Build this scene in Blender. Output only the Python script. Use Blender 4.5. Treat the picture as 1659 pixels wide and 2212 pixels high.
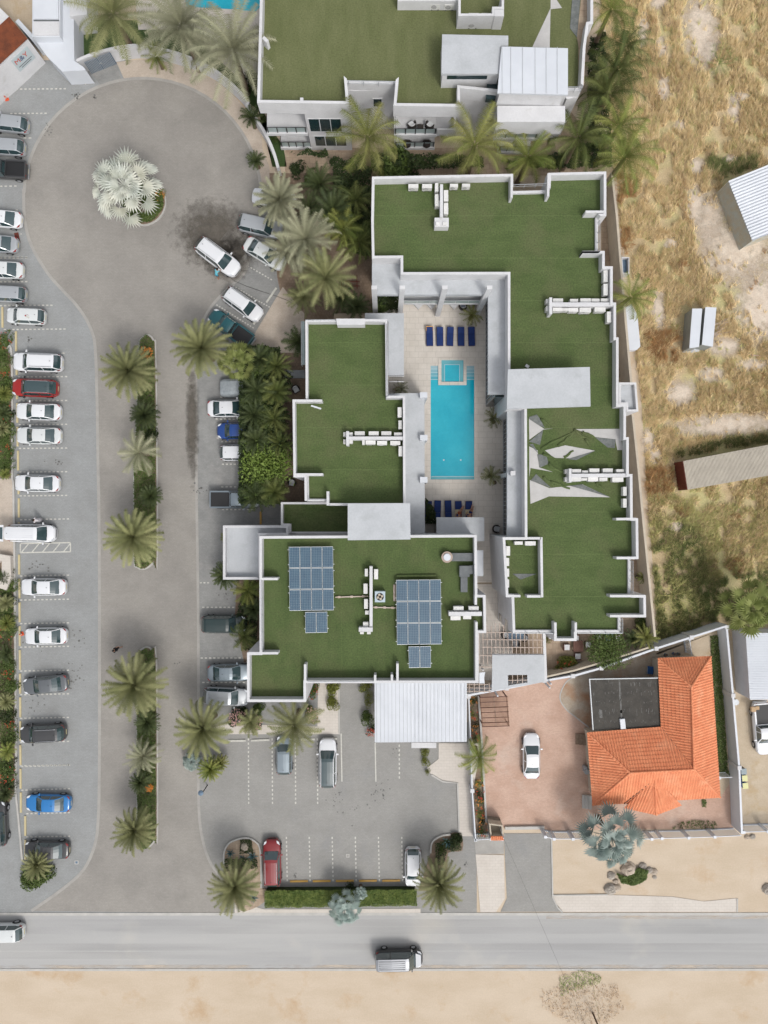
import bpy, math, random
import numpy as np
from mathutils import Vector, Matrix
for o in list(bpy.data.objects): bpy.data.objects.remove(o)
R = math.radians
scene = bpy.context.scene
col = scene.collection
# ------------------------------------------------------------ camera, sky, sun, exposure
FO, CX, CY, H = 1645.6, 829.5, 1106.0, 80.0
cd = bpy.data.cameras.new("camera"); cam = bpy.data.objects.new("camera", cd); col.objects.link(cam)
cam.location = (0, 0, H); cam.rotation_euler = (0, 0, 0)
cd.sensor_fit = 'VERTICAL'; cd.sensor_height = 24; cd.sensor_width = 18
cd.lens = 24 * FO / 2212.0; cd.clip_end = 5000; cd.clip_start = 0.5
scene.camera = cam
world = bpy.data.worlds.new("World"); scene.world = world; world.use_nodes = True
wn = world.node_tree; wn.nodes.clear()
sky = wn.nodes.new('ShaderNodeTexSky'); sky.sky_type = 'NISHITA'; sky.sun_disc = False
SAZ, SEL = R(150), R(56)
sky.sun_elevation = SEL; sky.sun_rotation = SAZ; sky.dust_density = 4; sky.ozone_density = 1.0
hs = wn.nodes.new('ShaderNodeHueSaturation'); hs.inputs['Saturation'].default_value = 0.22
bg = wn.nodes.new('ShaderNodeBackground'); bg.inputs[1].default_value = 0.137
wo = wn.nodes.new('ShaderNodeOutputWorld')
wn.links.new(sky.outputs[0], hs.inputs['Color']); wn.links.new(hs.outputs[0], bg.inputs[0]); wn.links.new(bg.outputs[0], wo.inputs[0])
sl = bpy.data.lights.new("sun", 'SUN'); sl.energy = 0.85; sl.angle = R(11); sl.color = (1, .965, .91)
so = bpy.data.objects.new("sun", sl); col.objects.link(so)
sdir = Vector((math.sin(SAZ) * math.cos(SEL), math.cos(SAZ) * math.cos(SEL), math.sin(SEL)))
so.rotation_euler = sdir.to_track_quat('Z', 'Y').to_euler(); so.location = sdir * 150
scene.view_settings.view_transform = 'Standard'; scene.view_settings.look = 'None'
scene.view_settings.exposure = 0.42; scene.view_settings.gamma = 1
scene.render.engine = 'CYCLES'

# ------------------------------------------------------------ helpers
def O(x, y, z=0.0):
    k = (H - z) / FO
    return Vector(((x - CX) * k, (CY - y) * k, z))
def tile(ox, oy):
    def f(x, y, z=0.0): return O((ox + x * .51236) / 1.50693, (oy + y * .51236) / 1.50693, z)
    return f
A1, A2, A3, A4 = tile(0, 0), tile(0, 800), tile(0, 1650), tile(0, 2483)
B1, B2, B3, B4 = tile(800, 0), tile(800, 800), tile(800, 1650), tile(800, 2483)
C1, C2, C3, C4 = tile(1650, 0), tile(1650, 800), tile(1650, 1650), tile(1650, 2483)
def S(x, y, z=0.0): return O(x / 1.50693, y / 1.50693, z)      # full-size photograph pixels
ORG = {}
def tag(o, label=None, cat=None, group=None, kind=None):
    if label: o['label'] = label
    if cat: o['category'] = cat
    if group: o['group'] = group
    if kind: o['kind'] = kind
    return o
def empty(name, loc=(0, 0, 0), rz=0, label=None, cat=None, group=None):
    o = bpy.data.objects.new(name, None); col.objects.link(o)
    o.location = loc; o.rotation_euler = (0, 0, rz); o.empty_display_size = .2
    ORG[o.name] = Vector(loc)
    return tag(o, label, cat, group)
class MB:
    def __init__(s): s.v = []; s.f = []; s.m = []; s.mi = 0
    def face(s, pts):
        n = len(s.v); s.v += [tuple(p) for p in pts]; s.f.append(tuple(range(n, n + len(pts)))); s.m.append(s.mi)
    def prism(s, poly, z0, z1, top=True, bottom=True):
        n = len(poly); a = sum(poly[i][0] * poly[(i + 1) % n][1] - poly[(i + 1) % n][0] * poly[i][1] for i in range(n))
        if a < 0: poly = poly[::-1]
        b = len(s.v)
        s.v += [(p[0], p[1], z0) for p in poly] + [(p[0], p[1], z1) for p in poly]
        for i in range(n):
            j = (i + 1) % n; s.f.append((b + i, b + j, b + n + j, b + n + i)); s.m.append(s.mi)
        if top: s.f.append(tuple(range(b + n, b + 2 * n))); s.m.append(s.mi)
        if bottom: s.f.append(tuple(range(b + n - 1, b - 1, -1))); s.m.append(s.mi)
        return s
    def box(s, x0, y0, z0, x1, y1, z1):
        x0, x1 = min(x0, x1), max(x0, x1); y0, y1 = min(y0, y1), max(y0, y1)
        return s.prism([(x0, y0), (x1, y0), (x1, y1), (x0, y1)], z0, z1)
    def bar(s, p, q, w, z0, z1):
        p, q = Vector(p[:2]), Vector(q[:2]); d = (q - p).normalized(); n = Vector((-d.y, d.x)) * w / 2
        return s.prism([p - n, q - n, q + n, p + n], z0, z1)
    def tube(s, pts, r, seg=6, r2=None, cap=True):
        pts = [Vector(p) for p in pts]; r2 = r if r2 is None else r2; b = len(s.v); n = len(pts)
        for i, p in enumerate(pts):
            d = (pts[min(i + 1, n - 1)] - pts[max(i - 1, 0)]).normalized()
            u = d.cross(Vector((0, 0, 1)))
            if u.length < 1e-3: u = Vector((1, 0, 0))
            u.normalize(); w = d.cross(u); rr = r + (r2 - r) * i / max(1, n - 1)
            for k in range(seg):
                a = 2 * math.pi * k / seg; s.v.append(tuple(p + (u * math.cos(a) + w * math.sin(a)) * rr))
        for i in range(n - 1):
            for k in range(seg):
                k2 = (k + 1) % seg
                s.f.append((b + i * seg + k, b + (i + 1) * seg + k, b + (i + 1) * seg + k2, b + i * seg + k2)); s.m.append(s.mi)
        if cap:
            s.f.append(tuple(b + k for k in range(seg))); s.m.append(s.mi)
            s.f.append(tuple(b + (n - 1) * seg + k for k in range(seg - 1, -1, -1))); s.m.append(s.mi)
        return s
    def cyl(s, c, r, z0, z1, seg=16, r2=None):
        return s.tube([(c[0], c[1], z0), (c[0], c[1], z1)], r, seg, r2)
    def ycyl(s, c, r, w, seg=16):
        return s.tube([(c[0], c[1] - w / 2, c[2]), (c[0], c[1] + w / 2, c[2])], r, seg)
    def grid(s, rows, close=False):
        b = len(s.v); n = len(rows[0])
        for r in rows: s.v += [tuple(p) for p in r]
        for i in range(len(rows) - 1):
            for k in range(n if close else n - 1):
                k2 = (k + 1) % n
                s.f.append((b + i * n + k, b + i * n + k2, b + (i + 1) * n + k2, b + (i + 1) * n + k)); s.m.append(s.mi)
        return s
    def xform(s, M):
        s.v = [tuple(M @ Vector(p)) for p in s.v]; return s
    def build(s, name, mats, parent=None, smooth=False, origin=None):
        if not isinstance(mats, (list, tuple)): mats = [mats]
        org = Vector((0, 0, 0))
        if parent is not None: org = ORG.get(parent.name, org)
        elif origin is not None: org = Vector(origin)
        me = bpy.data.meshes.new(name)
        me.from_pydata([(a - org.x, b - org.y, c - org.z) for a, b, c in s.v], [], s.f)
        for m in mats: me.materials.append(m)
        if any(s.m): me.polygons.foreach_set('material_index', s.m)
        if smooth: me.polygons.foreach_set('use_smooth', [True] * len(s.f))
        me.update()
        o = bpy.data.objects.new(name, me); col.objects.link(o)
        if parent is not None: o.parent = parent; ORG[o.name] = org
        else: o.location = org; ORG[o.name] = org
        return o
def center(mb):
    a = np.array(mb.v); return (float(a[:, 0].min() + a[:, 0].max()) / 2, float(a[:, 1].min() + a[:, 1].max()) / 2, float(a[:, 2].min()))
def copy_tree(o, parent=None):
    c = o.copy(); col.objects.link(c); c.parent = parent
    for ch in [x for x in o.children]: copy_tree(ch, c)
    return c
def single(name, mb, mats, label, cat, group=None, smooth=False):
    return tag(mb.build(name, mats, None, smooth, center(mb)), label, cat, group)
def struct(name, mb, mats): return tag(mb.build(name, mats), kind='structure')

# ------------------------------------------------------------ materials
def mat(name, c, rough=.8, c2=None, scale=2.0, detail=4, coords='obj', metal=0, bump=0, mixlo=.35, mixhi=.65, coat=0, c3=None, s3=.3, brick=None, rand=0, spec=None, fine=0, stretch=None, emit=None, seam=None, lo3=.55, hi3=.7, alpha=None):
    m = bpy.data.materials.new(name); m.use_nodes = True; nt = m.node_tree; N = nt.nodes; L = nt.links
    p = N['Principled BSDF']; p.inputs['Roughness'].default_value = rough; p.inputs['Metallic'].default_value = metal
    if coat: p.inputs['Coat Weight'].default_value = coat; p.inputs['Coat Roughness'].default_value = .06
    if spec is not None: p.inputs['Specular IOR Level'].default_value = spec
    if coords == 'obj':
        tc = N.new('ShaderNodeTexCoord'); vec = tc.outputs['Object']
    else:
        tc = N.new('ShaderNodeNewGeometry'); vec = tc.outputs['Position']
    if stretch:
        mp = N.new('ShaderNodeMapping'); mp.inputs['Scale'].default_value = stretch; L.new(vec, mp.inputs[0]); vs = mp.outputs[0]
    else: vs = vec
    def rgb(cc):
        n = N.new('ShaderNodeRGB'); n.outputs[0].default_value = (*cc, 1); return n.outputs[0]
    def noise(sc, v, d=detail):
        n = N.new('ShaderNodeTexNoise'); n.inputs['Scale'].default_value = sc; n.inputs['Detail'].default_value = d
        n.inputs['Roughness'].default_value = .6; L.new(v, n.inputs['Vector']); return n.outputs['Fac']
    def ramp(f, a, b):
        n = N.new('ShaderNodeMapRange'); n.inputs[1].default_value = a; n.inputs[2].default_value = b; L.new(f, n.inputs[0]); return n.outputs[0]
    def mix(f, a, b, mode='MIX'):
        n = N.new('ShaderNodeMix'); n.data_type = 'RGBA'; n.blend_type = mode
        if isinstance(f, float): n.inputs[0].default_value = f
        else: L.new(f, n.inputs[0])
        L.new(a, n.inputs[6]); L.new(b, n.inputs[7]); return n.outputs[2]
    out = rgb(c)
    if c2: out = mix(ramp(noise(scale, vs), mixlo, mixhi), out, rgb(c2))
    if c3: out = mix(ramp(noise(s3, vec), lo3, hi3), out, rgb(c3))
    if brick:
        bw, bh, k, off = brick
        b = N.new('ShaderNodeTexBrick'); b.inputs['Scale'].default_value = 1; b.inputs['Brick Width'].default_value = bw
        b.inputs['Row Height'].default_value = bh; b.inputs['Mortar Size'].default_value = min(bw, bh) * .06
        b.offset = off
        b.inputs['Color1'].default_value = (1, 1, 1, 1); b.inputs['Color2'].default_value = (k, k, k, 1)
        b.inputs['Mortar'].default_value = (k * .9, k * .9, k * .89, 1); L.new(vec, b.inputs[0])
        out = mix(1.0, out, b.outputs[0], 'MULTIPLY')
    if seam:
        ax, period, wd, k = seam
        sx = N.new('ShaderNodeSeparateXYZ'); L.new(vec, sx.inputs[0])
        a = N.new('ShaderNodeMath'); a.operation = 'PINGPONG'; a.inputs[1].default_value = period; L.new(sx.outputs[ax], a.inputs[0])
        g = N.new('ShaderNodeMath'); g.operation = 'LESS_THAN'; g.inputs[1].default_value = wd; L.new(a.outputs[0], g.inputs[0])
        n = N.new('ShaderNodeMath'); n.operation = 'MULTIPLY'; L.new(g.outputs[0], n.inputs[0]); L.new(noise(1.2, vec, 2), n.inputs[1])
        out = mix(n.outputs[0], out, rgb(k))
    if fine:
        f = N.new('ShaderNodeMapRange'); f.inputs[1].default_value = .25; f.inputs[2].default_value = .75
        f.inputs[3].default_value = 1 - fine; f.inputs[4].default_value = 1 + fine
        L.new(noise(7, vec, 6), f.inputs[0])
        cc = N.new('ShaderNodeCombineXYZ')
        for i in range(3): L.new(f.outputs[0], cc.inputs[i])
        out = mix(1.0, out, cc.outputs[0], 'MULTIPLY')
    if rand:
        oi = N.new('ShaderNodeObjectInfo'); hv = N.new('ShaderNodeHueSaturation')
        f = N.new('ShaderNodeMapRange'); f.inputs[3].default_value = 1 - rand; f.inputs[4].default_value = 1 + rand
        L.new(oi.outputs['Random'], f.inputs[0]); L.new(f.outputs[0], hv.inputs['Value']); L.new(out, hv.inputs['Color']); out = hv.outputs[0]
    L.new(out, p.inputs['Base Color'])
    if bump:
        bn = N.new('ShaderNodeBump'); bn.inputs['Strength'].default_value = bump; bn.inputs['Distance'].default_value = .05
        L.new(noise(scale * 3, vec), bn.inputs['Height']); L.new(bn.outputs[0], p.inputs['Normal'])
    return m
M = {}
W_ = 'w'
M['white'] = mat('white_render', (.59, .59, .60), .8, (.53, .53, .54), .6, coords=W_, fine=.06, c3=(.44, .43, .41), s3=1.3, lo3=.62, hi3=.85)
M['whiteb'] = mat('white_sheet', (.585, .61, .65), .5, (.54, .565, .605), .4, coords=W_)
M['grey_roof'] = mat('grey_roof_paint', (.455, .472, .492), .8, (.41, .427, .445), .45, coords=W_, fine=.07, c3=(.36, .375, .385), s3=.7, lo3=.52, hi3=.78)
M['cream_wall'] = mat('cream_wall_render', (.50, .44, .35), .9, (.42, .37, .3), .8, coords=W_, fine=.08)
M['turf'] = mat('roof_turf', (.059, .088, .025), .95, (.078, .110, .035), .5, coords=W_, fine=.36, stretch=(.7, 1.6, 1), c3=(.094, .108, .044), s3=.3, lo3=.45, hi3=.75, seam=(1, 2.0, .025, (.12, .16, .06)), bump=.4)
M['turf_v'] = mat('roof_turf_long', (.057, .086, .025), .95, (.076, .108, .034), .5, coords=W_, fine=.34, stretch=(1.6, .7, 1), c3=(.092, .106, .042), s3=.3, lo3=.45, hi3=.75, seam=(0, 2.0, .025, (.09, .13, .04)), bump=.4)
M['turf_n'] = mat('roof_turf_faded', (.098, .112, .042), .95, (.125, .136, .058), .5, coords=W_, fine=.3, stretch=(1.8, .5, 1), bump=.5)
M['lawn'] = mat('lawn_turf', (.032, .06, .016), .95, (.045, .08, .02), 2, coords=W_, fine=.3)
M['asphalt'] = mat('road_asphalt', (.34, .338, .335), .9, (.395, .39, .38), .22, coords=W_, fine=.04, stretch=(.10, 1.6, 1), c3=(.45, .43, .395), s3=.09)
M['pave_l'] = mat('paving_blue_grey', (.292, .30, .30), .85, (.262, .268, .266), .5, coords=W_, fine=.10, brick=(.3, .15, .92, .5), c3=(.245, .247, .242), s3=.3, lo3=.5, hi3=.8)
M['pave_d'] = mat('paving_drive', (.292, .274, .25), .85, (.25, .235, .215), .35, coords=W_, fine=.09, brick=(.3, .15, .92, .5), c3=(.325, .305, .275), s3=.12, lo3=.5, hi3=.7)
M['pave_r'] = mat('paving_dark_grey', (.28, .28, .27), .85, (.225, .225, .22), .5, coords=W_, fine=.10, brick=(.3, .15, .9, .5), c3=(.33, .32, .305), s3=.2)
M['pave_s'] = mat('paving_south_lot', (.295, .288, .272), .85, (.262, .256, .242), .4, coords=W_, fine=.09, brick=(.3, .15, .92, .5), c3=(.26, .257, .25), s3=.3)
M['wet'] = mat('wet_paving', (.085, .075, .06), .35, (.12, .105, .085), 1.5, coords=W_, fine=.2, brick=(.3, .3, .8, .5))
M['kerb'] = mat('kerb_concrete', (.47, .455, .43), .85, (.40, .39, .365), 1, coords=W_, fine=.06)
M['kerb_lo'] = mat('flush_kerb', (.35, .335, .31), .85, (.30, .288, .268), .8, coords=W_, fine=.06)
M['pink_pave'] = mat('pink_pavement', (.50, .43, .36), .85, (.44, .37, .305), .8, coords=W_, fine=.1, brick=(.3, .15, .93, .5))
M['path'] = mat('pale_pavement', (.57, .525, .475), .85, (.52, .475, .425), .5, coords=W_, fine=.05, brick=(.6, .3, .97, .5))
M['brick_yard'] = mat('pink_brick_yard', (.55, .385, .305), .85, (.47, .31, .235), .45, coords=W_, fine=.1, brick=(.22, .11, .9, .5), c3=(.54, .41, .34), s3=.25)
M['brown_pave'] = mat('brown_terrace', (.20, .14, .095), .85, (.27, .20, .145), .7, coords=W_, fine=.15, brick=(.3, .3, .8, .5))
M['cream_pave'] = mat('cream_stone_paving', (.64, .595, .54), .75, (.58, .535, .48), .8, coords=W_, fine=.05, brick=(.9, .6, .96, .37))
M['tan_pave'] = mat('tan_stone_paving', (.42, .33, .24), .8, (.33, .24, .17), .8, coords=W_, fine=.12, brick=(.6, .6, .85, .5))
M['sand'] = mat('sand_ground', (.535, .445, .345), .95, (.475, .385, .285), .35, coords=W_, fine=.08, c3=(.44, .31, .19), s3=.28, lo3=.56, hi3=.76, stretch=(.5, 1, 1))
M['sand_y'] = mat('yard_sand', (.48, .40, .30), .95, (.42, .34, .245), .7, coords=W_, fine=.1, c3=(.42, .32, .20), s3=.5)
M['scrub_soil'] = mat('scrub_soil', (.48, .38, .235), .95, (.39, .30, .17), .9, coords=W_, fine=.3, c3=(.42, .38, .19), s3=.25, lo3=.45, hi3=.6)
M['line_w'] = mat('line_paint_white', (.56, .55, .50), .7, (.44, .43, .39), 4, coords=W_)
M['line_y'] = mat('stop_paint_yellow', (.55, .47, .27), .7, (.48, .41, .25), 3, coords=W_)
M['line_o'] = mat('stop_paint_orange', (.56, .33, .07), .7, (.48, .29, .09), 3, coords=W_)
M['water'] = mat('pool_water_finish', (.0, .34, .47), .08, (.02, .42, .54), .25, coords=W_, fine=.07, coat=.4, bump=.25)
M['water_l'] = mat('shallow_water_finish', (.10, .36, .42), .12, (.13, .40, .46), .8, coords=W_, coat=.3)
M['step_edge'] = mat('pool_step_edge', (.42, .58, .62), .5)
M['glass'] = mat('window_glass', (.015, .035, .04), .06, spec=.6, coat=.3)
M['railglass'] = mat('railing_glass', (.30, .36, .36), .1)
M['darkglass'] = mat('dark_facade_glass', (.012, .022, .022), .12)
M['black'] = mat('black_plastic', (.012, .012, .013), .5)
M['dark_metal'] = mat('dark_metal', (.03, .03, .032), .4, metal=.5)
M['steel'] = mat('galvanised_steel', (.42, .44, .46), .45, (.34, .36, .38), 3, metal=.4)
M['duct'] = mat('grey_duct_sheet', (.10, .11, .115), .6, (.13, .14, .145), 2)
M['ac'] = mat('ac_casing_white', (.66, .66, .65), .5, (.56, .55, .53), 2.5, rand=.07)
M['grille'] = mat('fan_grille_dark', (.10, .10, .10), .5)
M['rust'] = mat('rusty_metal', (.16, .035, .02), .8, (.10, .022, .015), 4)
M['wood'] = mat('slat_timber', (.33, .20, .135), .8, (.24, .14, .09), 3, rand=.1)
M['beam'] = mat('pergola_beam', (.50, .42, .37), .7, (.42, .33, .27), 2)
M['tile_o'] = mat('orange_roof_tile', (.70, .265, .13), .8, (.62, .205, .095), 1.3, coords=W_, fine=.1, c3=(.70, .31, .17), s3=.5)
M['tile_r'] = mat('brown_roof_tile', (.20, .055, .02), .8, (.12, .035, .015), 1.5, coords=W_, fine=.2, c3=(.26, .09, .03), s3=.6)
M['felt'] = mat('dark_roof_felt', (.045, .042, .037), .9, (.065, .06, .052), 1.2, coords=W_, fine=.2)
M['limewash'] = mat('lime_streaks', (.17, .17, .165), .9, (.09, .088, .08), 6, coords=W_)
M['gate'] = mat('blue_grey_gate_metal', (.13, .19, .26), .5, (.10, .15, .21), 2, metal=.2)
M['tyre'] = mat('tyre_rubber', (.015, .015, .016), .85)
M['rim'] = mat('alloy_rim', (.42, .43, .45), .35, metal=.6)
M['lamp_w'] = mat('headlamp_lens', (.6, .62, .65), .1, coat=1)
M['lamp_r'] = mat('tail_lamp_lens', (.25, .012, .012), .2, coat=.6)
M['plate'] = mat('number_plate', (.6, .52, .28), .5)
M['carglass'] = mat('car_glass', (.028, .055, .06), .08, spec=1.0, coat=.8)
M['cable'] = mat('cable_black', (.02, .02, .02), .7)
M['skin'] = mat('skin', (.42, .22, .14), .6); M['skin_d'] = mat('skin_brown', (.16, .08, .05), .6)
M['hair'] = mat('dark_hair', (.012, .01, .008), .8)
M['navy'] = mat('navy_cushion', (.004, .022, .115), .8, (.006, .03, .15), 3)
M['towel_o'] = mat('orange_towel', (.62, .26, .05), .9, (.65, .42, .15), 5)
M['towel_c'] = mat('cream_towel', (.58, .50, .34), .9, (.45, .38, .25), 8)
M['cush'] = mat('white_cushion', (.60, .61, .62), .9)
M['wicker'] = mat('dark_wicker', (.022, .018, .016), .8, (.05, .04, .035), 30)
M['brownw'] = mat('brown_wicker', (.10, .045, .035), .8, (.14, .07, .05), 20)
M['terracotta'] = mat('terracotta', (.42, .11, .05), .8)
M['blue_p'] = mat('blue_plastic', (.02, .10, .30), .5); M['yel_p'] = mat('yellow_lid', (.56, .55, .26), .5); M['grey_p'] = mat('grey_lid', (.22, .27, .29), .5)
M['cone'] = mat('cone_orange', (.65, .09, .03), .6)
M['rock'] = mat('boulder_stone', (.40, .36, .31), .9, (.28, .25, .22), 3, bump=.6); M['rock_o'] = mat('ochre_boulder', (.46, .39, .32), .9, (.34, .28, .22), 3, bump=.6)
M['cell'] = mat('solar_cells', (.016, .06, .11), .12, (.03, .085, .135), 1.5, coords=W_, spec=.7, coat=.7)
M['cellgrid'] = mat('solar_cell_lines', (.20, .26, .30), .4); M['alu'] = mat('aluminium_frame', (.55, .58, .60), .4, metal=.2)
M['bark'] = mat('palm_bark', (.15, .105, .07), .9, (.09, .065, .045), 6)
def fol(name, c, c2, sc=1.6, rand=.14, rough=.6):
    return mat(name, c, rough, c2, sc, rand=rand, spec=.25, detail=2)
M['date'] = fol('date_frond', (.14, .152, .062), (.25, .25, .115))
M['date_g'] = fol('grey_date_frond', (.215, .22, .135), (.33, .325, .215))
M['date_d'] = fol('dark_frond', (.036, .052, .018), (.068, .085, .03))
M['coco'] = fol('coconut_frond', (.105, .14, .028), (.22, .23, .06))
M['coco_y'] = fol('bright_frond', (.135, .155, .035), (.23, .225, .075))
M['coco_d'] = fol('deep_coconut_frond', (.065, .088, .022), (.14, .155, .045))
M['silver'] = fol('silver_fan_leaf', (.50, .53, .48), (.60, .60, .52)); M['silver_b'] = fol('blue_grey_fan_leaf', (.30, .37, .345), (.42, .48, .44))
M['fan_g'] = fol('green_fan_leaf', (.17, .205, .06), (.26, .28, .105))
M['leaf'] = fol('shrub_leaf', (.06, .095, .022), (.11, .15, .04), 3); M['leaf_b'] = fol('light_shrub_leaf', (.11, .17, .03), (.18, .24, .055), 3)
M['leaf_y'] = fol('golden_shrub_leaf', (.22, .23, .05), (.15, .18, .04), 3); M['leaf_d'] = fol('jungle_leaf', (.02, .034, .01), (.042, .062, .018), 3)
M['flower_r'] = mat('red_flower', (.45, .05, .02), .7); M['flower_o'] = mat('orange_flower', (.55, .20, .03), .7); M['flower_p'] = mat('pink_flower', (.55, .33, .30), .7)
M['straw'] = fol('straw_blade', (.86, .69, .41), (.74, .56, .30), 1); M['olive'] = fol('olive_blade', (.60, .55, .24), (.46, .45, .18), 1)
M['rustb'] = fol('rust_blade', (.46, .26, .11), (.38, .22, .10), 1); M['greenb'] = fol('green_blade', (.17, .21, .07), (.24, .26, .10), 1); M['dryb'] = fol('dry_twig', (.46, .33, .21), (.36, .25, .16), 1)
def paint(name, c, rough=.28, metal=0): M[name] = mat('car_paint_' + name, c, rough, metal=metal, coat=.5)
paint('p_white', (.66, .67, .69)); paint('p_pearl', (.58, .60, .60)); paint('p_silver', (.40, .42, .44), metal=.3); paint('p_grey', (.13, .14, .15), metal=.3); paint('p_dark', (.05, .05, .052), metal=.2)
paint('p_van_shade', (.014, .016, .018)); paint('p_mid', (.27, .28, .30), metal=.3); paint('p_red', (.30, .012, .010)); paint('p_wine', (.20, .015, .018)); paint('p_blue', (.015, .16, .42)); paint('p_navy', (.01, .05, .22)); paint('p_teal', (.01, .085, .10)); paint('p_steel', (.20, .24, .27), metal=.3); paint('p_green', (.012, .03, .03))
M['cover'] = mat('car_cover_cloth', (.33, .36, .38), .7, (.26, .29, .31), 4, bump=.5)

def wetmat(name, c, rad, c2=(.13, .115, .095), ro=.4, am=.88):
    m = mat(name, c, ro, c2, 1.5, coords=W_, fine=.2); nt = m.node_tree; N = nt.nodes; L = nt.links
    tc = N.new('ShaderNodeTexCoord'); ln = N.new('ShaderNodeVectorMath'); ln.operation = 'LENGTH'; mp = N.new('ShaderNodeMapping'); mp.inputs['Scale'].default_value = rad
    L.new(tc.outputs['Object'], mp.inputs[0]); L.new(mp.outputs[0], ln.inputs[0])
    n = N.new('ShaderNodeTexNoise'); n.inputs['Scale'].default_value = 1.1; n.inputs['Detail'].default_value = 8; n.inputs['Roughness'].default_value = .72; L.new(tc.outputs['Object'], n.inputs['Vector'])
    a = N.new('ShaderNodeMath'); a.operation = 'MULTIPLY_ADD'; a.inputs[1].default_value = 1.7; L.new(n.outputs['Fac'], a.inputs[0]); L.new(ln.outputs['Value'], a.inputs[2])
    r = N.new('ShaderNodeMapRange'); r.inputs[1].default_value = 1.15; r.inputs[2].default_value = 1.88; r.inputs[3].default_value = am; r.inputs[4].default_value = 0; L.new(a.outputs[0], r.inputs[0])
    L.new(r.outputs[0], N['Principled BSDF'].inputs['Alpha']); return m

def wearmat(name, c, am, st):
    m = mat(name, c, .8, coords=W_); nt = m.node_tree; N = nt.nodes; L = nt.links
    g = N.new('ShaderNodeNewGeometry'); mp = N.new('ShaderNodeMapping'); mp.inputs['Scale'].default_value = st; n = N.new('ShaderNodeTexNoise'); n.inputs['Scale'].default_value = 1; n.inputs['Detail'].default_value = 6
    L.new(g.outputs['Position'], mp.inputs[0]); L.new(mp.outputs[0], n.inputs['Vector']); r = N.new('ShaderNodeMapRange'); r.inputs[1].default_value = .38; r.inputs[2].default_value = .72; r.inputs[4].default_value = am
    L.new(n.outputs['Fac'], r.inputs[0]); L.new(r.outputs[0], N['Principled BSDF'].inputs['Alpha']); return m
M['wear_x'] = wearmat('tyre_wear', (.20, .195, .19), .15, (.05, .5, 1)); M['wear_y'] = wearmat('tyre_wear', (.18, .165, .15), .12, (.4, .07, 1)); M['wear_c'] = wearmat('tyre_wear', (.18, .16, .145), .22, (.16, .16, 1)); M['drift'] = wearmat('sand_drift', (.55, .47, .38),   .8, (.35, 1.5, 1))
# ------------------------------------------------------------ ground, roads, paving
def sheet(name, poly, z, m):
    mb = MB(); P = [(p[0], p[1], z) for p in poly]
    a = sum(P[i][0] * P[(i + 1) % len(P)][1] - P[(i + 1) % len(P)][0] * P[i][1] for i in range(len(P)))
    if a < 0: P = P[::-1]
    mb.face(P); return struct(name, mb, M[m])
def rect(x0, y0, x1, y1, z=0): return [O(x0, y0, z), O(x1, y0, z), O(x1, y1, z), O(x0, y1, z)]
def trect(t, x0, y0, x1, y1, z=0): return [t(x0, y0, z), t(x1, y0, z), t(x1, y1, z), t(x0, y1, z)]
def ribbon(mb, pts, w, z0, z1):
    P = [Vector(p[:2]) for p in pts]; L = []; Rr = []
    for i, p in enumerate(P):
        d = (P[min(i + 1, len(P) - 1)] - P[max(i - 1, 0)]).normalized(); n = Vector((-d.y, d.x)) * w / 2
        L.append(p + n); Rr.append(p - n)
    for i in range(len(P) - 1): mb.prism([Rr[i], Rr[i + 1], L[i + 1], L[i]], z0, z1)
def smoothpts(P, n=6):
    out = []
    for i in range(len(P) - 1):
        p0, p1, p2, p3 = P[max(i - 1, 0)], P[i], P[i + 1], P[min(i + 2, len(P) - 1)]
        for k in range(n):
            t = k / n
            out.append(.5 * ((2 * p1) + (p2 - p0) * t + (2 * p0 - 5 * p1 + 4 * p2 - p3) * t * t + (3 * p1 - p0 - 3 * p2 + p3) * t ** 3))
    return out + [P[-1]]
g = MB(); g.face([(-900, -900, -.004), (900, -900, -.004), (900, 900, -.004), (-900, 900, -.004)]); struct('ground', g, M['sand'])
sheet('scrub_ground', [O(1290, -200), O(2300, -200), O(2300, 1390), O(1560, 1350), O(1425, 1400), O(1400, 1100), O(1385, 860), O(1335, 430)], .002, 'scrub_soil')
sheet('road', rect(-600, 1974, 2400, 2093), .006, 'asphalt')
k = MB()
ribbon(k, [O(-600, 1974.5), O(2400, 1974)], .28, .007, .05); ribbon(k, [O(-600, 2095), O(2400, 2094)], .22, .007, .05)
struct('road_edge', k, M['kerb'])
sheet('parking_ground', [O(-500, 130), O(330, 130), O(430, 600), O(430, 1972), O(-500, 1972)], .006, 'pave_l')
sheet('right_bay_ground', [O(425, 380), O(660, 380), O(700, 1560), O(425, 1560)], .008, 'pave_r')
sheet('south_parking_ground', rect(415, 1560, 1030, 1973), .010, 'pave_s')
lft = [A1(150, 1200), A1(158, 1400), A1(200, 1560), A2(300, 170), A2(400, 285), A2(480, 370), A2(550, 470), A2(592, 570), A2(606, 660), A2(615, 900), A2(622, 1300), A3(628, 0), A3(632, 500), A3(632, 1550), A4(625, 350), A4(600, 530), A4(530, 680), A4(400, 800), A4(200, 940)]
lft = smoothpts(lft, 4)
CC = O(308, 425); RR = (O(564, 425) - CC).length
arc = [CC + Vector((math.cos(a), math.sin(a), 0)) * RR for a in [R(178 - i * 6) for i in range(0, 37)]]
rgt = [A2(1590, 60), A2(1555, 170), A2(1480, 245), A2(1390, 330), A2(1320, 420), A2(1265, 540), A2(1246, 680), A2(1245, 850), A2(1250, 1659), A3(1258, 500), A3(1262, 1300), A4(1262, 260), A4(1290, 500), A4(1340, 640), A4(1405, 730), A4(1440, 830)]
rgt = smoothpts(rgt, 4)
drive = arc + rgt + [A4(1450, 955)] + lft[::-1]
sheet('driveway', drive, .014, 'pave_d')
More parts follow.
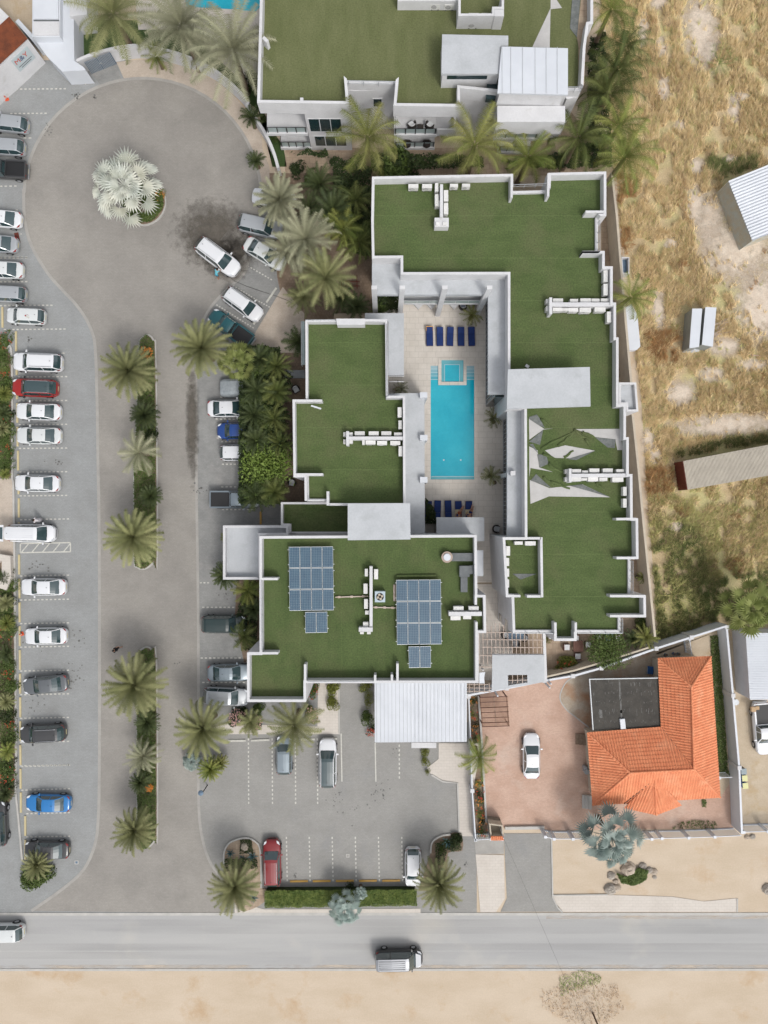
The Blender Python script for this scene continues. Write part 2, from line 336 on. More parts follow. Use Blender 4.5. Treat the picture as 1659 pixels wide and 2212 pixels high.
k = MB(); ribbon(k, lft, .30, .015, .024); ribbon(k, arc, .30, .0152, .0243); ribbon(k, rgt, .28, .0154, .0246); struct('driveway_edge', k, M['kerb_lo'])
# right-hand tan pavement round the circle
outer = smoothpts([A1(740, 395), A1(930, 378), A1(1110, 402), A1(1310, 482), A1(1480, 600), A1(1600, 760), A1(1659, 860), B1(110, 960), B1(150, 1060), B1(150, 1150)], 4)
inner = [CC + Vector((math.cos(a), math.sin(a), 0)) * (RR + .15) for a in [R(-6 + i * 5) for i in range(0, 22)]]
sheet('circle_pavement', [p for p in outer] + inner, .018, 'pink_pave')
sheet('gate_apron', [A1(575, 455), A1(740, 393), A1(770, 500), A1(640, 545)], .020, 'pave_r')
# stain, wet patches
def blot(name, pts, z, m): sheet(name, smoothpts([p for p in pts] + [pts[0]], 5)[:-1], z, m)
random.seed(4)
def jag(c, rx, ry, n, j, t): 
    return [t(c[0] + rx * math.cos(a) * (1 + random.uniform(-j, j)), c[1] + ry * math.sin(a) * (1 + random.uniform(-j, j))) for a in [2 * math.pi * i / n for i in range(n)]]
def wet(c, rx, ry, rz=0):
    mb = MB(); mb.face([(rx * 1.25 * math.cos(a), ry * 1.25 * math.sin(a), 0) for a in [i * math.pi / 16 for i in range(32)]]); o = struct('wet_patch', mb, wetmat('wet_paving', (.09, .078, .062), (1 / rx, 1 / ry, 1))); o.location = (c[0], c[1], .026); o.rotation_euler = (0, 0, rz)
def bare(c, rx, ry, rz=0):
    mb = MB(); mb.face([(rx * 1.5 * math.cos(a), ry * 1.5 * math.sin(a), 0) for a in [i * math.pi / 16 for i in range(32)]]); o = struct('bare_sand', mb, wetmat('bare_sand_patch', (.60, .52, .43), (.85 / rx, .85 / ry, 1), (.52, .43, .34), .95, 1.0)); bare.z += .0005; o.location = (c[0], c[1], bare.z); o.rotation_euler = (0, 0, rz)
bare.z = .006
BARE = ((C1(1235, 200), 2.1, 4.2, .15), (C1(1210, 1060), .9, 1.1), (C1(1300, 1400), 1.7, 3.2), (C2(1470, 20), 4.4, 3.8), (C2(1610, 380), 3, 4.2), (C2(1390, 640), 2, 1.0), (C2(965, 410), .8, 2.2), (C2(1390, 1140), 6.0, 1.3, .06), (C2(1110, 940), 2.0, 1.4), (C2(900, 1230), .8, 1.3), (C1(875, 200), .7, 2), (C1(965, 15), .9, .8), (C2(945, 1340), .8, 1), (C1(1200, 1300), 1.0, 2.2), (C1(1000, 560), .8, 1.6), (C1(1480, 620), 1.2, .7), (C2(1300, 820), 1.6, 1.0), (C1(1050, 1550), .9, .8), (C2(1180, 470), .7, 1.0), (C1(1420, 1010), .9, .5), (C2(1560, 760), 2.0, .8), (C3(1080, 130), .8, .6), (C1(1290, 330), 1.0, 1.4), (C1(980, 300), .7, 1.3), (C1(1450, 700), .8, 1.4), (C1(1100, 800), .7, .8))
for a_ in BARE: bare(*a_)
wet(A1(1365, 1500), 4.6, 3.9, -.5); wet(A1(1480, 1640), 3.2, 2.4, .4); wet(A2(1222, 1130), .75, 6.2)
st = MB()
for (t, x, y, n, s) in [(A2, 187, 598, 9, 14), (A3, 200, 370, 8, 30), (A3, 250, 380, 6, 40), (A3, 470, 1080, 22, 60), (A3, 500, 850, 14, 60), (A3, 250, 860, 14, 60), (A3, 230, 1260, 14, 60), (B4, 850, 190, 26, 50), (B4, 580, 240, 24, 90), (B4, 720, 330, 8, 60), (B3, 940, 1560, 6, 40), (A3, 1430, 560, 12, 50), (A2, 1260, 1540, 16, 40), (A1, 600, 620, 6, 10), (A1, 480, 620, 16, 40), (A1, 300, 820, 14, 30), (B4, 1400, 640, 8, 20), (B4, 313, 715, 12, 10), (A3, 1120, 1000, 6, 20), (A2, 370, 1370, 10, 40)]:
    for i in range(n):
        c = t(x + random.gauss(0, s * .6), y + random.gauss(0, s * .6)); r = random.uniform(.03, .12)
        st.face([(c.x + r * math.cos(a) * random.uniform(.5, 1.2), c.y + r * math.sin(a) * random.uniform(.5, 1.2), .028) for a in [i * 1.05 for i in range(6)]])
M['oil'] = mat('oil_spots', (.13, .128, .12), .6); struct('pavement_spots', st, M['oil'])
sheet('entrance_paving', [B3(590, 1100), B3(830, 1100), B3(830, 1520), B3(590, 1520)], .0135, 'pave_s')
def strip(name, pts, w, z, m):
    mb = MB(); P = [Vector(q[:2]) for q in pts]
    for a, b in zip(P[:-1], P[1:]):
        d = (b - a).normalized(); n = Vector((-d.y, d.x)) * w / 2; mb.face([(q.x, q.y, z) for q in (a - n, b - n, b + n, a + n)])
    struct(name, mb, M[m])
for i, yy in enumerate((1994, 2010, 2046, 2064)): strip('tyre_track', [O(-600, yy), O(2400, yy - 1)], .75, .009 + i * .0004, 'wear_x')
strip('sand_drift', [O(-600, 2090), O(2400, 2089)], .55, .0115, 'drift'); strip('sand_drift', [O(1180, 1979), O(2400, 1978)], .6, .0120, 'drift')
# pale paths
def ppath(name, pts, z=.05, m='path', base=0):
    mb = MB(); mb.prism([p for p in pts], base, z); return struct(name, mb, M[m])
ppath('entrance_path', [B3(460, 1118), B3(592, 1118), B3(592, 1443), B3(-140, 1443), B3(-250, 1385), B3(-160, 1375), B3(455, 1395)], .06)
ppath('east_path', [B3(1225, 1500), B3(1500, 1500), B4(1440, 180), B4(1450, 465), B4(1355, 465), B4(1345, 125), B4(1250, 115), B4(1180, 75), B3(1150, 1659), B3(1225, 1600)], .06)
ppath('gate_path', [B4(1460, 580), B4(1640, 585), B4(1645, 860), B4(1590, 948), B4(1490, 948)], .05)
ppath('gate_apron', [B4(1450, 470), B4(1640, 470), B4(1640, 578), B4(1461, 578)], .045, 'kerb_lo')
ppath('verge_path', [B4(-70, 880), B4(118, 930), B4(1110, 925), B4(1110, 958), B4(-70, 960)], .045)
ppath('villa_drive', [C4(-20, 448), C4(285, 448), C4(290, 860), C4(350, 946), C4(-40, 946), C4(0, 860)], .03, 'pave_s')
ppath('roadside_path', [C4(292, 842), C4(640, 838), C4(1050, 850), C4(1250, 880), C4(1462, 860), C4(1462, 946), C4(355, 946), C4(320, 900)], .04)
k = MB(); ribbon(k, [C4(282, 450), C4(290, 850), C4(320, 915), C4(352, 948)], .14, .02, .12); ribbon(k, [C4(292, 840), C4(640, 836)], .12, .02, .10); ribbon(k, [C4(1463, 862), C4(1463, 946)], .12, .02, .1)
ribbon(k, [B4(1180, 75), B4(1250, 117), B4(1345, 127), B4(1356, 440)], .16, .02, .14); ribbon(k, [B3(592, 1110), B3(594, 1443)], .14, .02, .13)
struct('path_kerb', k, M['kerb'])
# left bed pavement
ppath('left_pavement', [A2(-300, 1480), A2(82, 1480), A2(92, 1659), A3(92, 300), A3(80, 340), A3(-300, 340)], .05, 'pink_pave')
k = MB(); ribbon(k, smoothpts([A2(0, 560), A2(40, 650), A2(78, 710), A2(80, 1480)], 5) + [A2(88, 1500), A3(95, 300), A3(105, 1600), A4(100, 160), A4(120, 350), A4(145, 620)], .2, .02, .15); struct('left_kerb', k, M['kerb'])
ppath('left_bed_soil', [A2(-200, 560), A2(0, 565), A2(72, 710), A2(75, 1475), A2(-200, 1475)], .08, 'brown_pave')
ppath('left_bed_soil', [A3(-200, 345), A3(90, 345), A3(100, 1659), A4(95, 190), A4(60, 250), A4(-200, 250)], .08, 'brown_pave')
# median islands + circle bed
def island(pts, name='median_bed'):
    mb = MB(); mb.prism(pts, .01, .15); struct('median_kerb', mb, M['kerb'])
    c = sum((Vector(p[:2]) for p in pts), Vector((0, 0))) / len(pts); q = []
    for p in pts:
        d = Vector(p[:2]) - c; q.append(Vector(p[:2]) - d.normalized() * .14 if False else c + Vector((d.x * (1 - .13 / max(abs(d.x), .5)), d.y * (1 - .13 / max(abs(d.y), .5)))))
    m2 = MB(); m2.prism(q, .10, .18); struct(name, m2, M['brown_pave']); return q
isl1 = [O(301, 735), O(318, 722), O(334, 735), O(339, 780), O(342, 1195), O(335, 1215), O(315, 1230), O(296, 1226), O(289, 1200), O(289, 1000), O(293, 930)]
isl2 = [O(300, 1405), O(315, 1396), O(330, 1402), O(340, 1430), O(342, 1790), O(337, 1815), O(315, 1832), O(297, 1800), O(296, 1500)]
isl1 = smoothpts(isl1 + [isl1[0]], 3)[:-1]; isl2 = smoothpts(isl2 + [isl2[0]], 3)[:-1]; I1 = island(isl1); I2 = island(isl2)
cbed = [A1(915 + 150 * math.cos(a) * .96, 1285 + 158 * math.sin(a) * .96) for a in [i * math.pi / 16 for i in range(32)]]
CB = island(cbed, 'circle_bed')
# markings
mk = MB()
def dashes(t, x0, x1, y0, y1=None, w=.13, L=14, g=13.2):
    y1 = y0 if y1 is None else y1
    p, q = t(x0, y0), t(x1, y1); n = max(1, int(round((abs(x1 - x0) + abs(y1 - y0)) / (L + g))))
    for i in range(n):
        a = p.lerp(q, i / n); b = p.lerp(q, (i + .52) / n); mk.bar(a, b, w, .018, .022)
for y in (75, 230): dashes(A2, 0, 187, y, y - 2)
dashes(A2, 0, 347, 381, 378); dashes(A2, 25, 430, 533, 529); dashes(A2, 390, 430, 683)
for y in (833, 985, 1136, 1287, 1437, 1588): dashes(A2, 115 + (y - 833) * .013, 440, y + 1, y - 2)
for y in (80, 437, 590, 740, 889, 1041, 1191, 1341, 1493, 1643): dashes(A3, 128, 452, y + 2, y - 4)
for y in (20, 170): dashes(A4, 135, 458, y + 4, y - 6)
dashes(A4, 168, 458, 323, 316); dashes(A4, 168, 458, 471, 466)
dashes(A1, 100, 432, 567, 564); dashes(A1, 65, 310, 722, 720); dashes(A1, 150, 215, 877); dashes(A1, 0, 120, 1184, 1182); dashes(A1, 100, 125, 1334); dashes(A1, 130, 145, 1487); dashes(A1, 0, 187, 1640, 1638)
for (a, b, y) in ((1400, 1500, 962), (1370, 1560, 1101), (1405, 1530, 1245), (1410, 1560, 1388), (1405, 1570, 1532)): dashes(A2, a, b, y)
for (a, b, y) in ((1410, 1620, 17), (1270, 1340, 482), (1285, 1610, 638), (1275, 1570, 960), (1285, 1570, 1115)): dashes(A3, a, b, y)
dashes(A2, 1480, 1659, 252, 362); dashes(A2, 1375, 1620, 375, 528); dashes(B2, 12, 175, 128, 222); dashes(B2, 97, 160, 360, 395)
for x in (260, 405, 551, 698, 845, 993): dashes(B4, x - 2, x + 4, 470, 765)
for x in (17, 168, 315, 455): dashes(B3, x, x + 2, 1470, 1900)
dashes(B3, 975, 976, 1510, 1740)
for (x, y0, y1) in ((606, 1440, 1745), (822, 1500, 1745)): mk.bar(B3(x, y0), B3(x + 5, y1), .12, .018, .022)
P = [A3(130, 233), A3(448, 227), A3(448, 285), A3(130, 291)]
for i in range(4): mk.bar(P[i], P[(i + 1) % 4], .13, .018, .022)
for i in range(5):
    x = 139 + i * 66; mk.bar(A3(x, 286), A3(x + 44, 233), .11, .0225, .0245)
M['line_w2'] = M['line_w']
struct('parking_lines', mk, M['line_w'])
def plate(t, x, y, s, m, lab, rz=0):
    mb = MB(); c = t(x, y); mb.box(-s, -s, .02, s, s, .035); mb.xform(Matrix.Translation((c.x, c.y, 0)) @ Matrix.Rotation(rz, 4, 'Z')); o = single('manhole_cover', mb, M[m], lab, 'manhole cover', 'utility covers')
    m2 = MB(); m2.box(-s * .6, -s * .6, .0355, s * .6, s * .6, .040); m2.xform(Matrix.Translation((c.x, c.y, 0)) @ Matrix.Rotation(rz, 4, 'Z')); m2.build('inner_plate', M['gate' if m == 'kerb' and t is A4 else 'kerb_lo'], o)
plate(A1, 545, 523, .18, 'line_w', 'small white square cover set in the paving near the blue gate', R(40))
plate(A4, 487, 632, .20, 'kerb', 'square cover with blue centre on the paving below the parked cars')
plate(B4, 648, 590, .18, 'kerb', 'grey square drain cover in an empty bay of the south lot')
plate(A2, 1385, 1220, .12, 'kerb', 'small pale cover in the paving at the nose of the blue car')
# wheel stops
def stop(t, x0, y0, x1, y1, m, lab, grp, w=.2):
    mb = MB(); p, q = t(x0, y0), t(x1, y1); mb.bar(p, q, w, .018, .10); mb.bar(p.lerp(q, .01), p.lerp(q, .99), w * .6, .10, .125)
    single('wheel_stop', mb, M[m], lab, 'wheel stop', grp)
ws = [(A2, 17, 390, 520), (A2, 103, 545, 671), (A2, 107, 690, 822), (A2, 109, 850, 975), (A2, 111, 1000, 1125), (A2, 113, 1150, 1275), (A2, 116, 1302, 1428), (A2, 119, 1453, 1578), (A2, 121, 1604, 1726), (A3, 122, 97, 190), (A3, 123, 303, 429), (A3, 125, 455, 580), (A3, 126, 606, 732), (A3, 127, 757, 883), (A3, 128, 908, 1034), (A3, 129, 1058, 1185), (A3, 130, 1208, 1335), (A3, 131, 1360, 1486), (A3, 131, 1511, 1638), (A4, 132, 36, 163), (A4, 134, 186, 315), (A4, 162, 336, 462), (A4, 163, 487, 612)]
where = ['at the hatchback with the roof sticker', 'of the empty bay with dark oil marks, above the big white SUV', 'under the nose of the big white SUV', 'under the nose of the red SUV', 'under the nose of the white saloon below the red SUV', 'under the nose of the pearl saloon below two white cars', 'of the empty bay above the lone white saloon', 'under the nose of the lone white saloon', 'of the empty bay above the white van', 'beside the white van with its tailgate open', 'of the empty bay just below the hatched box', 'under the nose of the white saloon below the hatched box', 'of the empty bay above the small white saloon with the cone', 'behind the orange cone by the small white saloon', 'of the empty bay above the slanted dark grey saloon', 'under the nose of the slanted dark grey saloon', 'of the empty bay between the two dark grey cars', 'under the nose of the dark SUV with silver roof rails', 'of the first empty bay below the dark SUV', 'of the empty bay just above the blue saloon', 'under the nose of the blue saloon', 'of the empty bay between the blue and the black saloon', 'under the nose of the black saloon by the palm bush']
for (t, x, a, b), w in zip(ws, where): stop(t, x, a, x + 1, b, 'line_y', ('yellow wheel stop ' + w).replace('under the nose of', 'at').replace('of the empty bay', 'of the bay'), 'yellow wheel stops along the left bays')
for i, x in enumerate((282, 426, 573, 720, 868)): stop(B4, x, 752 - i, x + 113, 750 - i, 'line_o', 'orange wheel stop, %s from the red SUV' % ['first', 'second', 'third', 'fourth', 'fifth'][i], 'orange wheel stops of the south lot')
stop(B3, 35, 1483, 150, 1478, 'line_w', 'white wheel stop at the top of the bay left of the teal hatchback', 'white wheel stops')
stop(B3, 350, 1477, 440, 1475, 'line_w', 'white wheel stop between the date palm and the black-roofed SUV', 'white wheel stops')
stop(B3, 500, 1473, 580, 1471, 'line_w', 'white wheel stop at the nose of the black-roofed white SUV', 'white wheel stops')
stop(A3, 1450, 1484, 1562, 1483, 'line_w', 'white wheel stop beside the large date palm at the lot corner', 'white wheel stops')
stop(A3, 1656, 1100, 1657, 1101, 'line_w', 'x', 'white wheel stops') if False else None
stop(B2, 132, 362, 195, 268, 'line_w', 'long white wheel stop at the head of the slanted bay', 'white wheel stops')
stop(B2, 50, 500, 112, 405, 'line_w', 'white wheel stop at the nose of the white SUV in the slanted bay', 'white wheel stops')
stop(B3, 95, 30, 96, 118, 'line_o', 'orange wheel stop by the corner of the shaded roof', 'orange wheel stops at the right bays')
stop(A3, 1577, 665, 1578, 760, 'line_o', 'orange wheel stop at the nose of the dark green SUV', 'orange wheel stops at the right bays')
# wheel-stop free: brick path behind slanted bays, dark trims
sheet('terrace_brick', [B2(235, 262), B2(372, 430), B2(372, 680), B2(20, 680), B2(20, 620)], .03, 'pink_pave')
sheet('garden_paving', [B1(250, 940), B1(1659, 940), C1(0, 940), C1(400, 700), C1(700, 1090), C1(640, 1120), B1(250, 1100)], .02, 'tan_pave')
sheet('garden_soil', [B1(150, 1100), B1(830, 1100), B2(850, 430), B2(560, 430), B2(560, 700), B2(300, 700), B2(200, 200), B1(160, 1250)], .022, 'brown_pave')
sheet('garden_soil', [B2(-60, 640), B2(380, 680), B2(380, 1640), B2(-40, 1640), B2(-20, 900)], .024, 'brown_pave')
sheet('side_soil', [B3(-40, 230), B3(130, 230), B3(130, 1040), B3(0, 1040), B3(-70, 700)], .024, 'brown_pave')
sheet('east_passage', [C1(600, 1080), C1(680, 1080), C2(740, 870), C2(800, 1100), C3(940, 830), C3(600, 860), C3(250, 1060), C3(0, 1100), C3(0, 500), C2(600, 500)], .012, 'tan_pave')
# courtyard (raised slab pieces round the pool)
cy = MB(); Z = .14
P0 = B2(1175, 762, Z); P1 = B2(1452, 1485, Z); SA = B2(1223, 713, Z); SB = B2(1402, 885, Z); SI0 = B2(1243, 727, Z); SI1 = B2(1383, 865, Z)
CL, CR, CT, CBm = B2(880, 300, Z).x, B2(1650, 300, Z).x, B2(900, 300, Z).y, B3(1400, 480, Z).y
cy.box(CL, CT, 0, P0.x, CBm, Z); cy.box(P1.x, CT, 0, CR, CBm, Z); cy.box(P0.x, CT, 0, P1.x, SA.y, Z); cy.box(P0.x, P1.y, 0, P1.x, CBm, Z)
cy.box(P0.x, SA.y, 0, SA.x, P0.y, Z); cy.box(SB.x, SA.y, 0, P1.x, P0.y, Z)
struct('courtyard_paving', cy, M['cream_pave'])
ppath('side_passage', [B3(1470, 490), B3(1650, 490), C3(40, 1000), C3(0, 1100), B3(1400, 1100), B3(1400, 490)], .10, 'cream_pave')
root = empty('swimming_pool', ((P0.x + P1.x) / 2, (P0.y + P1.y) / 2, 0), 0, 'long turquoise swimming pool with a square spa at its head', 'swimming pool')
w = MB(); w.face([(P0.x, P1.y, .05), (P1.x, P1.y, .05), (P1.x, P0.y, .05), (P0.x, P0.y, .05)]); w.build('water', M['water'], root)
cp = MB(); c2 = .12
for (a, b, c, d) in ((SA.x, SA.y, SI0.x, SB.y), (SI1.x, SA.y, SB.x, SB.y), (SI0.x, SI1.y, SI1.x, SB.y), (SI0.x, SA.y, SI1.x, SI0.y)): cp.box(a, b, .0, c, d, .22)
cp.build('spa_coping', M['cream_pave'], root)
w = MB(); w.face([(SI0.x, SI1.y, .10), (SI1.x, SI1.y, .10), (SI1.x, SI0.y, .10), (SI0.x, SI0.y, .10)]); w.build('spa_bench', M['water_l'], root)
a, b = B2(1265, 757, .1), B2(1358, 862, .1); w = MB(); w.face([(a.x, b.y, .104), (b.x, b.y, .104), (b.x, a.y, .104), (a.x, a.y, .104)]); w.build('spa_water', M['water'], root)
e = MB()
for (x0, y0, x1, y1) in ((1262, 754, 1360, 757), (1262, 757, 1265, 863), (1357, 757, 1360, 863)): p, q = B2(x0, y0, .1), B2(x1, y1, .1); e.box(p.x, p.y, .1045, q.x, q.y, .11)
for i, y in enumerate((782, 804, 826, 848)):
    for (xa, xb) in ((1175, 1222), (1403, 1452)): p, q = B2(xa, y, .06), B2(xb, y + 3, .06); e.box(p.x, p.y, .0595, q.x, q.y, .07)
p, q = B2(1180, 1464, .06), B2(1450, 1467, .06); e.box(p.x, p.y, .055, q.x, q.y, .06)
for x in (1258, 1366):
    c = B2(x, 1361, .06); e.cyl(c, .09, .0515, .056, 10)
e.build('step_edge', M['step_edge'], root)
for i, y in enumerate((762, 784, 806, 828)):
    for (xa, xb) in ((1175, 1223), (1402, 1452)):
        s_ = MB(); p, q = B2(xa, y, .05), B2(xb, y + 22, .05); s_.face([(p.x, q.y, .054 + .001 * (3 - i)), (q.x, q.y, .054 + .001 * (3 - i)), (q.x, p.y, .054 + .001 * (3 - i)), (p.x, p.y, .054 + .001 * (3 - i))])
        s_.build('pool_step', M.setdefault('step%d' % i, mat('step_%d' % i, (.30 - .07 * i, .46 - .03 * i, .52 - .02 * i), .15)), root)
p, q = B2(1178, 1467, .05), B2(1450, 1485, .05); s_ = MB(); s_.face([(p.x, q.y, .054), (q.x, q.y, .054), (q.x, p.y, .054), (p.x, p.y, .054)]); s_.build('pool_step', M['water_l'], root)
# villa plot
sheet('yard_sand', [C3(380, 1160), C3(900, 900), C3(1390, 770), C4(1440, 410), C4(1300, 200), C3(1000, 1000), C3(500, 1090)], .010, 'sand_y')
sheet('brick_yard', [B3(1490, 1190), C3(0, 1150), C3(400, 1085), C3(700, 1120), C3(900, 1400), C4(700, 0), C4(1350, 230), C4(1430, 110), C4(1440, 415), C4(240, 430), B4(1530, 400), B3(1500, 1480)], .014, 'brick_yard')
fan = smoothpts([C3(640, 985), C3(480, 1060), C3(390, 1100), C3(345, 1170), C3(340, 1230), C3(380, 1290), C3(430, 1330), C3(480, 1370), C3(520, 1400)], 5)
M['fanstone'] = mat('fan_pattern_stone', (.42, .36, .29), .85, (.34, .27, .20), 1.0, coords=W_, fine=.15, c3=(.34, .19, .11), s3=.35, lo3=.5, hi3=.66)
sheet('fan_paving', fan + [C3(900, 1380), C3(960, 1070), C3(950, 930), C3(860, 920)], .018, 'fanstone')
k = MB(); ribbon(k, fan[6:], .12, .02, .06); struct('fan_kerb', k, M['kerb'])
sheet('east_yard_sand', [C3(1400, 770), C3(1900, 770), C4(1900, 405), C4(1480, 410)], .010, 'sand_y')
sheet('artificial_lawn', [A1(458, 122), A1(900, 130), A1(1180, 200), A1(1500, 330), A1(1659, 560), B1(170, 1060), B1(260, 1060), B1(240, 930), B1(80, 700), B1(0, 640), A1(1500, 590), A1(1300, 440), A1(1100, 350), A1(950, 308), A1(750, 296), A1(600, 330), A1(470, 380)], .02, 'lawn')
sheet('upper_deck', [A1(860, 0), A1(1700, -60), A1(1700, 640), A1(1500, 480), A1(1180, 190), A1(880, 190)], .03, 'path')
w = MB(); w.prism([A1(1170, -80), A1(1760, -80), A1(1625, 75), A1(1480, 60), A1(1185, 45)], 0, .05)
single('swimming_pool', w, M['water'], 'turquoise pool cut off by the top edge behind the grey date palms', 'swimming pool')
sheet('beyond_sand', [A1(-300, -200), A1(205, -200), A1(205, 200), A1(-300, 200)], .004, 'yard_sand' if 'yard_sand' in M else 'sand_y')
# ------------------------------------------------------------ buildings
def area(P): return sum(P[i][0] * P[(i + 1) % len(P)][1] - P[(i + 1) % len(P)][0] * P[i][1] for i in range(len(P)))
def xy(P): return [Vector((p[0], p[1])) for p in P]
def offset(P, t):
    P = xy(P); s = 1 if area(P) > 0 else -1; n = len(P); out = []
    for i in range(n):
        a, b, c = P[i - 1], P[i], P[(i + 1) % n]
        d1 = (b - a).normalized(); d2 = (c - b).normalized(); n1 = Vector((-d1.y, d1.x)) * s; n2 = Vector((-d2.y, d2.x)) * s
        m = n1 + n2; k = 1 + n1.dot(n2); m = m / k if k > .15 else m * 3
        out.append(b + m * t)
    return out
def parapet(mb, P, z0, z1, t=.22, low=None):
    P = xy(P); Q = offset(P, t); n = len(P)
    for i in range(n):
        j = (i + 1) % n; h = (low or {}).get(i, z1)
        if h is None: continue
        mb.prism([P[i], P[j], Q[j], Q[i]], z0, h)
def body(root, P, ztop, m='white', name='wall', z0=0):
    mb = MB(); mb.prism(xy(P), z0, ztop); mb.build(name, M[m], root)
def flat(root, P, z, m, name):
    Q = offset(P, .10); 
    if area(Q) < 0: Q = Q[::-1]
    mb = MB(); mb.face([(q.x, q.y, z) for q in Q]); mb.build(name, M[m], root)
def slab(root, P, z0, z1, m, name):
    mb = MB(); mb.prism(xy(P), z0, z1); return mb.build(name, M[m], root)
ZP, ZR = 9.2, 8.0
def rooffin(mb, t, x0, y0, x1, y1, w=.22, z1=ZP - .003, z0=ZR - .02):
    mb.bar(t(x0, y0, z1), t(x1, y1, z1), w, z0, z1)
def railline(root, pts, z0, z1, n=4, name='railing', r=.03):
    mb = MB(); mb.tube([(p[0], p[1], z1) for p in pts], r, 5); mb.tube([(p[0], p[1], (z0 + z1) / 2) for p in pts], r * .6, 4)
    for a, b in zip(pts[:-1], pts[1:]):
        for i in range(n + 1):
            c = Vector(a[:2]).lerp(Vector(b[:2]), i / n); mb.tube([(c.x, c.y, z0), (c.x, c.y, z1)], r * 1.1, 5)
    mb.build(name, M['steel'], root)
# ---- east building
z = ZP
E = [B1(802, 1122, z), C1(40, 1104, z), C1(40, 1188, z), C1(262, 1182, z), C1(266, 1098, z), C1(632, 1089, z), C1(632, 1372, z), C1(596, 1374, z), C1(596, 1594, z), C2(622, 33, z), C2(622, 130, z), C2(673, 130, z), C2(673, 360, z), C2(694, 360, z), C2(694, 582, z), C2(710, 582, z), C2(710, 1006, z), C2(757, 1006, z), C2(757, 1216, z), C2(775, 1216, z), C2(775, 1450, z), C2(798, 1450, z), C3(800, 72, z), C3(834, 72, z), C3(837, 331, z), C3(806, 333, z), C3(806, 560, z), C3(883, 560, z), C3(885, 702, z), C3(741, 702, z), C3(741, 808, z), C3(443, 808, z), C3(443, 852, z), C3(300, 852, z), C3(300, 808, z), C3(38, 808, z), C3(30, 574, z), C3(-6, 574, z), C3(-27, 193, z), C3(114, 193, z), C2(111, 1038, z), C2(6, 1036, z), C2(6, 182, z), B2(984, 184, z), B2(984, 78, z), B2(802, 80, z), B1(797, 1400, z)]
east = empty('pool_villa_block', (O(1200, 1000).x, O(1200, 1000).y, 0), 0, 'large white L-shaped building with green turf roof on the right of the pool', 'building')
body(east, E, ZR - .05)
flat(east, E, ZR, 'turf', 'roof')
pp = MB(); lowE = {2: ZP - .9, 7: ZP - .9, 25: ZP - .9, 29: ZP - .9, 30: ZP - .9, 34: ZP - .9}
parapet(pp, E, ZR - .05, ZP, .24, lowE)
for a in [(C1, 32, 1104, 30, 1255), (C1, 266, 1100, 262, 1248), (C1, 500, 1345, 622, 1345), (C1, 480, 1603, 612, 1603), (C2, 480, 40, 618, 40), (C3, 695, 78, 822, 76), (C3, 697, 325, 830, 325), (C3, 655, 567, 830, 567), (C3, 655, 694, 878, 694), (C3, 308, 735, 310, 838), (C3, 438, 735, 438, 838), (C3, 120, 200, 216, 200), (C3, 219, 193, 224, 575), (C3, 128, 569, 214, 569), (C3, 0, 567, 86, 567)]: rooffin(pp, *a)
pp.build('parapet', M['white'], east)
for pts in ([C1(42, 1175, 9), C1(260, 1168, 9)], [C1(590, 1400, 9), C1(590, 1590, 9)], [C3(800, 345, 9), C3(800, 545, 9)], [C3(735, 712, 9), C3(735, 800, 9)], [C3(732, 803, 9), C3(450, 803, 9)], [C3(295, 803, 9), C3(48, 803, 9)]): railline(east, pts, 8.25, 9.05, 3)
# stair hood with flat slab
hp = [C2(6, 785, 10.8), C2(527, 770, 10.8), C2(532, 1020, 10.8), C2(0, 1036, 10.8)]
hi = offset(hp, .45); slab(east, hi, ZR, 10.5, 'white', 'stair_housing'); slab(east, hp, 10.5, 10.8, 'grey_roof', 'housing_roof')
slab(east, [C2(4, 1015, 10.4), C2(-30, 1035, 10.4), C2(-30, 1047, 10.4), C2(4, 1047, 10.4)], 8, 10.4, 'white', 'housing_roof') if False else None
# bare slab patches where the turf has been lifted
lt = [[(140, 1100), (238, 1164), (295, 1160), (232, 1168), (142, 1232)], [(438, 1165), (720, 1163), (735, 1298), (702, 1298), (692, 1250), (690, 1230), (560, 1215), (500, 1190)], [(242, 1300), (370, 1268), (560, 1302), (400, 1350), (300, 1348)], [(142, 1275), (195, 1300), (205, 1408), (292, 1437), (150, 1412), (142, 1470)], [(145, 1488), (270, 1540), (480, 1516), (655, 1598), (268, 1592), (150, 1640)]]
dk = [[(142, 1088), (190, 1072), (210, 1100), (240, 1157), (200, 1140), (140, 1100)], [(230, 1170), (210, 1265), (140, 1245)], [(560, 1218), (690, 1230), (685, 1285), (640, 1282)], [(560, 1303), (440, 1362), (385, 1355)], [(192, 1325), (250, 1330), (265, 1385), (208, 1410)], [(150, 1492), (185, 1450), (280, 1538)], [(400, 1525), (475, 1516), (655, 1597)], [(142, 1262), (165, 1258), (200, 1320)]]
M['slab_bare'] = mat('bare_roof_slab', (.47, .46, .45), .8, (.42, .41, .40), 1, coords=W_, fine=.05); M['turf_back'] = mat('turf_backing', (.11, .12, .115), .9, (.16, .17, .165), 2, coords=W_, fine=.2)
for q in lt: mb = MB(); mb.face([(p.x, p.y, 8.012) for p in [C2(x, y, 8.0) for x, y in q][::-1]]); mb.build('bare_slab', M['slab_bare'], east)
for q in dk:
    mb = MB()
    P = [C2(x, y, 8.0) for x, y in q]
    if area(P) < 0: P = P[::-1]
    mb.prism([Vector(p[:2]) for p in P], 8.02, 8.045); mb.build('turf_flap', M['turf_back'], east)
mb = MB()
mb.prism([B3(1695, 425, 8), B3(1850, 425, 8), B3(1745, 462, 8)][::-1], 8.02, 8.04)
mb.build('turf_flap', M['turf_back'], east)
random.seed(8); mb = MB()
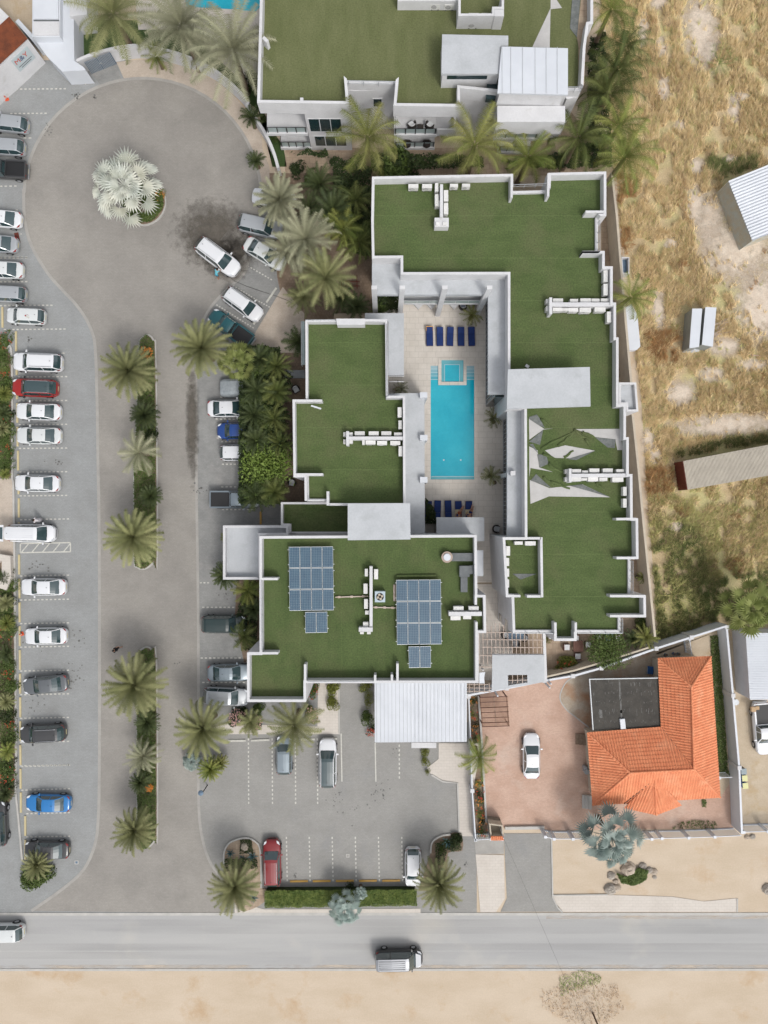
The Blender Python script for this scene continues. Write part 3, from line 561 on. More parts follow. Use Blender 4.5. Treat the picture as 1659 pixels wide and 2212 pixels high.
for (x0, y0, x1, y1) in [(220, 1285, 430, 1180), (330, 1275, 440, 1170), (230, 1320, 330, 1370), (260, 1380, 370, 1450), (480, 1180, 560, 1215), (420, 1170, 560, 1255), (280, 1500, 400, 1540), (230, 1470, 300, 1530), (560, 1500, 620, 1560), (500, 1230, 540, 1290), (360, 1350, 420, 1300), (220, 1100, 290, 1155)]:
    pts = [C2(x0 + (x1 - x0) * i / 6 + random.uniform(-6, 6), y0 + (y1 - y0) * i / 6 + random.uniform(-6, 6), 8.0) for i in range(7)]
    mb = MB(); mb.tube([(p.x, p.y, 7.98) for p in pts], .16, 8, .10); mb.build('turf_fold', M['turf'], east, True)
# gallery roofs and pool-side facade
zg = 7.5
G = [B2(802, 84, zg), B2(982, 84, zg), B2(986, 190, zg), B2(1659, 190, zg), B2(1659, 942, zg), B2(1540, 942, zg), B2(1540, 300, zg), B2(1512, 300, zg), B2(1505, 310, zg), B2(802, 310, zg)]
slab(east, G, 6.95, zg, 'grey_roof', 'gallery_roof')
G2 = [C2(2, 1040, zg), C2(108, 1040, zg), C3(112, 192, zg), C3(2, 192, zg)]
slab(east, G2, 6.95, zg, 'grey_roof', 'gallery_roof')
yN = B2(0, 310, zg).y; yF = yN + 1.8; xL = B2(1006, 0, zg).x
gl = MB(); gl.box(B2(1000, 0, zg).x, yF, .14, B2(1660, 0, zg).x, yF + .3, 6.94); xg = B2(1524, 0, 0).x
gl.box(xg + .05, yF - .01, .14, xg + .35, B2(0, 942, zg).y + .1, 6.94)
xg2 = C2(-22, 0, 0).x; gl.box(xg2, B2(0, 960, zg).y, .14, xg2 + .3, C3(0, 192, zg).y, 6.94)
gl.box(xg, B2(0, 942, zg).y - .2, .14, C2(10, 0, 0).x, B2(0, 942, zg).y + .09, 6.94)
gl.build('glass_facade', M['darkglass'], east)
bs = MB(); bs.box(B2(1006, 0, 4).x, yF - .01, 3.8, B2(1530, 0, 4).x, yN + .05, 4.05); bs.build('balcony', M['white'], east)
rg = MB(); yb = yN + .12; zx0, zx1 = B2(1008, 0, 5).x, B2(1500, 0, 5).x
rg.box(zx0, yb - .02, 4.06, zx1, yb + .02, 5.0); rg.build('balcony_glass', M['railglass'], east)
railline(east, [(zx0, yb), ((zx0 + zx1) / 2, yb), (zx1, yb)], 4.05, 5.05, 3)
mu = MB()
y0 = yF - .4; y1 = B2(0, 942, zg).y; n = 24
for i in range(n + 1):
    y = y0 + (y1 - y0) * i / n; mu.box(xg - .01, y - .03, .14, xg + .05, y + .03, 6.9)
for zz in (.3, 4.0, 5.05): mu.box(xg - .05, y0, zz, xg + .02, y1, zz + .07)
y0 = B2(0, 975, zg).y; y1 = C3(0, 192, zg).y; n = 30
for i in range(n + 1):
    y = y0 + (y1 - y0) * i / n; mu.box(xg2 - .06, y - .03, .14, xg2 - .0, y + .03, 6.9)
for zz in (.3, 4.0, 5.05): mu.box(xg2 - .1, y0, zz, xg2 - .03, y1, zz + .07)
mu.build('window_frame', M['steel'], east)
for (x, y) in ((824, 425), (980, 428), (1217, 440), (1465, 428)):
    c = B2(x, y, 0); mb = MB(); mb.box(c.x - .25, yN - .22, .14, c.x + .25, yN + .12, 10.0); mb.build('column', M['white'], east)
for y in (1050, 1470):
    c = B2(1605, y, 0); mb = MB(); mb.box(xg2 - .6, c.y - .2, .14, xg2 - .15, c.y + .2, 8.2); mb.build('column', M['white'], east)
# west wall windows above the passage
wx = C3(38, 800, ZP).x
for (ya, yb_, za, zb) in ((1990, 2055, 4.6, 6.4), (1960, 2040, .8, 2.6)):
    mb = MB(); mb.box(wx - .03, S(0, ya, 5).y, za, wx + .02, S(0, yb_, 5).y, zb); mb.build('window', M['glass'], east)
mb = MB(); mb.prism([C3(5, 740, 2.4), C3(45, 730, 2.4), C3(45, 745, 2.4), C3(5, 760, 2.4)], 0, 2.4); 
# annex on the east wall
an = [C2(712, 868, 6.2), C2(822, 868, 6.2), C2(836, 1052, 6.2), C2(760, 1054, 6.2), C2(757, 1008, 6.2), C2(712, 1008, 6.2)]
body(east, an, 5.6, 'white', 'annex_wall'); flat(east, an, 5.65, 'grey_roof', 'annex_roof'); mb = MB(); parapet(mb, an, 5.6, 6.2, .2); mb.build('annex_parapet', M['white'], east)
# ---- west building
Wp = [B2(376, 465, z), B2(574, 464, z), B2(900, 467, z), B2(905, 952, z), B2(1013, 952, z), B2(1016, 1650, z), B2(514, 1650, z), B2(514, 1622, z), B2(382, 1622, z), B2(379, 1470, z), B2(303, 1470, z), B2(297, 977, z), B2(379, 977, z)]
west = empty('pool_villa_block', (O(900, 900).x, O(900, 900).y, 0), 0, 'white building with green turf roof between the parking and the pool', 'building')
body(west, Wp, ZR - .05); flat(west, Wp, ZR, 'turf', 'roof'); pp = MB(); parapet(pp, Wp, ZR - .05, ZP, .22, {2: ZP - .25, 6: ZP - .9, 7: ZP - .9, 8: ZP - .6, 12: ZP - .25, 0: ZP - .25, 5: ZP - .6})
for a in [(B2, 300, 984, 485, 984), (B2, 312, 1453, 490, 1453), (B2, 521, 1560, 521, 1650), (B2, 380, 1463, 382, 1620)]: rooffin(pp, *a)
pp.build('parapet', M['white'], west)
for pts in ([B2(398, 1612, 9), B2(508, 1612, 9)], [B2(896, 500, 9.1), B2(900, 940, 9.1)], [B2(388, 1475, 9), B2(388, 1612, 9)], [B2(380, 472, 9.1), B2(570, 470, 9.1)]): railline(west, pts, 8.5, 9.15, 4)
slab(west, [B2(574, 463, 9.35), B2(757, 463, 9.35), B2(757, 502, 9.35), B2(580, 502, 9.35)], 8.2, 9.35, 'white', 'roof_wall')
zl = 4.2
slab(west, [B2(757, 428, zl), B2(1005, 428, zl), B2(1005, 822, zl), B2(905, 822, zl), B2(905, 480, zl), B2(757, 480, zl)], 3.8, zl, 'grey_roof', 'canopy_roof')
slab(west, [B2(900, 940, zl), B2(1110, 935, zl), B2(1135, 965, zl), B3(1138, 167, zl), B3(1040, 170, zl), B2(1010, 1600, zl)], 3.8, zl, 'grey_roof', 'canopy_roof')
gx = MB(); p, q = B2(915, 828, 4), B2(1003, 866, 0); yy = B2(0, 822, zl).y
gx.box(B2(915, 0, 2).x, yy + .5, .14, B2(1000, 0, 2).x, yy + .6, 3.75); gx.box(B2(980, 0, 1).x, yy + .6, .14, B2(982, 0, 1).x + .1, B2(0, 440, zl).y, 3.75)
gx.build('glass_wall', M['darkglass'], west)
gx = MB(); gx.box(B2(1050, 0, 0).x, B2(0, 960, zl).y, .14, B2(1050, 0, 0).x + .1, B3(0, 160, zl).y, 3.75); gx.build('glass_wall', M['darkglass'], west)
gx = MB()
for yy2 in (822, 855): c = B2(912, yy2 + 8, 3.0); d = B2(1005, yy2 + 8, 3.0); gx.box(c.x, c.y - .04, 2.95, d.x, c.y + .04, 3.05)
gx.build('window_frame', M['white'], west)
for (x, y) in ((1130, 948), (1131, 1219), (1131, 1487)):
    c = B2(x, y, 4.9); mb = MB(); mb.box(c.x - .37, c.y - .28, .14, c.x + .37, c.y + .28, 4.9); mb.build('column', M['whiteb'], west)
mb = MB(); mb.prism([B2(352, 480, 6), B2(374, 480, 6), B2(374, 755, 6), B2(354, 755, 6)], 5.8, 6.0); mb.build('balcony', M['railglass'], west)
railline(west, [B2(352, 480, 6.9), B2(354, 755, 6.9)], 5.9, 6.9, 4)
mb = MB(); mb.prism([B2(248, 790, 3), B2(375, 790, 3), B2(375, 840, 3), B2(248, 840, 3)], 2.7, 3.0); mb.build('canopy_roof', M['duct'], west)
# ---- south building
Sp = [B3(86, 186, z), B3(1468, 177, z), B3(1472, 562, z), B3(1528, 562, z), B3(1532, 806, z), B3(1480, 806, z), B3(1480, 1120, z), B3(383, 1120, z), B3(383, 1240, z), B3(8, 1240, z), B3(8, 925, z), B3(88, 925, z)]
south = empty('pool_villa_block', (O(800, 1320).x, O(800, 1320).y, 0), 0, 'white building whose turf roof carries the two solar arrays', 'building')
body(south, Sp, ZR - .05); flat(south, Sp, ZR, 'turf_v', 'roof'); pp = MB(); parapet(pp, Sp, ZR - .05, ZP, .24, {2: ZP - .4, 3: ZP - .4, 4: ZP - .4, 6: ZP})
for a in [(B3, 98, 458, 203, 458), (B3, 20, 930, 205, 930), (B3, 377, 1000, 377, 1112), (B3, 822, 1068, 822, 1112), (B3, 929, 1066, 929, 1112), (B3, 964, 996, 964, 1112), (B3, 1462, 562, 1462, 622), (B3, 1466, 732, 1466, 1112)]: rooffin(pp, *a)
pp.build('parapet', M['white'], south)
railline(south, [B3(395, 1108, 9.3), B3(810, 1108, 9.3)], 8.6, 9.35, 4); railline(south, [B3(100, 470, 9.3), B3(104, 910, 9.3)], 8.6, 9.35, 4)
hp = [B3(648, -22, 10.8), B3(1044, -24, 10.8), B3(1047, 207, 10.8), B3(648, 212, 10.8)]
slab(south, offset(hp, .4), ZR - .5, 10.5, 'white', 'stair_housing'); slab(south, hp, 10.5, 10.8, 'grey_roof', 'housing_roof')
sb = [B3(-145, 118, 5.2), B3(225, 118, 5.2), B3(272, 120, 5.2), B3(272, 180, 5.2), B3(86, 182, 5.2), B3(86, 462, 5.2), B3(-145, 462, 5.2)]
body(south, sb, 4.4, 'white', 'terrace_wall'); flat(south, sb, 4.45, 'grey_roof', 'terrace_roof'); mb = MB(); parapet(mb, sb, 4.4, 5.2, .24, {4: 4.5}); mb.build('terrace_parapet', M['white'], south)
sd = [B3(222, -30, 5), B3(660, -30, 5), B3(660, 172, 5), B3(272, 172, 5), B3(272, 120, 5), B3(222, 118, 5)]
body(south, sd, 4.0, 'white', 'terrace_wall'); flat(south, sd, 4.05, 'turf', 'terrace_turf'); mb = MB(); parapet(mb, sd, 4.0, 4.9, .2, {1: 4.1, 2: 4.1}); mb.build('terrace_parapet', M['white'], south)
slab(south, [B3(1212, 66, zl), B3(1515, 66, zl), B3(1515, 218, zl), B3(1440, 218, zl), B3(1440, 180, zl), B3(1212, 180, zl)], 3.8, zl, 'grey_roof', 'canopy_roof')
mb = MB(); mb.prism([B3(1206, 72, 3), B3(1430, 72, 3), B3(1430, 170, 3), B3(1206, 170, 3)], .14, 3.79); mb.build('glass_wall', M['darkglass'], south)
slab(south, [B3(1468, 276, zl), B3(1509, 276, zl), B3(1509, 440, zl), B3(1468, 440, zl)], 3.9, zl, 'whiteb', 'canopy_roof')
slab(south, [B3(1130, 100, 3), B3(1200, 100, 3), B3(1200, 110, 3), B3(1130, 110, 3)], 0, .3, 'cream_wall', 'planter_edge')
# ---- north building
zn = 9.2
Np = [B1(88, -500, zn), B1(90, 0, zn), B1(72, 652, zn), B1(655, 660, zn), B1(642, 500, zn), B1(953, 506, zn), B1(938, 672, zn), B1(1362, 678, zn), B1(1362, 560, zn), C1(-10, 590, zn), C1(380, 600, zn), C1(388, 545, zn), C1(486, 545, zn), C1(500, 300, zn), C1(520, 155, zn), C1(548, 150, zn), C1(550, -500, zn)]
north = empty('pool_villa_block', (O(850, 100).x, O(850, 100).y, 0), 0, 'white building with balconies and faded green turf roof at the top', 'building')
yS = B1(0, 656, zn).y; yR0 = B1(0, 504, zn).y; X = lambda t, x, z=4: t(x, 0, z).x
yT = B1(88, -500, zn).y - .05
LB = [(X(B1, 140), yT), (X(B1, 140), yS + 2.4), (X(B1, 395), yS + 2.4), (X(B1, 395), yS), (X(B1, 650, zn), yS), (X(B1, 645, zn), yR0), (X(B1, 950, zn), yR0), (X(B1, 942), yS + 2.4), (X(B1, 1330), yS + 2.4), (X(B1, 1345, zn), yS + 2.4), (X(B1, 1362, zn), B1(0, 560, zn).y), (X(C1, -90), B1(0, 560, zn).y), (X(C1, -90), yS + 1.6), (X(C1, 325), yS + 1.6), (X(C1, 330), B1(0, 560, zn).y), (X(C1, 486, zn), B1(0, 545, zn).y), (X(C1, 486, zn), yT)]
body(north, LB, 7.3); body(north, Np, 7.95, z0=7.302); flat(north, Np, 8.0, 'turf_n', 'roof'); pp = MB(); parapet(pp, Np, 7.95, zn, .26, {4: 8.5, 11: 8.4})
for a in [(B1, 110, 235, 138, 262), (B1, 355, 620, 355, 652)]: rooffin(pp, *a, w=.3)
pp.build('parapet', M['white'], north)
railline(north, [B1(652, 515, 9.2), B1(940, 520, 9.2)], 8.4, 9.25, 3); railline(north, [C1(392, 552, 9.2), C1(482, 552, 9.2)], 8.3, 9.2, 2)
yS = B1(0, 656, zn).y                     # south facade plane
def win(x0, x1, z0, z1, y=None, m='glass', name='window', nf=3):
    y = yS if y is None else y
    f = MB(); f.box(x0 - .08, y - .04, z0 - .08, x1 + .08, y + .02, z1 + .08); fo = f.build(name, M['white'], north)
    p = MB()
    for i in range(nf): p.box(x0 + (x1 - x0) * i / nf + .04, y - .055, z0, x0 + (x1 - x0) * (i + 1) / nf - .04, y - .03, z1)
    p.build('pane', M[m], fo)
win(B1(405, 0, 5).x, B1(610, 0, 5).x, 4.1, 6.4); win(B1(440, 0, 2).x, B1(640, 0, 2).x, 1.1, 3.0); win(B1(1010, 0, 2).x, B1(1190, 0, 2).x, 4.1, 6.2, yS + 2.4, nf=2)
yR = B1(0, 504, zn).y; win(B1(808, 0, 7).x, B1(865, 0, 7).x, 4.6, 5.9, yR - .02, nf=1)
for (t, xa, xb, zf, dep, rec, xo) in ((B1, 135, 393, 4.0, .27, 2.39, 0), (B1, 222, 425, .55, .05, 2.39, 0), (B1, 942, 1212, 4.0, .4, 2.39, 0), (B1, 945, 1200, .55, .05, 2.39, 0), (B1, 1213, 1328, 4.0, .3, 2.39, 1), (C1, -85, 190, 4.0, .8, 1.59, 0), (C1, 191, 322, 4.0, .7, 1.59, 1), (C1, -60, 150, .55, .5, 1.59, 0)):
    xa, xb = t(xa, 0, zf).x, t(xb, 0, zf).x; y = yS
    mb = MB(); mb.box(xa, y - dep, zf - .4, xb, y + rec, zf)
    if xo: mb.box(xa, y - dep, zf, xb, y - dep + .15, zf + .9); mb.box(xb - .15, y - dep + .151, zf, xb, y + rec, zf + .9)
    bo = mb.build('balcony', M['white'], north)
    if not xo:
        r = MB(); r.box(xa + .06, y - dep + .14, zf + .95, xb - .06, y - dep + .18, zf + .99); r.box(xa + .08, y - dep + .18, zf + .95, xa + .12, y + rec - .4, zf + .99)
        for i in range(5): x = xa + .15 + (xb - xa - .3) * i / 4; r.box(x - .05, y - dep + .12, zf, x + .05, y - dep + .16, zf + .95)
        r.build('balcony_rail', M['dark_metal'], bo); r = MB(); r.box(xa + .08, y - dep + .165, zf + .05, xb - .06, y - dep + .175, zf + .9); r.build('balcony_glass', M['railglass'], bo)
pr = MB(); pr.box(B1(940, 0, zn).x, yS - .9, 6.9, B1(1362, 0, zn).x, yS - .002, 9.19); pr.box(B1(75, 0, zn).x, yS - .55, 7.3, B1(655, 0, zn).x, yS - .003, 9.18) if False else None
# stair housing and white metal roof on the north building
hp = [B1(1248, 218, 10.9), B1(1668, 226, 10.9), B1(1668, 290, 10.9), B1(1620, 290, 10.9), B1(1616, 468, 10.9), B1(1243, 468, 10.9)]
slab(north, [B1(1252, 230, 10.5), B1(1616, 236, 10.5), B1(1610, 460, 10.5), B1(1252, 462, 10.5)], 7.9, 10.6, 'white', 'stair_housing'); slab(north, hp, 10.6, 10.9, 'grey_roof', 'housing_roof')
yy = B1(0, 462, 10.5).y; mb = MB(); mb.box(B1(1280, 0, 10).x, yy - .03, 9.5, B1(1535, 0, 10).x, yy + .05, 10.4); mb.build('window', M['glass'], north)
mb = MB(); mb.prism([B1(1545, 488, 9.8), B1(1618, 488, 9.8), B1(1580, 652, 8), B1(1520, 648, 8)], 7.96, 8.6); mb.build('skylight', M['glass'], north)
wr = [C1(5, 296, 11.2), C1(388, 306, 11.2), C1(388, 602, 11.2), C1(-60, 590, 11.2), B1(1625, 296, 11.2)]
slab(north, offset(wr, .25), 7.9, 11.0, 'white', 'upper_wall'); slab(north, wr, 11.0, 11.2, 'whiteb', 'metal_roof')
sm = MB()
for x in (-30, 25, 100, 180, 250, 320): a, b = C1(x, 300, 11.2), C1(x, 596, 11.2); sm.box(a.x - .02, a.y, 11.2, a.x + .02, b.y, 11.24)
sm.build('seam_rib_line', M['grey_roof'], north)
yu = C1(0, 600, 11.2).y; slab(north, [(C1(-60, 0, 9).x, yu - 1.3), (C1(372, 0, 9).x, yu - 1.3), (C1(372, 0, 9).x, yu + .2), (C1(-60, 0, 9).x, yu + .2)], 6.6, 8.9, 'white', 'upper_wall')
# roof-top utility court of the north building
uc = [B1(1350, -60, 9.8), B1(1350, 105, 9.8), B1(1580, 105, 9.8), B1(1580, 62, 9.8), B1(1640, 62, 9.8), B1(1640, -60, 9.8)]
mb = MB(); parapet(mb, uc, 8, 9.9, .22, {5: None}); mb.box(B1(1580, 0, 9.9).x, B1(0, 62, 9.9).y, 8, B1(1640, 0, 9.9).x, B1(0, 105, 9.9).y, 9.95); mb.build('utility_wall', M['white'], north)
mb = MB(); mb.box(B1(965, 0, 9).x, B1(0, -40, 9).y, 8, B1(1350, 0, 9).x, B1(0, 20, 9).y, 9.3); mb.build('utility_wall', M['white'], north)
mb = MB()
for q in ([(162, 298), (278, 50), (272, 302)], [(278, -60), (350, 50), (278, 58)]):
    P = [C1(x, y, 8.02) for x, y in q]; 
    if area(P) < 0: P = P[::-1]
    mb = MB(); mb.face([(p.x, p.y, 8.012) for p in P]); mb.build('bare_slab', M['slab_bare'], north)
mb = MB(); P = [C1(420, -80, 8), C1(472, -80, 8), C1(445, 240, 8), C1(400, 180, 8)]; mb.prism(xy(P), 8.02, 8.06); mb.build('turf_flap', M['turf_back'], north)
mb = MB(); P = [C1(478, -80, 8), C1(522, -80, 8), C1(500, 300, 8), C1(490, 540, 8), C1(455, 540, 8), C1(455, 300, 8), C1(445, 240, 8)]
if area(P) < 0: P = P[::-1]
mb.face([(p.x, p.y, 8.011) for p in P]); mb.build('bare_slab', M['tan_pave'], north)
# ---- compound walls
def wall(pts, h, t, label, m='white', posts=0, z0=0, base=True):
    mb = MB(); ribbon(mb, pts, t, z0, h)
    o = single('boundary_wall', mb, M[m], label, 'wall', 'boundary walls')
    if posts:
        pm = MB(); P = [Vector(p[:2]) for p in pts]
        for a, b in zip(P[:-1], P[1:]):
            n = max(1, int((b - a).length / posts))
            for i in range(n): c = a.lerp(b, i / n); pm.box(c.x - .2, c.y - .2, z0, c.x + .2, c.y + .2, h + .08)
        pm.build('pier', M['white'], o)
    return o
wall(smoothpts([A1(475, 388, 2), A1(600, 338, 2), A1(750, 300, 2), A1(850, 288, 2), A1(950, 296, 2), A1(1100, 330, 2), A1(1230, 375, 2), A1(1350, 435, 2), A1(1480, 540, 2), A1(1570, 640, 2), B1(10, 670, 2), B1(60, 745, 2), B1(125, 850, 2), B1(175, 960, 2), B1(205, 1065, 2)], 4), 2.0, .3, 'curved white wall round the turning circle in front of the artificial lawn')
wall([C1(668, 1095, 3), C1(700, 1380, 3), C1(722, 1659, 3), C2(790, 868, 3)], 3.0, .22, 'tall white wall on the right edge of the compound, upper length beside the scrub', 'cream_wall')
wall([C2(800, 1070, 3), C2(835, 1400, 3), C2(858, 1659, 3), C3(942, 825, 3)], 3.0, .22, 'tall white wall on the right edge of the compound, lower length below the annex', 'cream_wall')
wall([B3(1400, 1200, 2.5), B3(1659, 1153, 2.5), C3(240, 1105, 2.5), C3(420, 1075, 2.5), C3(600, 1025, 2.5), C3(950, 900, 2.5), C3(1395, 758, 2.5)], 2.5, .2, 'long slanted white wall along the orange-roofed villa plot', 'whiteb', 3.6)
wall([C3(230, 1085, 2.4), C3(430, 1040, 2.4), C3(650, 975, 2.4), C3(900, 895, 2.4)], 2.4, .18, 'inner cream wall just behind the slanted white wall', 'cream_wall')
wall([C3(1400, 765, 2.3), C3(1440, 1200, 2.3), C3(1480, 1659, 2.3), C4(1497, 455, 2.3)], 2.2, .2, 'straight white wall down the right of the orange-roofed villa', 'whiteb', 7)
wall([B3(1418, 1205, 1.6), B3(1430, 1500, 1.6), B4(1440, 180, 1.6), B4(1462, 500, 1.6)], 1.5, .12, 'low white wall beside the narrow flower bed of orange blooms', 'whiteb', 5)
wall([B3(1480, 1200, .4), B3(1500, 1480, .4), B4(1530, 390, .4)], .35, .2, 'low grey kerb wall between the flower bed and the pink brick yard', 'kerb')
wall([C4(-10, 420, .4), C4(240, 416, .4)], .3, .3, 'low pale wall closing the bottom left of the pink brick yard', 'kerb')
wall([A3(-20, 327, .8), A3(38, 327, .8), A3(40, 440, .8), A3(10, 520, .8)], .8, 1.0, 'low beige garden wall beside the left planting bed', 'path')
# slatted white fences
def fence(t, pts, h, n, label, lean=0):
    P = [Vector(p[:2]) for p in pts]; root = empty('slatted_fence', (P[0].x, P[0].y, 0), 0, label, 'fence', 'white slatted fences')
    L = sum((b - a).length for a, b in zip(P[:-1], P[1:]))
    for a, b in zip(P[:-1], P[1:]):
        mb = MB(); d = (b - a); u = d.normalized()
        for zz in (.15, h): mb.bar(a, b, .07, zz - .04, zz + .04)
        k = int(d.length / .16)
        for i in range(k): c = a.lerp(b, (i + .5) / k); mb.bar(c - u * .03, c + u * .03, .04, .19, h - .04)
        mb.bar(a, b, .16, 0, .10)
        mb.build('slat_panel', M['whiteb'], root)
        pm = MB(); pm.box(a.x - .14, a.y - .14, 0, a.x + .14, a.y + .14, h + .1); pm.build('post', M['whiteb'], root)
    return root
fence(C4, [C4(245, 470, 1.8), C4(300, 484, 1.8), C4(420, 484, 1.8), C4(560, 482, 1.8)], 1.8, 20, 'white slatted sliding gate left of the blue-grey fan palm')
fence(C4, [C4(800, 482, 1.8), C4(920, 484, 1.8), C4(985, 480, 1.8), C4(1155, 476, 1.8), C4(1320, 470, 1.8), C4(1490, 462, 1.8)], 1.8, 20, 'white slatted fence below the orange-roofed villa, right of the fan palm')
fence(C4, [C4(1505, 440, 1.8), C4(1659, 436, 1.8), C4(1800, 434, 1.8)], 1.8, 20, 'white slatted fence at the right edge under the sandy yard')
fence(C4, [B4(1462, 495, 1.6), B4(1560, 490, 1.6), B4(1640, 500, 1.6)], 1.4, 20, 'short white slatted gate at the end of the pale path')
fence(C4, [C3(1165, 840, 1.8), C3(1180, 945, 1.8)], 1.6, 20, 'short white slatted gate at the top of the orange-roofed villa')
fence(C4, [C4(1350, 95, 1.6), C4(1430, 92, 1.6)], 1.6, 20, 'short white slatted gate on the right side of the orange-roofed villa')
# blue gate
g0, g1 = A1(575, 455), A1(738, 390)
root = empty('metal_gate', g0, 0, 'blue-grey double metal gate with vertical ribs in the white wall', 'gate')
d = (g1 - g0); u = d.normalized(); nn = Vector((-u.y, u.x, 0))
for s in (0, 1):
    a = g0 + d * (.5 * s + .01) - nn * .25; b = g0 + d * (.5 * s + .49) - nn * .25; mb = MB(); mb.bar(a, b, .05, .03, 1.95)
    for i in range(9): c = a.lerp(b, (i + .5) / 9); mb.bar(c - u * .03, c + u * .03, .10, .03, 1.97)
    lf_ = mb.build('gate_leaf', M['gate'], root); mb = MB()
    for i in range(10): c = a.lerp(b, (i + .02) / 10); mb.bar(c - u * .035, c + u * .035, .13, .04, 1.975)
    mb.build('gate_rib', M['steel'], lf_)
mb = MB(); c = g0 + d * .5 - nn * .33; mb.box(c.x - .12, c.y - .05, 1.0, c.x + .12, c.y + .05, 1.15); mb.build('handle', M['steel'], root)
# top-left white service buildings
sv = empty('service_building', A1(60, 500), 0, 'white building with brown tiled roof and a small sign on its wall', 'building')
hb = 4.0
SP = [A1(178, 250, hb), A1(0, 418, hb), A1(-160, 560, hb), A1(-600, 100, hb), A1(-200, -150, hb), A1(60, 108, hb)]
body(sv, SP, 3.9); mb = MB(); P = [Vector(p) for p in SP]
ra, rb = A1(-60, 60, 5.2), A1(-250, 250, 5.2)
def tiles(mb, a, b, c, d, n, r=.06):
    a, b, c, d = [Vector(p) for p in (a, b, c, d)]
    nrm = (b - a).cross(d - a).normalized(); nrm = nrm if nrm.z > 0 else -nrm
    rows0 = []; K = n * 4
    for i in range(K + 1):
        t = i / K; h = r * (.5 + .5 * math.cos(2 * math.pi * i / 4)) ; rows0.append((a.lerp(b, t) + nrm * h, d.lerp(c, t) + nrm * h))
    mb.grid([[p, q] for p, q in rows0])
P0_, P1_, P2_ = A1(178, 250, 4), A1(-160, 560, 4), A1(65, 110, 4)
tiles(mb, P2_, Vector(P2_) + (Vector(P1_) - Vector(P0_)), P1_, P0_, 26) if False else None
a, b = Vector(A1(178, 250, 4.05)), Vector(A1(60, 108, 4.25)); dd = Vector(A1(-160, 560, 4)) - Vector(A1(178, 250, 4)); dd.z = 0
tiles(mb, a, b, b + dd, a + dd, 22, .09); mb.build('tiled_roof', M['tile_r'], sv)
up = dd.normalized(); no = Vector((-up.y, up.x, 0)); no = no if no.y < 0 else -no
sg = Vector(A1(178, 250, 4)) + up * 3.0 + no * .03
def onwall(x, zz, off): return sg - up * x + no * off + Vector((0, 0, zz - 4))
mb = MB(); mb.bar(sg + no * .02 - up * .3 , sg + no * .02 - up * 2.5, .04, 1.6, 3.5)
M['signb'] = mat('sign_board', (.42, .48, .50), .6); sgo = mb.build('sign', M['signb'], sv)
def text(s, size, m, pos, xdir, ydir, parent, name='sign_lettering'):
    cu = bpy.data.curves.new(name, 'FONT'); cu.body = s; cu.size = size; cu.extrude = .004; cu.align_x = 'CENTER'; cu.align_y = 'CENTER'
    to = bpy.data.objects.new('tmp', cu); col.objects.link(to); bpy.context.view_layer.update()
    me = bpy.data.meshes.new_from_object(to.evaluated_get(bpy.context.evaluated_depsgraph_get())); me.name = name; bpy.data.objects.remove(to)
    xd = xdir.normalized(); yd = ydir.normalized(); zd = xd.cross(yd)
    Mx = Matrix((( xd.x, yd.x, zd.x, pos.x), (xd.y, yd.y, zd.y, pos.y), (xd.z, yd.z, zd.z, pos.z), (0, 0, 0, 1)))
    Mx = Matrix.Translation(-ORG[parent.name]) @ Mx; me.transform(Mx); me.materials.clear(); me.materials.append(m)
    o = bpy.data.objects.new(name, me); col.objects.link(o); o.parent = parent; ORG[o.name] = ORG[parent.name]; return o
xd = -up; yd = Vector((0, 0, 1))
if xd.cross(yd).dot(no) < 0: xd = up
c0 = sg - up * 1.4 + no * .055
M['sign_red'] = mat('sign_red', (.50, .06, .03), .6); M['sign_blue'] = mat('sign_blue', (.03, .05, .14), .6)
for s_, k_, m_ in (('M', -.62, 'sign_red'), ('&', -.05, 'sign_blue'), ('Y', .45, 'sign_red')): text(s_, .85, M[m_], Vector((c0.x, c0.y, 2.85)) + xd * k_, xd, yd, sgo)
mb = MB()
for zz, wd in ((2.15, 1.7), (1.9, 1.3)): a = Vector((c0.x, c0.y, 0)) ; mb.bar(a - xd * wd / 2, a + xd * wd / 2, .01, zz - .04, zz + .04)
mb.build('sign_rule', M['duct'], sgo)
# second white block
s2 = empty('service_building', A1(350, 300), 0, 'white block with flat metal roof beside the artificial lawn', 'building')
h2 = 3.3; T2 = [A1(205, -300, h2), A1(440, -300, h2), A1(455, 100, h2), A1(382, 240, h2), A1(205, 235, h2)]
body(s2, [A1(205, -300, h2), A1(382, -300, h2), A1(382, 235, h2), A1(205, 235, h2)], h2, 'whiteb')
mb = MB(); P = [A1(212, -300, 3.5), A1(370, -300, 3.5), A1(370, 120, 3.5), A1(212, 120, 3.5)]; mb.prism(xy(P), 3.3, 3.5); mb.build('metal_roof', M['whiteb'], s2)
mb = MB(); P = [A1(212, 135, 3.45), A1(374, 135, 3.45), A1(374, 222, 3.45), A1(212, 222, 3.45)]; mb.prism(xy(P), 3.3, 3.42); mb.build('water_tank', M['white'], s2)
mb = MB(); P = [A1(212, 124, 3.4), A1(374, 124, 3.4), A1(374, 131, 3.4), A1(212, 131, 3.4)]; mb.prism(xy(P), 3.3, 3.36); mb.build('gutter', M['duct'], s2)
mb = MB(); mb.prism(xy([A1(385, -300, 2.6), A1(444, -300, 2.6), A1(468, 120, 2.6), A1(472, 385, 2.6), A1(395, 250, 2.6)]), 0, 2.6)
mb.build('low_wall', M['whiteb'], s2)
s3 = empty('guard_room', A1(400, 350), 0, 'plain white angular block beside the blue-grey gate', 'building')
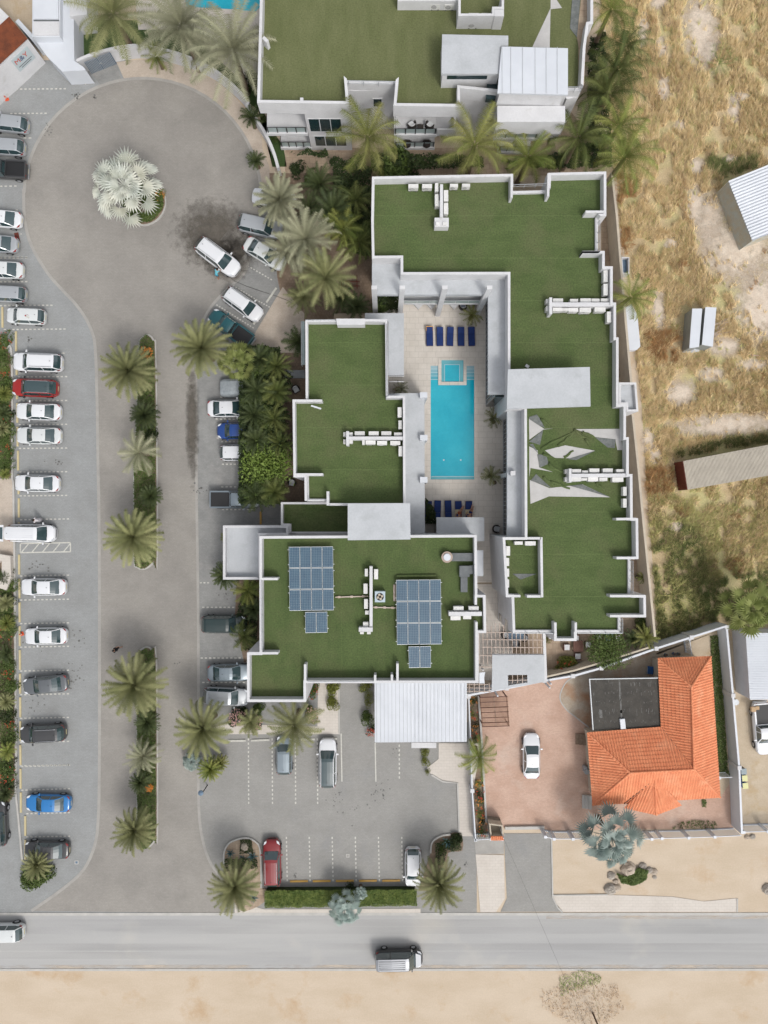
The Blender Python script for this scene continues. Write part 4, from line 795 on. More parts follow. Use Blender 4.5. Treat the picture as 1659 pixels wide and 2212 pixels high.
body(s3, [A1(212, 238, 2.4), A1(392, 240, 2.4), A1(480, 392, 2.4), A1(530, 425, 2.4), A1(545, 445, 2.4), A1(395, 455, 2.4), A1(300, 360, 2.4)], 2.4, 'whiteb')
wall([A1(100, 120, 3), A1(205, 235, 3)], 2.8, .45, 'short white wall joining the brown-roofed building and the white block', 'whiteb')
# cream annex at the top
mb = MB(); mb.prism(xy([A1(443, -200, 3), A1(552, -200, 3), A1(552, 92, 3), A1(443, 105, 3)]), 0, 3.0); single('kiosk', mb, M['white'], 'small white flat-roofed kiosk behind the leftmost date palm', 'kiosk')
# ---- orange-roofed villa
ho = empty('tiled_villa', C3(1100, 1400), 0, 'L-shaped villa with orange tiled hip roof', 'house')
ze, zr = 3.1, 5.2
def e_(t, x, y): return Vector(t(x, y, ze))
def r_(t, x, y): return Vector(t(x, y, zr))
NW, NE, SE, SW, LW, IN = e_(C3, 960, 962), e_(C3, 1294, 950), e_(C4, 1353, 218), e_(C4, 545, 268), e_(C3, 510, 1434), e_(C3, 980, 1398)
R1, R2, R3 = r_(C3, 1172, 1142), r_(C4, 1188, 42), r_(C4, 782, 64)
LE = e_(C4, 1105, 232); LS = e_(C4, 742, 258)
WP = [NW, NE, SE, SW, LW, IN]
body(ho, offset(WP, .45), ze - .05, 'cream_wall')
def rooftri(mb, pts, ea, eb, r=.045, w=.27):
    # ribbed plane: pts polygon in a plane, ribs run up the slope, perpendicular to eave ea->eb
    ea, eb = Vector(ea), Vector(eb); u = (eb - ea).normalized(); P = [Vector(p) for p in pts]
    nrm = (P[1] - P[0]).cross(P[2] - P[0]); nrm.normalize(); nrm = nrm if nrm.z > 0 else -nrm
    v = nrm.cross(u).normalized(); v = v if v.z > 0 else -v
    Q = [((p - ea).dot(u), (p - ea).dot(v)) for p in P]; x0, x1 = min(q[0] for q in Q), max(q[0] for q in Q); n = max(2, int((x1 - x0) / w)); 
    K = n * 4; prev = None
    for i in range(K + 1):
        x = x0 + (x1 - x0) * i / K; xs = min(max(x, x0 + 1e-4), x1 - 1e-4); ys = []
        for j in range(len(Q)):
            (ax, ay), (bx, by) = Q[j], Q[(j + 1) % len(Q)]
            if (ax - xs) * (bx - xs) <= 0 and abs(bx - ax) > 1e-9: ys.append(ay + (by - ay) * (xs - ax) / (bx - ax))
        if len(ys) < 2: prev = None; continue
        lo, hi = min(ys), max(ys); h = r * (.5 + .5 * math.cos(math.pi * i / 2)) * 1.6
        m = max(1, int(round(40 / 1)))
        cur = (lo, hi, x, h)
        if prev:
            (l0, h0, xx0, k0), (l1, h1, xx1, k1) = prev, cur
            nr = max(1, int(max(h0 - l0, h1 - l1) / .38))
            for q in range(nr):
                t0, t1 = q / nr, (q + 1) / nr
                def pt(l, h, x_, k, t, lift): return ea + u * x_ + v * (l + (h - l) * t) + nrm * (k + lift)
                mb.face([pt(l0, h0, xx0, k0, t0, .05), pt(l1, h1, xx1, k1, t0, .05), pt(l1, h1, xx1, k1, t1, 0), pt(l0, h0, xx0, k0, t1, 0)][::1])
        prev = cur
rf = MB()
rooftri(rf, [NW, NE, R1], NW, NE); rooftri(rf, [NE, SE, R2, R1], NE, SE); rooftri(rf, [NW, R1, R2, IN], IN, NW); rooftri(rf, [IN, R2, R3, LW], LW, IN)
rooftri(rf, [LW, R3, SW], SW, LW); rooftri(rf, [SW, R3, R2, SE], SW, SE)
A_ = Vector(C4(940, 100, 4.6)); BY = Vector(C4(948, 330, 3.1)); BW, BE = Vector(C4(744, 285, 3.1)), Vector(C4(1110, 268, 3.1)); BN1, BN2 = Vector(C4(744, 255, 3.5)), Vector(C4(1105, 226, 3.5))
rooftri(rf, [BW, BY, A_], BW, BY); rooftri(rf, [BY, BE, A_], BY, BE); rooftri(rf, [BW, A_, Vector(C4(746, 252, 3.3))], BW, A_) if False else None
roofo = rf.build('tiled_roof', M['tile_o'], ho)
mb = MB()
def ridge(a, b, r=.12):
    a, b = Vector(a), Vector(b); n = max(2, int((b - a).length / .4))
    for i in range(n): mb.tube([a.lerp(b, i / n) + Vector((0, 0, .07)), a.lerp(b, (i + 1.05) / n) + Vector((0, 0, .05))], r, 8, r * .82)
for a, b in ((R1, R2), (R3, R2), (NW, R1), (NE, R1), (LW, R3), (SW, R3), (SE, R2), (BY, A_)): mb = MB(); ridge(a, b); mb.build('ridge_tile', M['tile_o'], roofo)
mb = MB(); mb.tube([IN + Vector((0, 0, .05)), R2 + Vector((0, 0, .02))], .05, 6); mb.tube([Vector(C4(744, 262, 3.2)), A_ + Vector((0, 0, .05))], .04, 6); mb.build('valley', M['felt'], roofo)
bw = MB(); bw.prism(xy([BW + Vector((.3, .3, 0)), BY + Vector((0, .4, 0)), BE + Vector((-.4, .3, 0)), Vector(C4(1080, 200, 3)), Vector(C4(770, 230, 3))]), 0, 3.0); bw.build('bay_wall', M['cream_wall'], ho)
fr = [C3(522, 1092, 3), C3(963, 1084, 3), C3(975, 1400, 3), C3(545, 1420, 3)]
slab(ho, fr, 0, 2.85, 'cream_wall', 'carport_wall') if False else None
slab(ho, fr, 2.75, 2.95, 'felt', 'flat_roof'); mb = MB(); parapet(mb, fr, 2.7, 3.05, .09, {1: None, 2: None}); mb.build('roof_trim', M['steel'], ho)
mb = MB(); random.seed(3)
for i in range(6):
    y0 = 1092 + i * 62
    for k_ in range(26):
        x = 548 + random.random() * 410; ln = random.uniform(3, 26 if i in (0, 1, 3) else 12); a, b = C3(x, y0 + 24, 2.95), C3(x + 2, y0 + 24 - ln if random.random() < .5 else y0 + 24 + ln, 2.95)
        mb.bar(a, b, random.uniform(.02, .06), 2.952, 2.956)
    a, b = C3(534, y0 + 27, 2.95), C3(965, y0 + 24, 2.95)
for (x, y, l) in ((715, 1100, 130), (722, 1220, 90), (725, 1290, 60), (600, 1290, 50), (590, 1285, 55)): mb.bar(C3(x, y, 2.95), C3(x + 4, y + l, 2.95), .16, 2.957, 2.96)
mb.build('lime_stain', M['limewash'], ho)
for (x, y) in ((530, 1100), (540, 1410), (740, 1095)): 
    c = C3(x + 8, y, 0); mb = MB(); mb.box(c.x - .07, c.y - .07, 0, c.x + .07, c.y + .07, 2.74); mb.build('post', M['dark_metal'], ho)
mb = MB(); mb.box(-.25, -.5, 0, .25, .5, .25); c = C3(735, 1378, 3.1); mb.xform(Matrix.Translation((c.x, c.y, 2.96)) @ Matrix.Rotation(.1, 4, 'Z')); single('roof_box', mb, M['whiteb'], 'white box with blue edge lying on the dark flat roof', 'box')
mb = MB(); a = C3(440, 1445, .3); b = C3(508, 1512, .3)
for i in range(3): mb.box(a.x + i * .35, a.y, 0, a.x + i * .35 + .35, b.y, .15 + .15 * i)
mb.build('steps', M['brown_pave'], ho)
mb = MB(); a = C4(482, 208, .3); b = C4(538, 293, .3)
for i in range(3): mb.box(a.x + i * .3, a.y, 0, a.x + i * .3 + .3, b.y, .15 + .15 * i)
mb.build('steps', M['kerb'], ho)
# ---- carport, pergolas, shade roof
cpz = 3.6; ca = empty('carport', B3(1110, 1300), 0, 'white ribbed carport roof in front of the solar-panelled building', 'carport')
a, b, c, d = B3(818, 1117, cpz), B3(1404, 1117, cpz), B3(1404, 1493, cpz), B3(820, 1497, cpz)
mb = MB(); mb.prism(xy([a, b, c, d]), 3.5, 3.56); n = 46
for i in range(n):
    p = Vector(a).lerp(Vector(b), (i + .5) / n); q = Vector(d).lerp(Vector(c), (i + .5) / n); mb.bar(p, q, .07, 3.56, 3.60)
mb.build('ribbed_roof', M['whiteb'], ca); mb = MB()
for i in range(24):
    p = Vector(a).lerp(Vector(b), (i + .5) / 24); q = Vector(d).lerp(Vector(c), (i + .5) / 24); mb.bar(p, q, .045, 3.601, 3.606)
mb.build('seam_rib_line', M['grey_roof'], ca)  # grey lines drawn along the carport sheet to make its ribs show
for p in (a, b, c, d, Vector(c).lerp(Vector(d), .5)):
    m2 = MB(); cc = Vector(p).lerp(Vector(B3(1110, 1300, cpz)), .05); m2.box(cc.x - .08, cc.y - .08, 0, cc.x + .08, cc.y + .08, 3.49); m2.build('post', M['white'], ca)
mb = MB(); p, q = B3(1055, 1500, 1.2), B3(1208, 1530, 1.2); mb.box(p.x, q.y, 0, q.x, p.y, 1.1); mb.box(p.x - .04, q.y - .04, 1.1, q.x + .04, p.y + .04, 1.2); single('counter', mb, M['white'], 'white boxed counter at the lower edge of the ribbed carport', 'counter')
pg = empty('pergola', C3(100, 900), 0, 'open timber pergola grid over the patio between the buildings', 'pergola')
mb = MB(); zb = 3.2
for i in range(17):
    x = 1480 + i * 26.5; x = x; y0, y1 = (800, 935) if x > 1570 else (815, 1000)
    if x > 1893: continue
    mb.bar(B3(x, y0 - 60 if x < 1640 else y0, zb), B3(x + (4 if x < 1620 else 2), y1, zb), .06, 3.05, 3.2)
for y in (798, 844, 892): mb.bar(B3(1500, y, zb + .2), B3(1895, y + 4, zb + .2), .07, 3.2, 3.3)
for y in (945, 1018): mb.bar(B3(1485, y, zb + .2), B3(1572, y + 3, zb + .2), .07, 3.2, 3.3)
mb.build('rafter', M['beam'], pg)
mb = MB(); mb.bar(B3(1566, 938, zb), B3(1898, 940, zb), .14, 3.0, 3.22); mb.bar(B3(1895, 800, zb), B3(1905, 1095, zb), .3, 3.0, 3.25); mb.build('beam', M['white'], pg)
for (x, y) in ((1485, 1000), (1895, 805), (1900, 1085), (1570, 938)):
    c = B3(x, y, 0); m2 = MB(); m2.box(c.x - .07, c.y - .07, 0, c.x + .07, c.y + .07, 3.0); m2.build('post', M['white'], pg)
sr = empty('patio_roof', B3(1700, 1050), 0, 'flat pale grey patio roof with a square opening beside the pergola', 'roof')
zz = 3.3; Q = lambda x, y: B3(x, y, zz)
mb = MB(); h0, h1, h2_, h3 = Q(1665, 1068), Q(1788, 1066), Q(1788, 1115), Q(1668, 1135)
mb.prism(xy([Q(1565, 940), Q(1897, 940), Q(1897, 1066), Q(1565, 1068)]), 3.22, 3.34)
mb.prism(xy([Q(1565, 1068), Q(1665, 1068), Q(1668, 1150), Q(1562, 1168)]), 3.22, 3.34)
mb.prism(xy([Q(1788, 1066), Q(1897, 1066), Q(1897, 1112), Q(1790, 1130)]), 3.22, 3.34)
mb.prism(xy([Q(1668, 1135), Q(1788, 1115), Q(1790, 1130), Q(1668, 1150)]), 3.22, 3.34)
mb.build('roof_sheet', M['grey_roof'], sr)
mb = MB()
for x in (1695, 1727, 1758): mb.bar(Q(x, 1068), Q(x, 1120), .06, 3.23, 3.32)
mb.bar(Q(1666, 1102), Q(1788, 1100), .06, 3.24, 3.33); mb.build('grid_bar', M['beam'], sr)
for (x, y) in ((1572, 1155), (1890, 1105)): c = B3(x, y, 0); m2 = MB(); m2.box(c.x - .07, c.y - .07, 0, c.x + .07, c.y + .07, 3.2); m2.build('post', M['white'], sr)
pg2 = empty('pergola', B3(1480, 1150), 0, 'small white pergola grid at the corner of the carport', 'pergola'); mb = MB()
for y in (1128, 1150, 1172): mb.bar(B3(1405, y, 2.9), B3(1560, y + 2, 2.9), .06, 2.8, 2.9)
for x in (1420, 1452, 1484, 1516, 1548): mb.bar(B3(x, 1120, 3), B3(x, 1180, 3), .06, 2.9, 3.0)
mb.build('rafter', M['beam'], pg2)
mb = MB(); mb.prism(xy([B3(1484, 1055, 3.2), B3(1522, 1050, 3.2), B3(1515, 1085, 3.2), B3(1518, 1122, 3.2), B3(1484, 1122, 3.2)]), 3.1, 3.15); single('shade_sail', mb, M['whiteb'], 'small white shade cloth beside the lower right roof corner', 'shade cloth')
pk = empty('slatted_deck', C3(-50, 1300), 0, 'brown timber slatted rack standing on the pink brick yard', 'pergola'); mb = MB()
zt = 2.3; c00, c10, c11, c01 = S(1560, 2269, zt), S(1652, 2265, zt), S(1659, 2364, zt), S(1569, 2367, zt); n = 30
for i in range(n):
    t = (i + .5) / n; p = Vector(c00).lerp(Vector(c01), t); q = Vector(c10).lerp(Vector(c11), t); mb.bar(p, q, .042, 2.24, 2.3)
mb.build('slat', M['wood'], pk); mb = MB()
for t in (.02, .18, .36, .52, .7, .86, .99): mb.bar(Vector(c00).lerp(Vector(c01), t), Vector(c10).lerp(Vector(c11), t), .04, 2.301, 2.36)
for t in (.03, .97): mb.bar(Vector(c00).lerp(Vector(c10), t), Vector(c01).lerp(Vector(c11), t), .08, 2.12, 2.235)
mb.build('beam', M['brownw'], pk); mb = MB(); mb.bar(Vector(c00).lerp(Vector(c10), .52), Vector(c01).lerp(Vector(c11), .52), .10, 2.14, 2.238); mb.build('pale_beam', M['beam'], pk)
for p in (c00, c10, c11, c01): m2 = MB(); cc = Vector(p).lerp(Vector(S(1610, 2316, zt)), .08); m2.box(cc.x - .05, cc.y - .05, 0, cc.x + .05, cc.y + .05, 2.12); m2.build('post', M['brownw'], pk)
# red timber frame in the garden
mb = MB()
for y in (228, 255): mb.bar(B2(592, y, .5), B2(724, y, .5), .07, .42, .5)
mb.bar(B2(705, 182, .5), B2(708, 270, .5), .07, .34, .42); mb.bar(B2(608, 225, .5), B2(610, 272, .5), .07, .34, .42)
for (x, y) in ((608, 228), (706, 228), (608, 255), (706, 255)): c = B2(x, y, 0); mb.box(c.x - .04, c.y - .04, 0, c.x + .04, c.y + .04, .34)
single('timber_trellis', mb, M['rust'], 'low red timber frame on the paving among the palms', 'trellis')
# ---- right-hand sheds and containers
def ribs(mb, a, b, c, d, n, w, z0, z1):
    a, b, c, d = [Vector(p) for p in (a, b, c, d)]
    for i in range(n): mb.bar(a.lerp(b, (i + .5) / n), d.lerp(c, (i + .5) / n), w, z0, z1)
cr = empty('shed', C1(1500, 1300), 0, 'corrugated grey metal shed on the bare sand at the right', 'shed')
zs = 2.9; a, b = C1(1408, 1150, zs), C1(1560, 1530, zs); u = Vector(C1(1585, 1080, zs)) - Vector(a); u *= 1.55
P = [a, Vector(a) + u, Vector(b) + u, b]; mb = MB(); mb.prism(xy(offset(P, .08)), 0, 2.8)
wv = Vector(b) - Vector(a); n = 44
for i in range(n):
    c = Vector(a) + wv * (i + .5) / n; o_ = (Vector(a) - (Vector(a) + u)).normalized() * .03; mb.bar((c + u * .0)[:] , (c - u.normalized() * -.06)[:], .12, 0, 2.8)
M['shedwall'] = mat('weathered_shed_wall', (.44, .48, .47), .7, (.46, .41, .31), 1.2, coords=W_, fine=.12)
mb.build('wall', M['shedwall'], cr)
mb = MB(); tiles(mb, (a.x, a.y, 2.85), (b.x, b.y, 2.85), (b.x + u.x, b.y + u.y, 3.0), (a.x + u.x, a.y + u.y, 3.0), 21, .10); mb.build('corrugated_roof', M['whiteb'], cr)
cn = empty('container', C2(1600, 1400), 0, 'second grey container behind the corrugated shed at the right edge', 'container') if False else None
mb = MB(); P = [C1(1612, 1115, 2.3), C1(1900, 980, 2.3), C1(1960, 1100, 2.3), C1(1680, 1250, 2.3)]; mb.prism(xy(P), 0, 2.3); single('container', mb, M['grey_roof'], 'pale container cut by the right edge behind the corrugated shed', 'container')
lc = empty('container', C2(1400, 1450), 0, 'long cream shipping container with rusty red end in the scrub', 'container')
zc = 2.5; a, b, c, d = C2(1122, 1368, zc), C2(1850, 1228, zc), C2(1890, 1420, zc), C2(1150, 1550, zc)
mb = MB(); mb.prism(xy([a, b, c, d]), .1, 2.42); ribs(mb, Vector(a), Vector(b), Vector(c), Vector(d), 90, .07, 2.42, 2.48)
M['cream_box'] = mat('container_cream', (.48, .44, .37), .7, (.42, .38, .32), .8, coords=W_, fine=.05); mb.build('box', M['cream_box'], lc)
mb = MB(); u = (Vector(a) - Vector(b)).normalized()
for i in range(9): p = Vector(a).lerp(Vector(d), (i + .5) / 9); mb.bar(p, p + u * .08, .18, .1, 2.35)
mb.bar(Vector(a) + u * .02, Vector(d) + u * .02, .04, .1, 2.42); mb.build('end_door', M['rust'], lc)
sh = empty('storage_tank', C2(1230, 540), 0, 'grey rectangular steel bins with a dark gap on the sand', 'storage bin')
zt = 2.0; M['binside'] = mat('bin_side', (.25, .27, .265), .7, (.29, .31, .30), 2)
for (q, hh) in (([(1178, 402), (1238, 402), (1218, 642), (1160, 650)], 2.0), ([(1262, 392), (1328, 395), (1305, 640), (1240, 628)], 2.1)):
    P = [C2(x, y, hh) for x, y in q]; mb = MB(); mb.prism(xy(P), 0, hh); mb.build('bin', M['binside'], sh); m2 = MB(); m2.prism(xy(offset(P, -.03)), hh, hh + .06); m2.build('lid', M['whiteb'], sh)
mb = MB(); mb.prism(xy([C2(1232, 402, .4), C2(1262, 400, .4), C2(1240, 640, .4), C2(1220, 640, .4)]), 0, .4); mb.build('base', M['black'], sh)
wp = [C2(1115, 678, .05), C2(1165, 650, .05), C2(1305, 640, .05), C2(1255, 672, .05)]
mb = MB(); mb.prism(xy([C2(1115, 678, .1), C2(1158, 652, .1), C2(1225, 648, .1), C2(1222, 672, .1), C2(1170, 680, .1)]), 0, .1); mb.build('ramp', M['whiteb'], sh)
wsd = empty('shed', C3(1550, 1000), 0, 'white ribbed metal shed below the green fan palm at the right', 'shed')
zs = 3.2; a, b, c, d = C3(1518, 800, zs), C3(1900, 800, zs), C3(1900, 1222, zs), C3(1545, 1226, zs)
mb = MB(); mb.prism(xy(offset([a, b, c, d], .05)), 0, 3.1); mb.build('wall', M['white'], wsd); mb = MB(); mb.prism(xy([a, b, c, d]), 3.1, 3.16); ribs(mb, Vector(a), Vector(d), Vector(c), Vector(b), 40, .08, 3.16, 3.2); mb.build('ribbed_roof', M['whiteb'], wsd)
mb = MB(); mb.prism(xy([C2(745, 400, .8), C2(790, 370, .8), C2(830, 440, .8), C2(848, 640, .8), C2(825, 662, .8), C2(775, 665, .8), C2(758, 520, .8)]), 0, .8); single('sheet_stack', mb, M['whiteb'], 'pale sheets piled against the outside of the tall wall', 'sheet stack')
fm = MB(); P = [C2(728, 70, 1.2), C2(778, 72, 1.2), C2(778, 178, 1.2), C2(735, 175, 1.2)]; parapet(fm, P, 0, 1.2, .08); o = single('open_tank', fm, M['white'], 'open white frame holding a dark pane beside the tall wall', 'tank'); mb = MB(); mb.prism(xy(offset(P, .09)), .0, .6); mb.build('pane', M['gate'], o)

# windows of the outer walls
def wwin(root, x, y, w, z0, z1, nx, ny):
    d = Vector((-ny, nx, 0)) * w / 2; c = Vector((x, y, 0)); n_ = Vector((nx, ny, 0)) * .02
    f = MB(); f.bar(c - d * 1.08 + n_ * .5, c + d * 1.08 + n_ * .5, .06, z0 - .08, z1 + .08); fo = f.build('window', M['white'], root); g = MB(); g.bar(c - d + n_, c + d + n_, .08, z0, z1); g.build('pane', M['glass'], fo)
ys = B3(0, 1120, ZP).y
for xx in (450, 560, 670, 780): wwin(south, B3(xx, 0, ZP).x, ys, 1.2, 4.8, 6.4, 0, -1)
for xx in (450, 600, 740): wwin(south, B3(xx, 0, ZP).x, ys, 1.4, 1.0, 2.6, 0, -1)
ye = C3(0, 808, ZP).y
for xx in (100, 220, 520, 640): wwin(east, C3(xx, 0, ZP).x, ye, 1.3, 4.8, 6.4, 0, -1)
for yy in (1040, 1180, 1330): wwin(west, B2(297, 0, ZP).x, B2(0, yy, ZP).y, 1.2, 4.8, 6.4, -1, 0)
# ------------------------------------------------------------ vehicles
KIND = {  # L, W, belt, H, cabin (rear base, roof rear, roof front, front base), nose height, tail height
 'sedan': (4.70, 1.80, .92, 1.45, (-.355, -.19, .04, .225), .72, .90),
 'hatch': (4.05, 1.72, .95, 1.50, (-.475, -.37, .10, .27), .78, .93),
 'suv': (4.75, 1.88, 1.05, 1.70, (-.475, -.38, .10, .255), .88, 1.02),
 'van': (4.95, 1.90, 1.10, 1.95, (-.487, -.455, .17, .33), .92, 1.08),
 'pickup': (5.25, 1.85, 1.05, 1.75, (-.075, -.035, .11, .245), .92, 1.0)}
CARC = {}
def make_car(kind, pm, rails=False, darkroof=False, blackbed=True, roofp=None):
    L, W, belt, Hh, (cb, cr, cf, cw), nz, tz = KIND[kind]; hw = W / 2; root = empty('parked_car' if kind not in ('pickup', 'van') else {'pickup': 'pickup_truck', 'van': 'van'}[kind])
    paint_ = M[pm]
    # hull
    st = [(-.5, .50, tz * .80), (-.494, .66, tz * .90), (-.478, .79, tz * .97), (-.445, .89, tz), (-.39, .96, tz), (-.32, .99, belt * .99), (-.2, 1, belt), (0, 1, belt), (.18, 1, belt * .995), (.27, .985, belt * .97), (.35, .96, (belt + nz) / 2), (.41, .90, nz * 1.03), (.455, .80, nz * .97), (.482, .67, nz * .88), (.496, .52, nz * .80), (.5, .38, nz * .75)]
    rows = []
    for (xf, wf, h) in st:
        w = hw * wf; x = xf * L; lo = .28
        prof = [(-w * .90, lo), (-w * .985, lo + .14), (-w, lo + (h - lo) * .55), (-w * .965, h - .10), (-w * .90, h - .035), (-w * .72, h - .005), (-w * .35, h + .015), (0, h + .02)]
        prof += [(-a, b) for a, b in prof[-2::-1]]
        rows.append([(x, a, b) for a, b in prof])
    mb = MB(); mb.grid(rows); mb.face(rows[0][::-1]); mb.face(rows[-1])
    # cabin: stations front -> rear
    wb = hw * .90; wr = hw * .72
    zs = [(cw, 0.0), (cw - .33 * (cw - cf), .36), (cf + .03, .90), (cf - .02, .985), ((cf + cr) / 2, 1.0), (cr + .03, .975), (cr - .01, .90), (cb + .38 * (cr - cb), .46), (cb, 0.0)]
    bz = belt - .03; C = []
    for i, (xf, t) in enumerate(zs):
        h = bz + (Hh - bz) * t; tp = .84 if xf < -.44 else (.93 if xf < -.36 else (.95 if i == 0 else 1)); w0 = wb * tp; w1 = w0 + (wr * min(1, tp * 1.06) - w0) * min(1, t * 1.05); x = xf * L
        bow = .10 if i < 2 else (.06 if i == 2 else (-.07 if i > 6 else (-.03 if i == 6 else 0)))
        side = .0
        C.append([(x, -w0, bz), (x, -w1, bz + (h - bz) * .93), (x + bow * .3, -w1 * .90, h - (0 if t == 0 else .005)), (x + bow, -w1 * .45, h + .018 * t), (x + bow * 1.15, 0, h + .03 * t), (x + bow, w1 * .45, h + .018 * t), (x + bow * .3, w1 * .90, h - (0 if t == 0 else .005)), (x, w1, bz + (h - bz) * .93), (x, w0, bz)])
    def strip(m_, i0, i1, k0, k1, lift=0):
        for i in range(i0, i1):
            for k in range(k0, k1): m_.face([C[i][k], C[i][k + 1], C[i + 1][k + 1], C[i + 1][k]])
    strip(mb, 0, 8, 1, 2); strip(mb, 0, 8, 6, 7)
    bo = mb.build('body', paint_, root, True)
    r = MB(); strip(r, 2, 6, 2, 6); r.build('roof', M['carglass'] if darkroof else (M[roofp] if roofp else paint_), root, True)
    if roofp: h = MB(); h.prism([(cw * L + .12, -hw * .78), (.465 * L, -hw * .55), (.465 * L, hw * .55), (cw * L + .12, hw * .78)], nz * .9, belt + .03); h.build('bonnet', M[roofp], root)
    g_ = MB(); strip(g_, 0, 2, 2, 6); g_.build('windscreen', M['carglass'], root, True)
    g_ = MB(); strip(g_, 6, 8, 2, 6); g_.build('rear_window', M['carglass'], root, True)
    for k0 in (0, 7):
        g_ = MB(); strip(g_, 0, 8, k0, k0 + 1); so_ = g_.build('side_window', M['carglass'], root, True)
        pl = MB(); xm = (cf * .45 + cr * .55) * L; s = -1 if k0 == 0 else 1; d_ = .04
        pl.face([(xm - d_, s * (wb + .006), bz), (xm + d_, s * (wb + .006), bz), (xm + d_, s * (wr + .006), bz + (Hh - bz) * .93), (xm - d_, s * (wr + .006), bz + (Hh - bz) * .93)]); pl.build('pillar', paint_, so_)
    for sx in (-.305, .31):
        for s in (-1, 1):
            w_ = MB(); w_.ycyl((sx * L, s * (hw - .09), .33), .33, .22, 20); wo_ = w_.build('wheel', M['tyre'], root)
            w_ = MB(); w_.ycyl((sx * L, s * (hw + .015), .33), .21, .03, 10); w_.build('rim', M['rim'], wo_)
            a_ = MB()
            for i in range(9):
                an0, an1 = math.pi * i / 9, math.pi * (i + 1) / 9; y = s * (hw + .006)
                a_.face([(sx * L + .40 * math.cos(an0), y, .33 + .40 * math.sin(an0)), (sx * L + .40 * math.cos(an1), y, .33 + .40 * math.sin(an1)), (sx * L + .33 * math.cos(an1), y, .33 + .33 * math.sin(an1)), (sx * L + .33 * math.cos(an0), y, .33 + .33 * math.sin(an0))])
            a_.build('wheel_arch', M['black'], wo_)
    for s in (-1, 1):
        h = MB(); h.prism([(.43 * L, s * hw * .60), (.482 * L, s * hw * .55), (.452 * L, s * hw * .79), (.39 * L, s * hw * .90), (.40 * L, s * hw * .76)], nz * .80, nz * 1.005); h.build('headlight', M['lamp_w'], root)
        h = MB(); h.prism([(-.494 * L, s * hw * .55), (-.462 * L, s * hw * .66), (-.425 * L, s * hw * .905), (-.472 * L, s * hw * .80)], tz * .72, tz * .985); h.build('tail_light', M['lamp_r'], root)
        h = MB(); x = (cw - .055) * L; h.prism([(x - .07, s * (hw - .02)), (x + .08, s * (hw - .02)), (x + .05, s * (hw + .20)), (x - .06, s * (hw + .22))], belt - .04, belt + .09); h.build('mirror', paint_ if pm != 'p_red' else M['black'], root)
    h = MB(); h.box(-.502 * L, -.25, .50, -.497 * L, .25, .62); h.build('number_plate', M['plate'], root)
    h = MB(); h.box(.485 * L, -.42, nz * .55, .503 * L, .42, nz * .72); h.build('grille', M['black'], root)
    # panel gaps on bonnet and boot
    h = MB()
    for s in (-1, 1): h.bar((cw * L + .08, s * hw * .80), (.445 * L, s * hw * .66), .018, nz - .02, nz + .03) if False else None
    h.box((cw + .012) * L, -hw * .72, belt - .02, (cw + .017) * L, hw * .72, belt + .008); h.build('wiper', M['black'], root)
    if kind == 'sedan':
        h = MB(); h.box((cb - .012) * L, -hw * .66, tz - .02, (cb - .008) * L, hw * .66, tz + .021); h.build('boot_gap', M['black'], root)
    if kind != 'pickup':
        h = MB(); h.box((cr + .05) * L - .04, -.02, Hh + .02, (cr + .05) * L + .06, .02, Hh + .06); h.build('aerial', M['black'], root)
    if rails:
        for s in (-1, 1):
            h = MB(); h.tube([(cf * L - .05, s * wr * .86, Hh + .0), (cf * L - .15, s * wr * .86, Hh + .05), (cr * L + .2, s * wr * .86, Hh + .05), (cr * L + .1, s * wr * .86, Hh)], .025, 6); h.build('roof_rail', M['rim'], root)
    if kind == 'pickup':
        x0, x1 = -.485 * L, -.10 * L
        b = MB(); b.box(x0 + .05, -hw * .78, belt - .02, x1, hw * .78, belt + .035); b.build('bed', M['black'], root)
        b = MB()
        for s in (-1, 1): b.box(x0, s * hw * .80, belt - .06, x1, s * hw * .97, belt + .10)
        b.box(x0 - .0, -hw * .80, belt - .05, x0 + .10, hw * .80, belt + .10); b.box(x1, -hw * .80, belt - .04, x1 + .08, hw * .80, belt + .14); b.build('bed_side', paint_, root)
        b = MB(); b.tube([(x1 + .15, -hw * .7, belt), (x1 + .12, -hw * .6, Hh + .05), (x1 + .12, hw * .6, Hh + .05), (x1 + .15, hw * .7, belt)], .035, 6); b.build('roll_bar', M['dark_metal'], root)
        b = MB(); b.box(-.515 * L, -hw * .8, .45, -.495 * L, hw * .8, .58); b.build('bumper', M['rim'], root)
    if kind == 'van':
        b = MB()
        for i in range(5): y = -wr * .6 + wr * .3 * i; b.box(cr * L + .2, y - .012, Hh + .0, cf * L - .2, y + .012, Hh + .04)
        b.build('roof_rib', paint_, root)
    return root
def car(pos, ang, kind, pm, label, cat='car', group='cars parked in the bays', **kw):
    key = (kind, pm, tuple(kw.items()))
    if key in CARC: o = copy_tree(CARC[key])
    else: o = make_car(kind, pm, **kw); CARC[key] = o
    o.location = (pos[0], pos[1], .02); o.rotation_euler = (0, 0, R(ang)); tag(o, label, cat, group); ORG[o.name] = Vector((0, 0, 0)); return o
zc = .7
gl_ = 'cars in the long left row'; gr_ = 'cars in the bays under the right-hand trees'; gd_ = 'cars around the turning circle'; gs_ = 'cars in the south lot'
car(O(20, 268, zc), 173, 'hatch', 'p_silver', 'small silver hatchback topmost of the left row, below two empty bays', group=gl_)
car(O(12, 318, zc), 176, 'hatch', 'p_silver', 'small silver hatchback between the topmost hatchback and the dark pickup', group=gl_)
car(O(6, 367, zc), 177, 'pickup', 'p_dark', 'dark pickup with open black bed, top of the left row', 'pickup truck', gl_)
car(O(-2, 472, zc), 175, 'sedan', 'p_white', 'white saloon at the left edge, just above the one with the brown board', group=gl_)
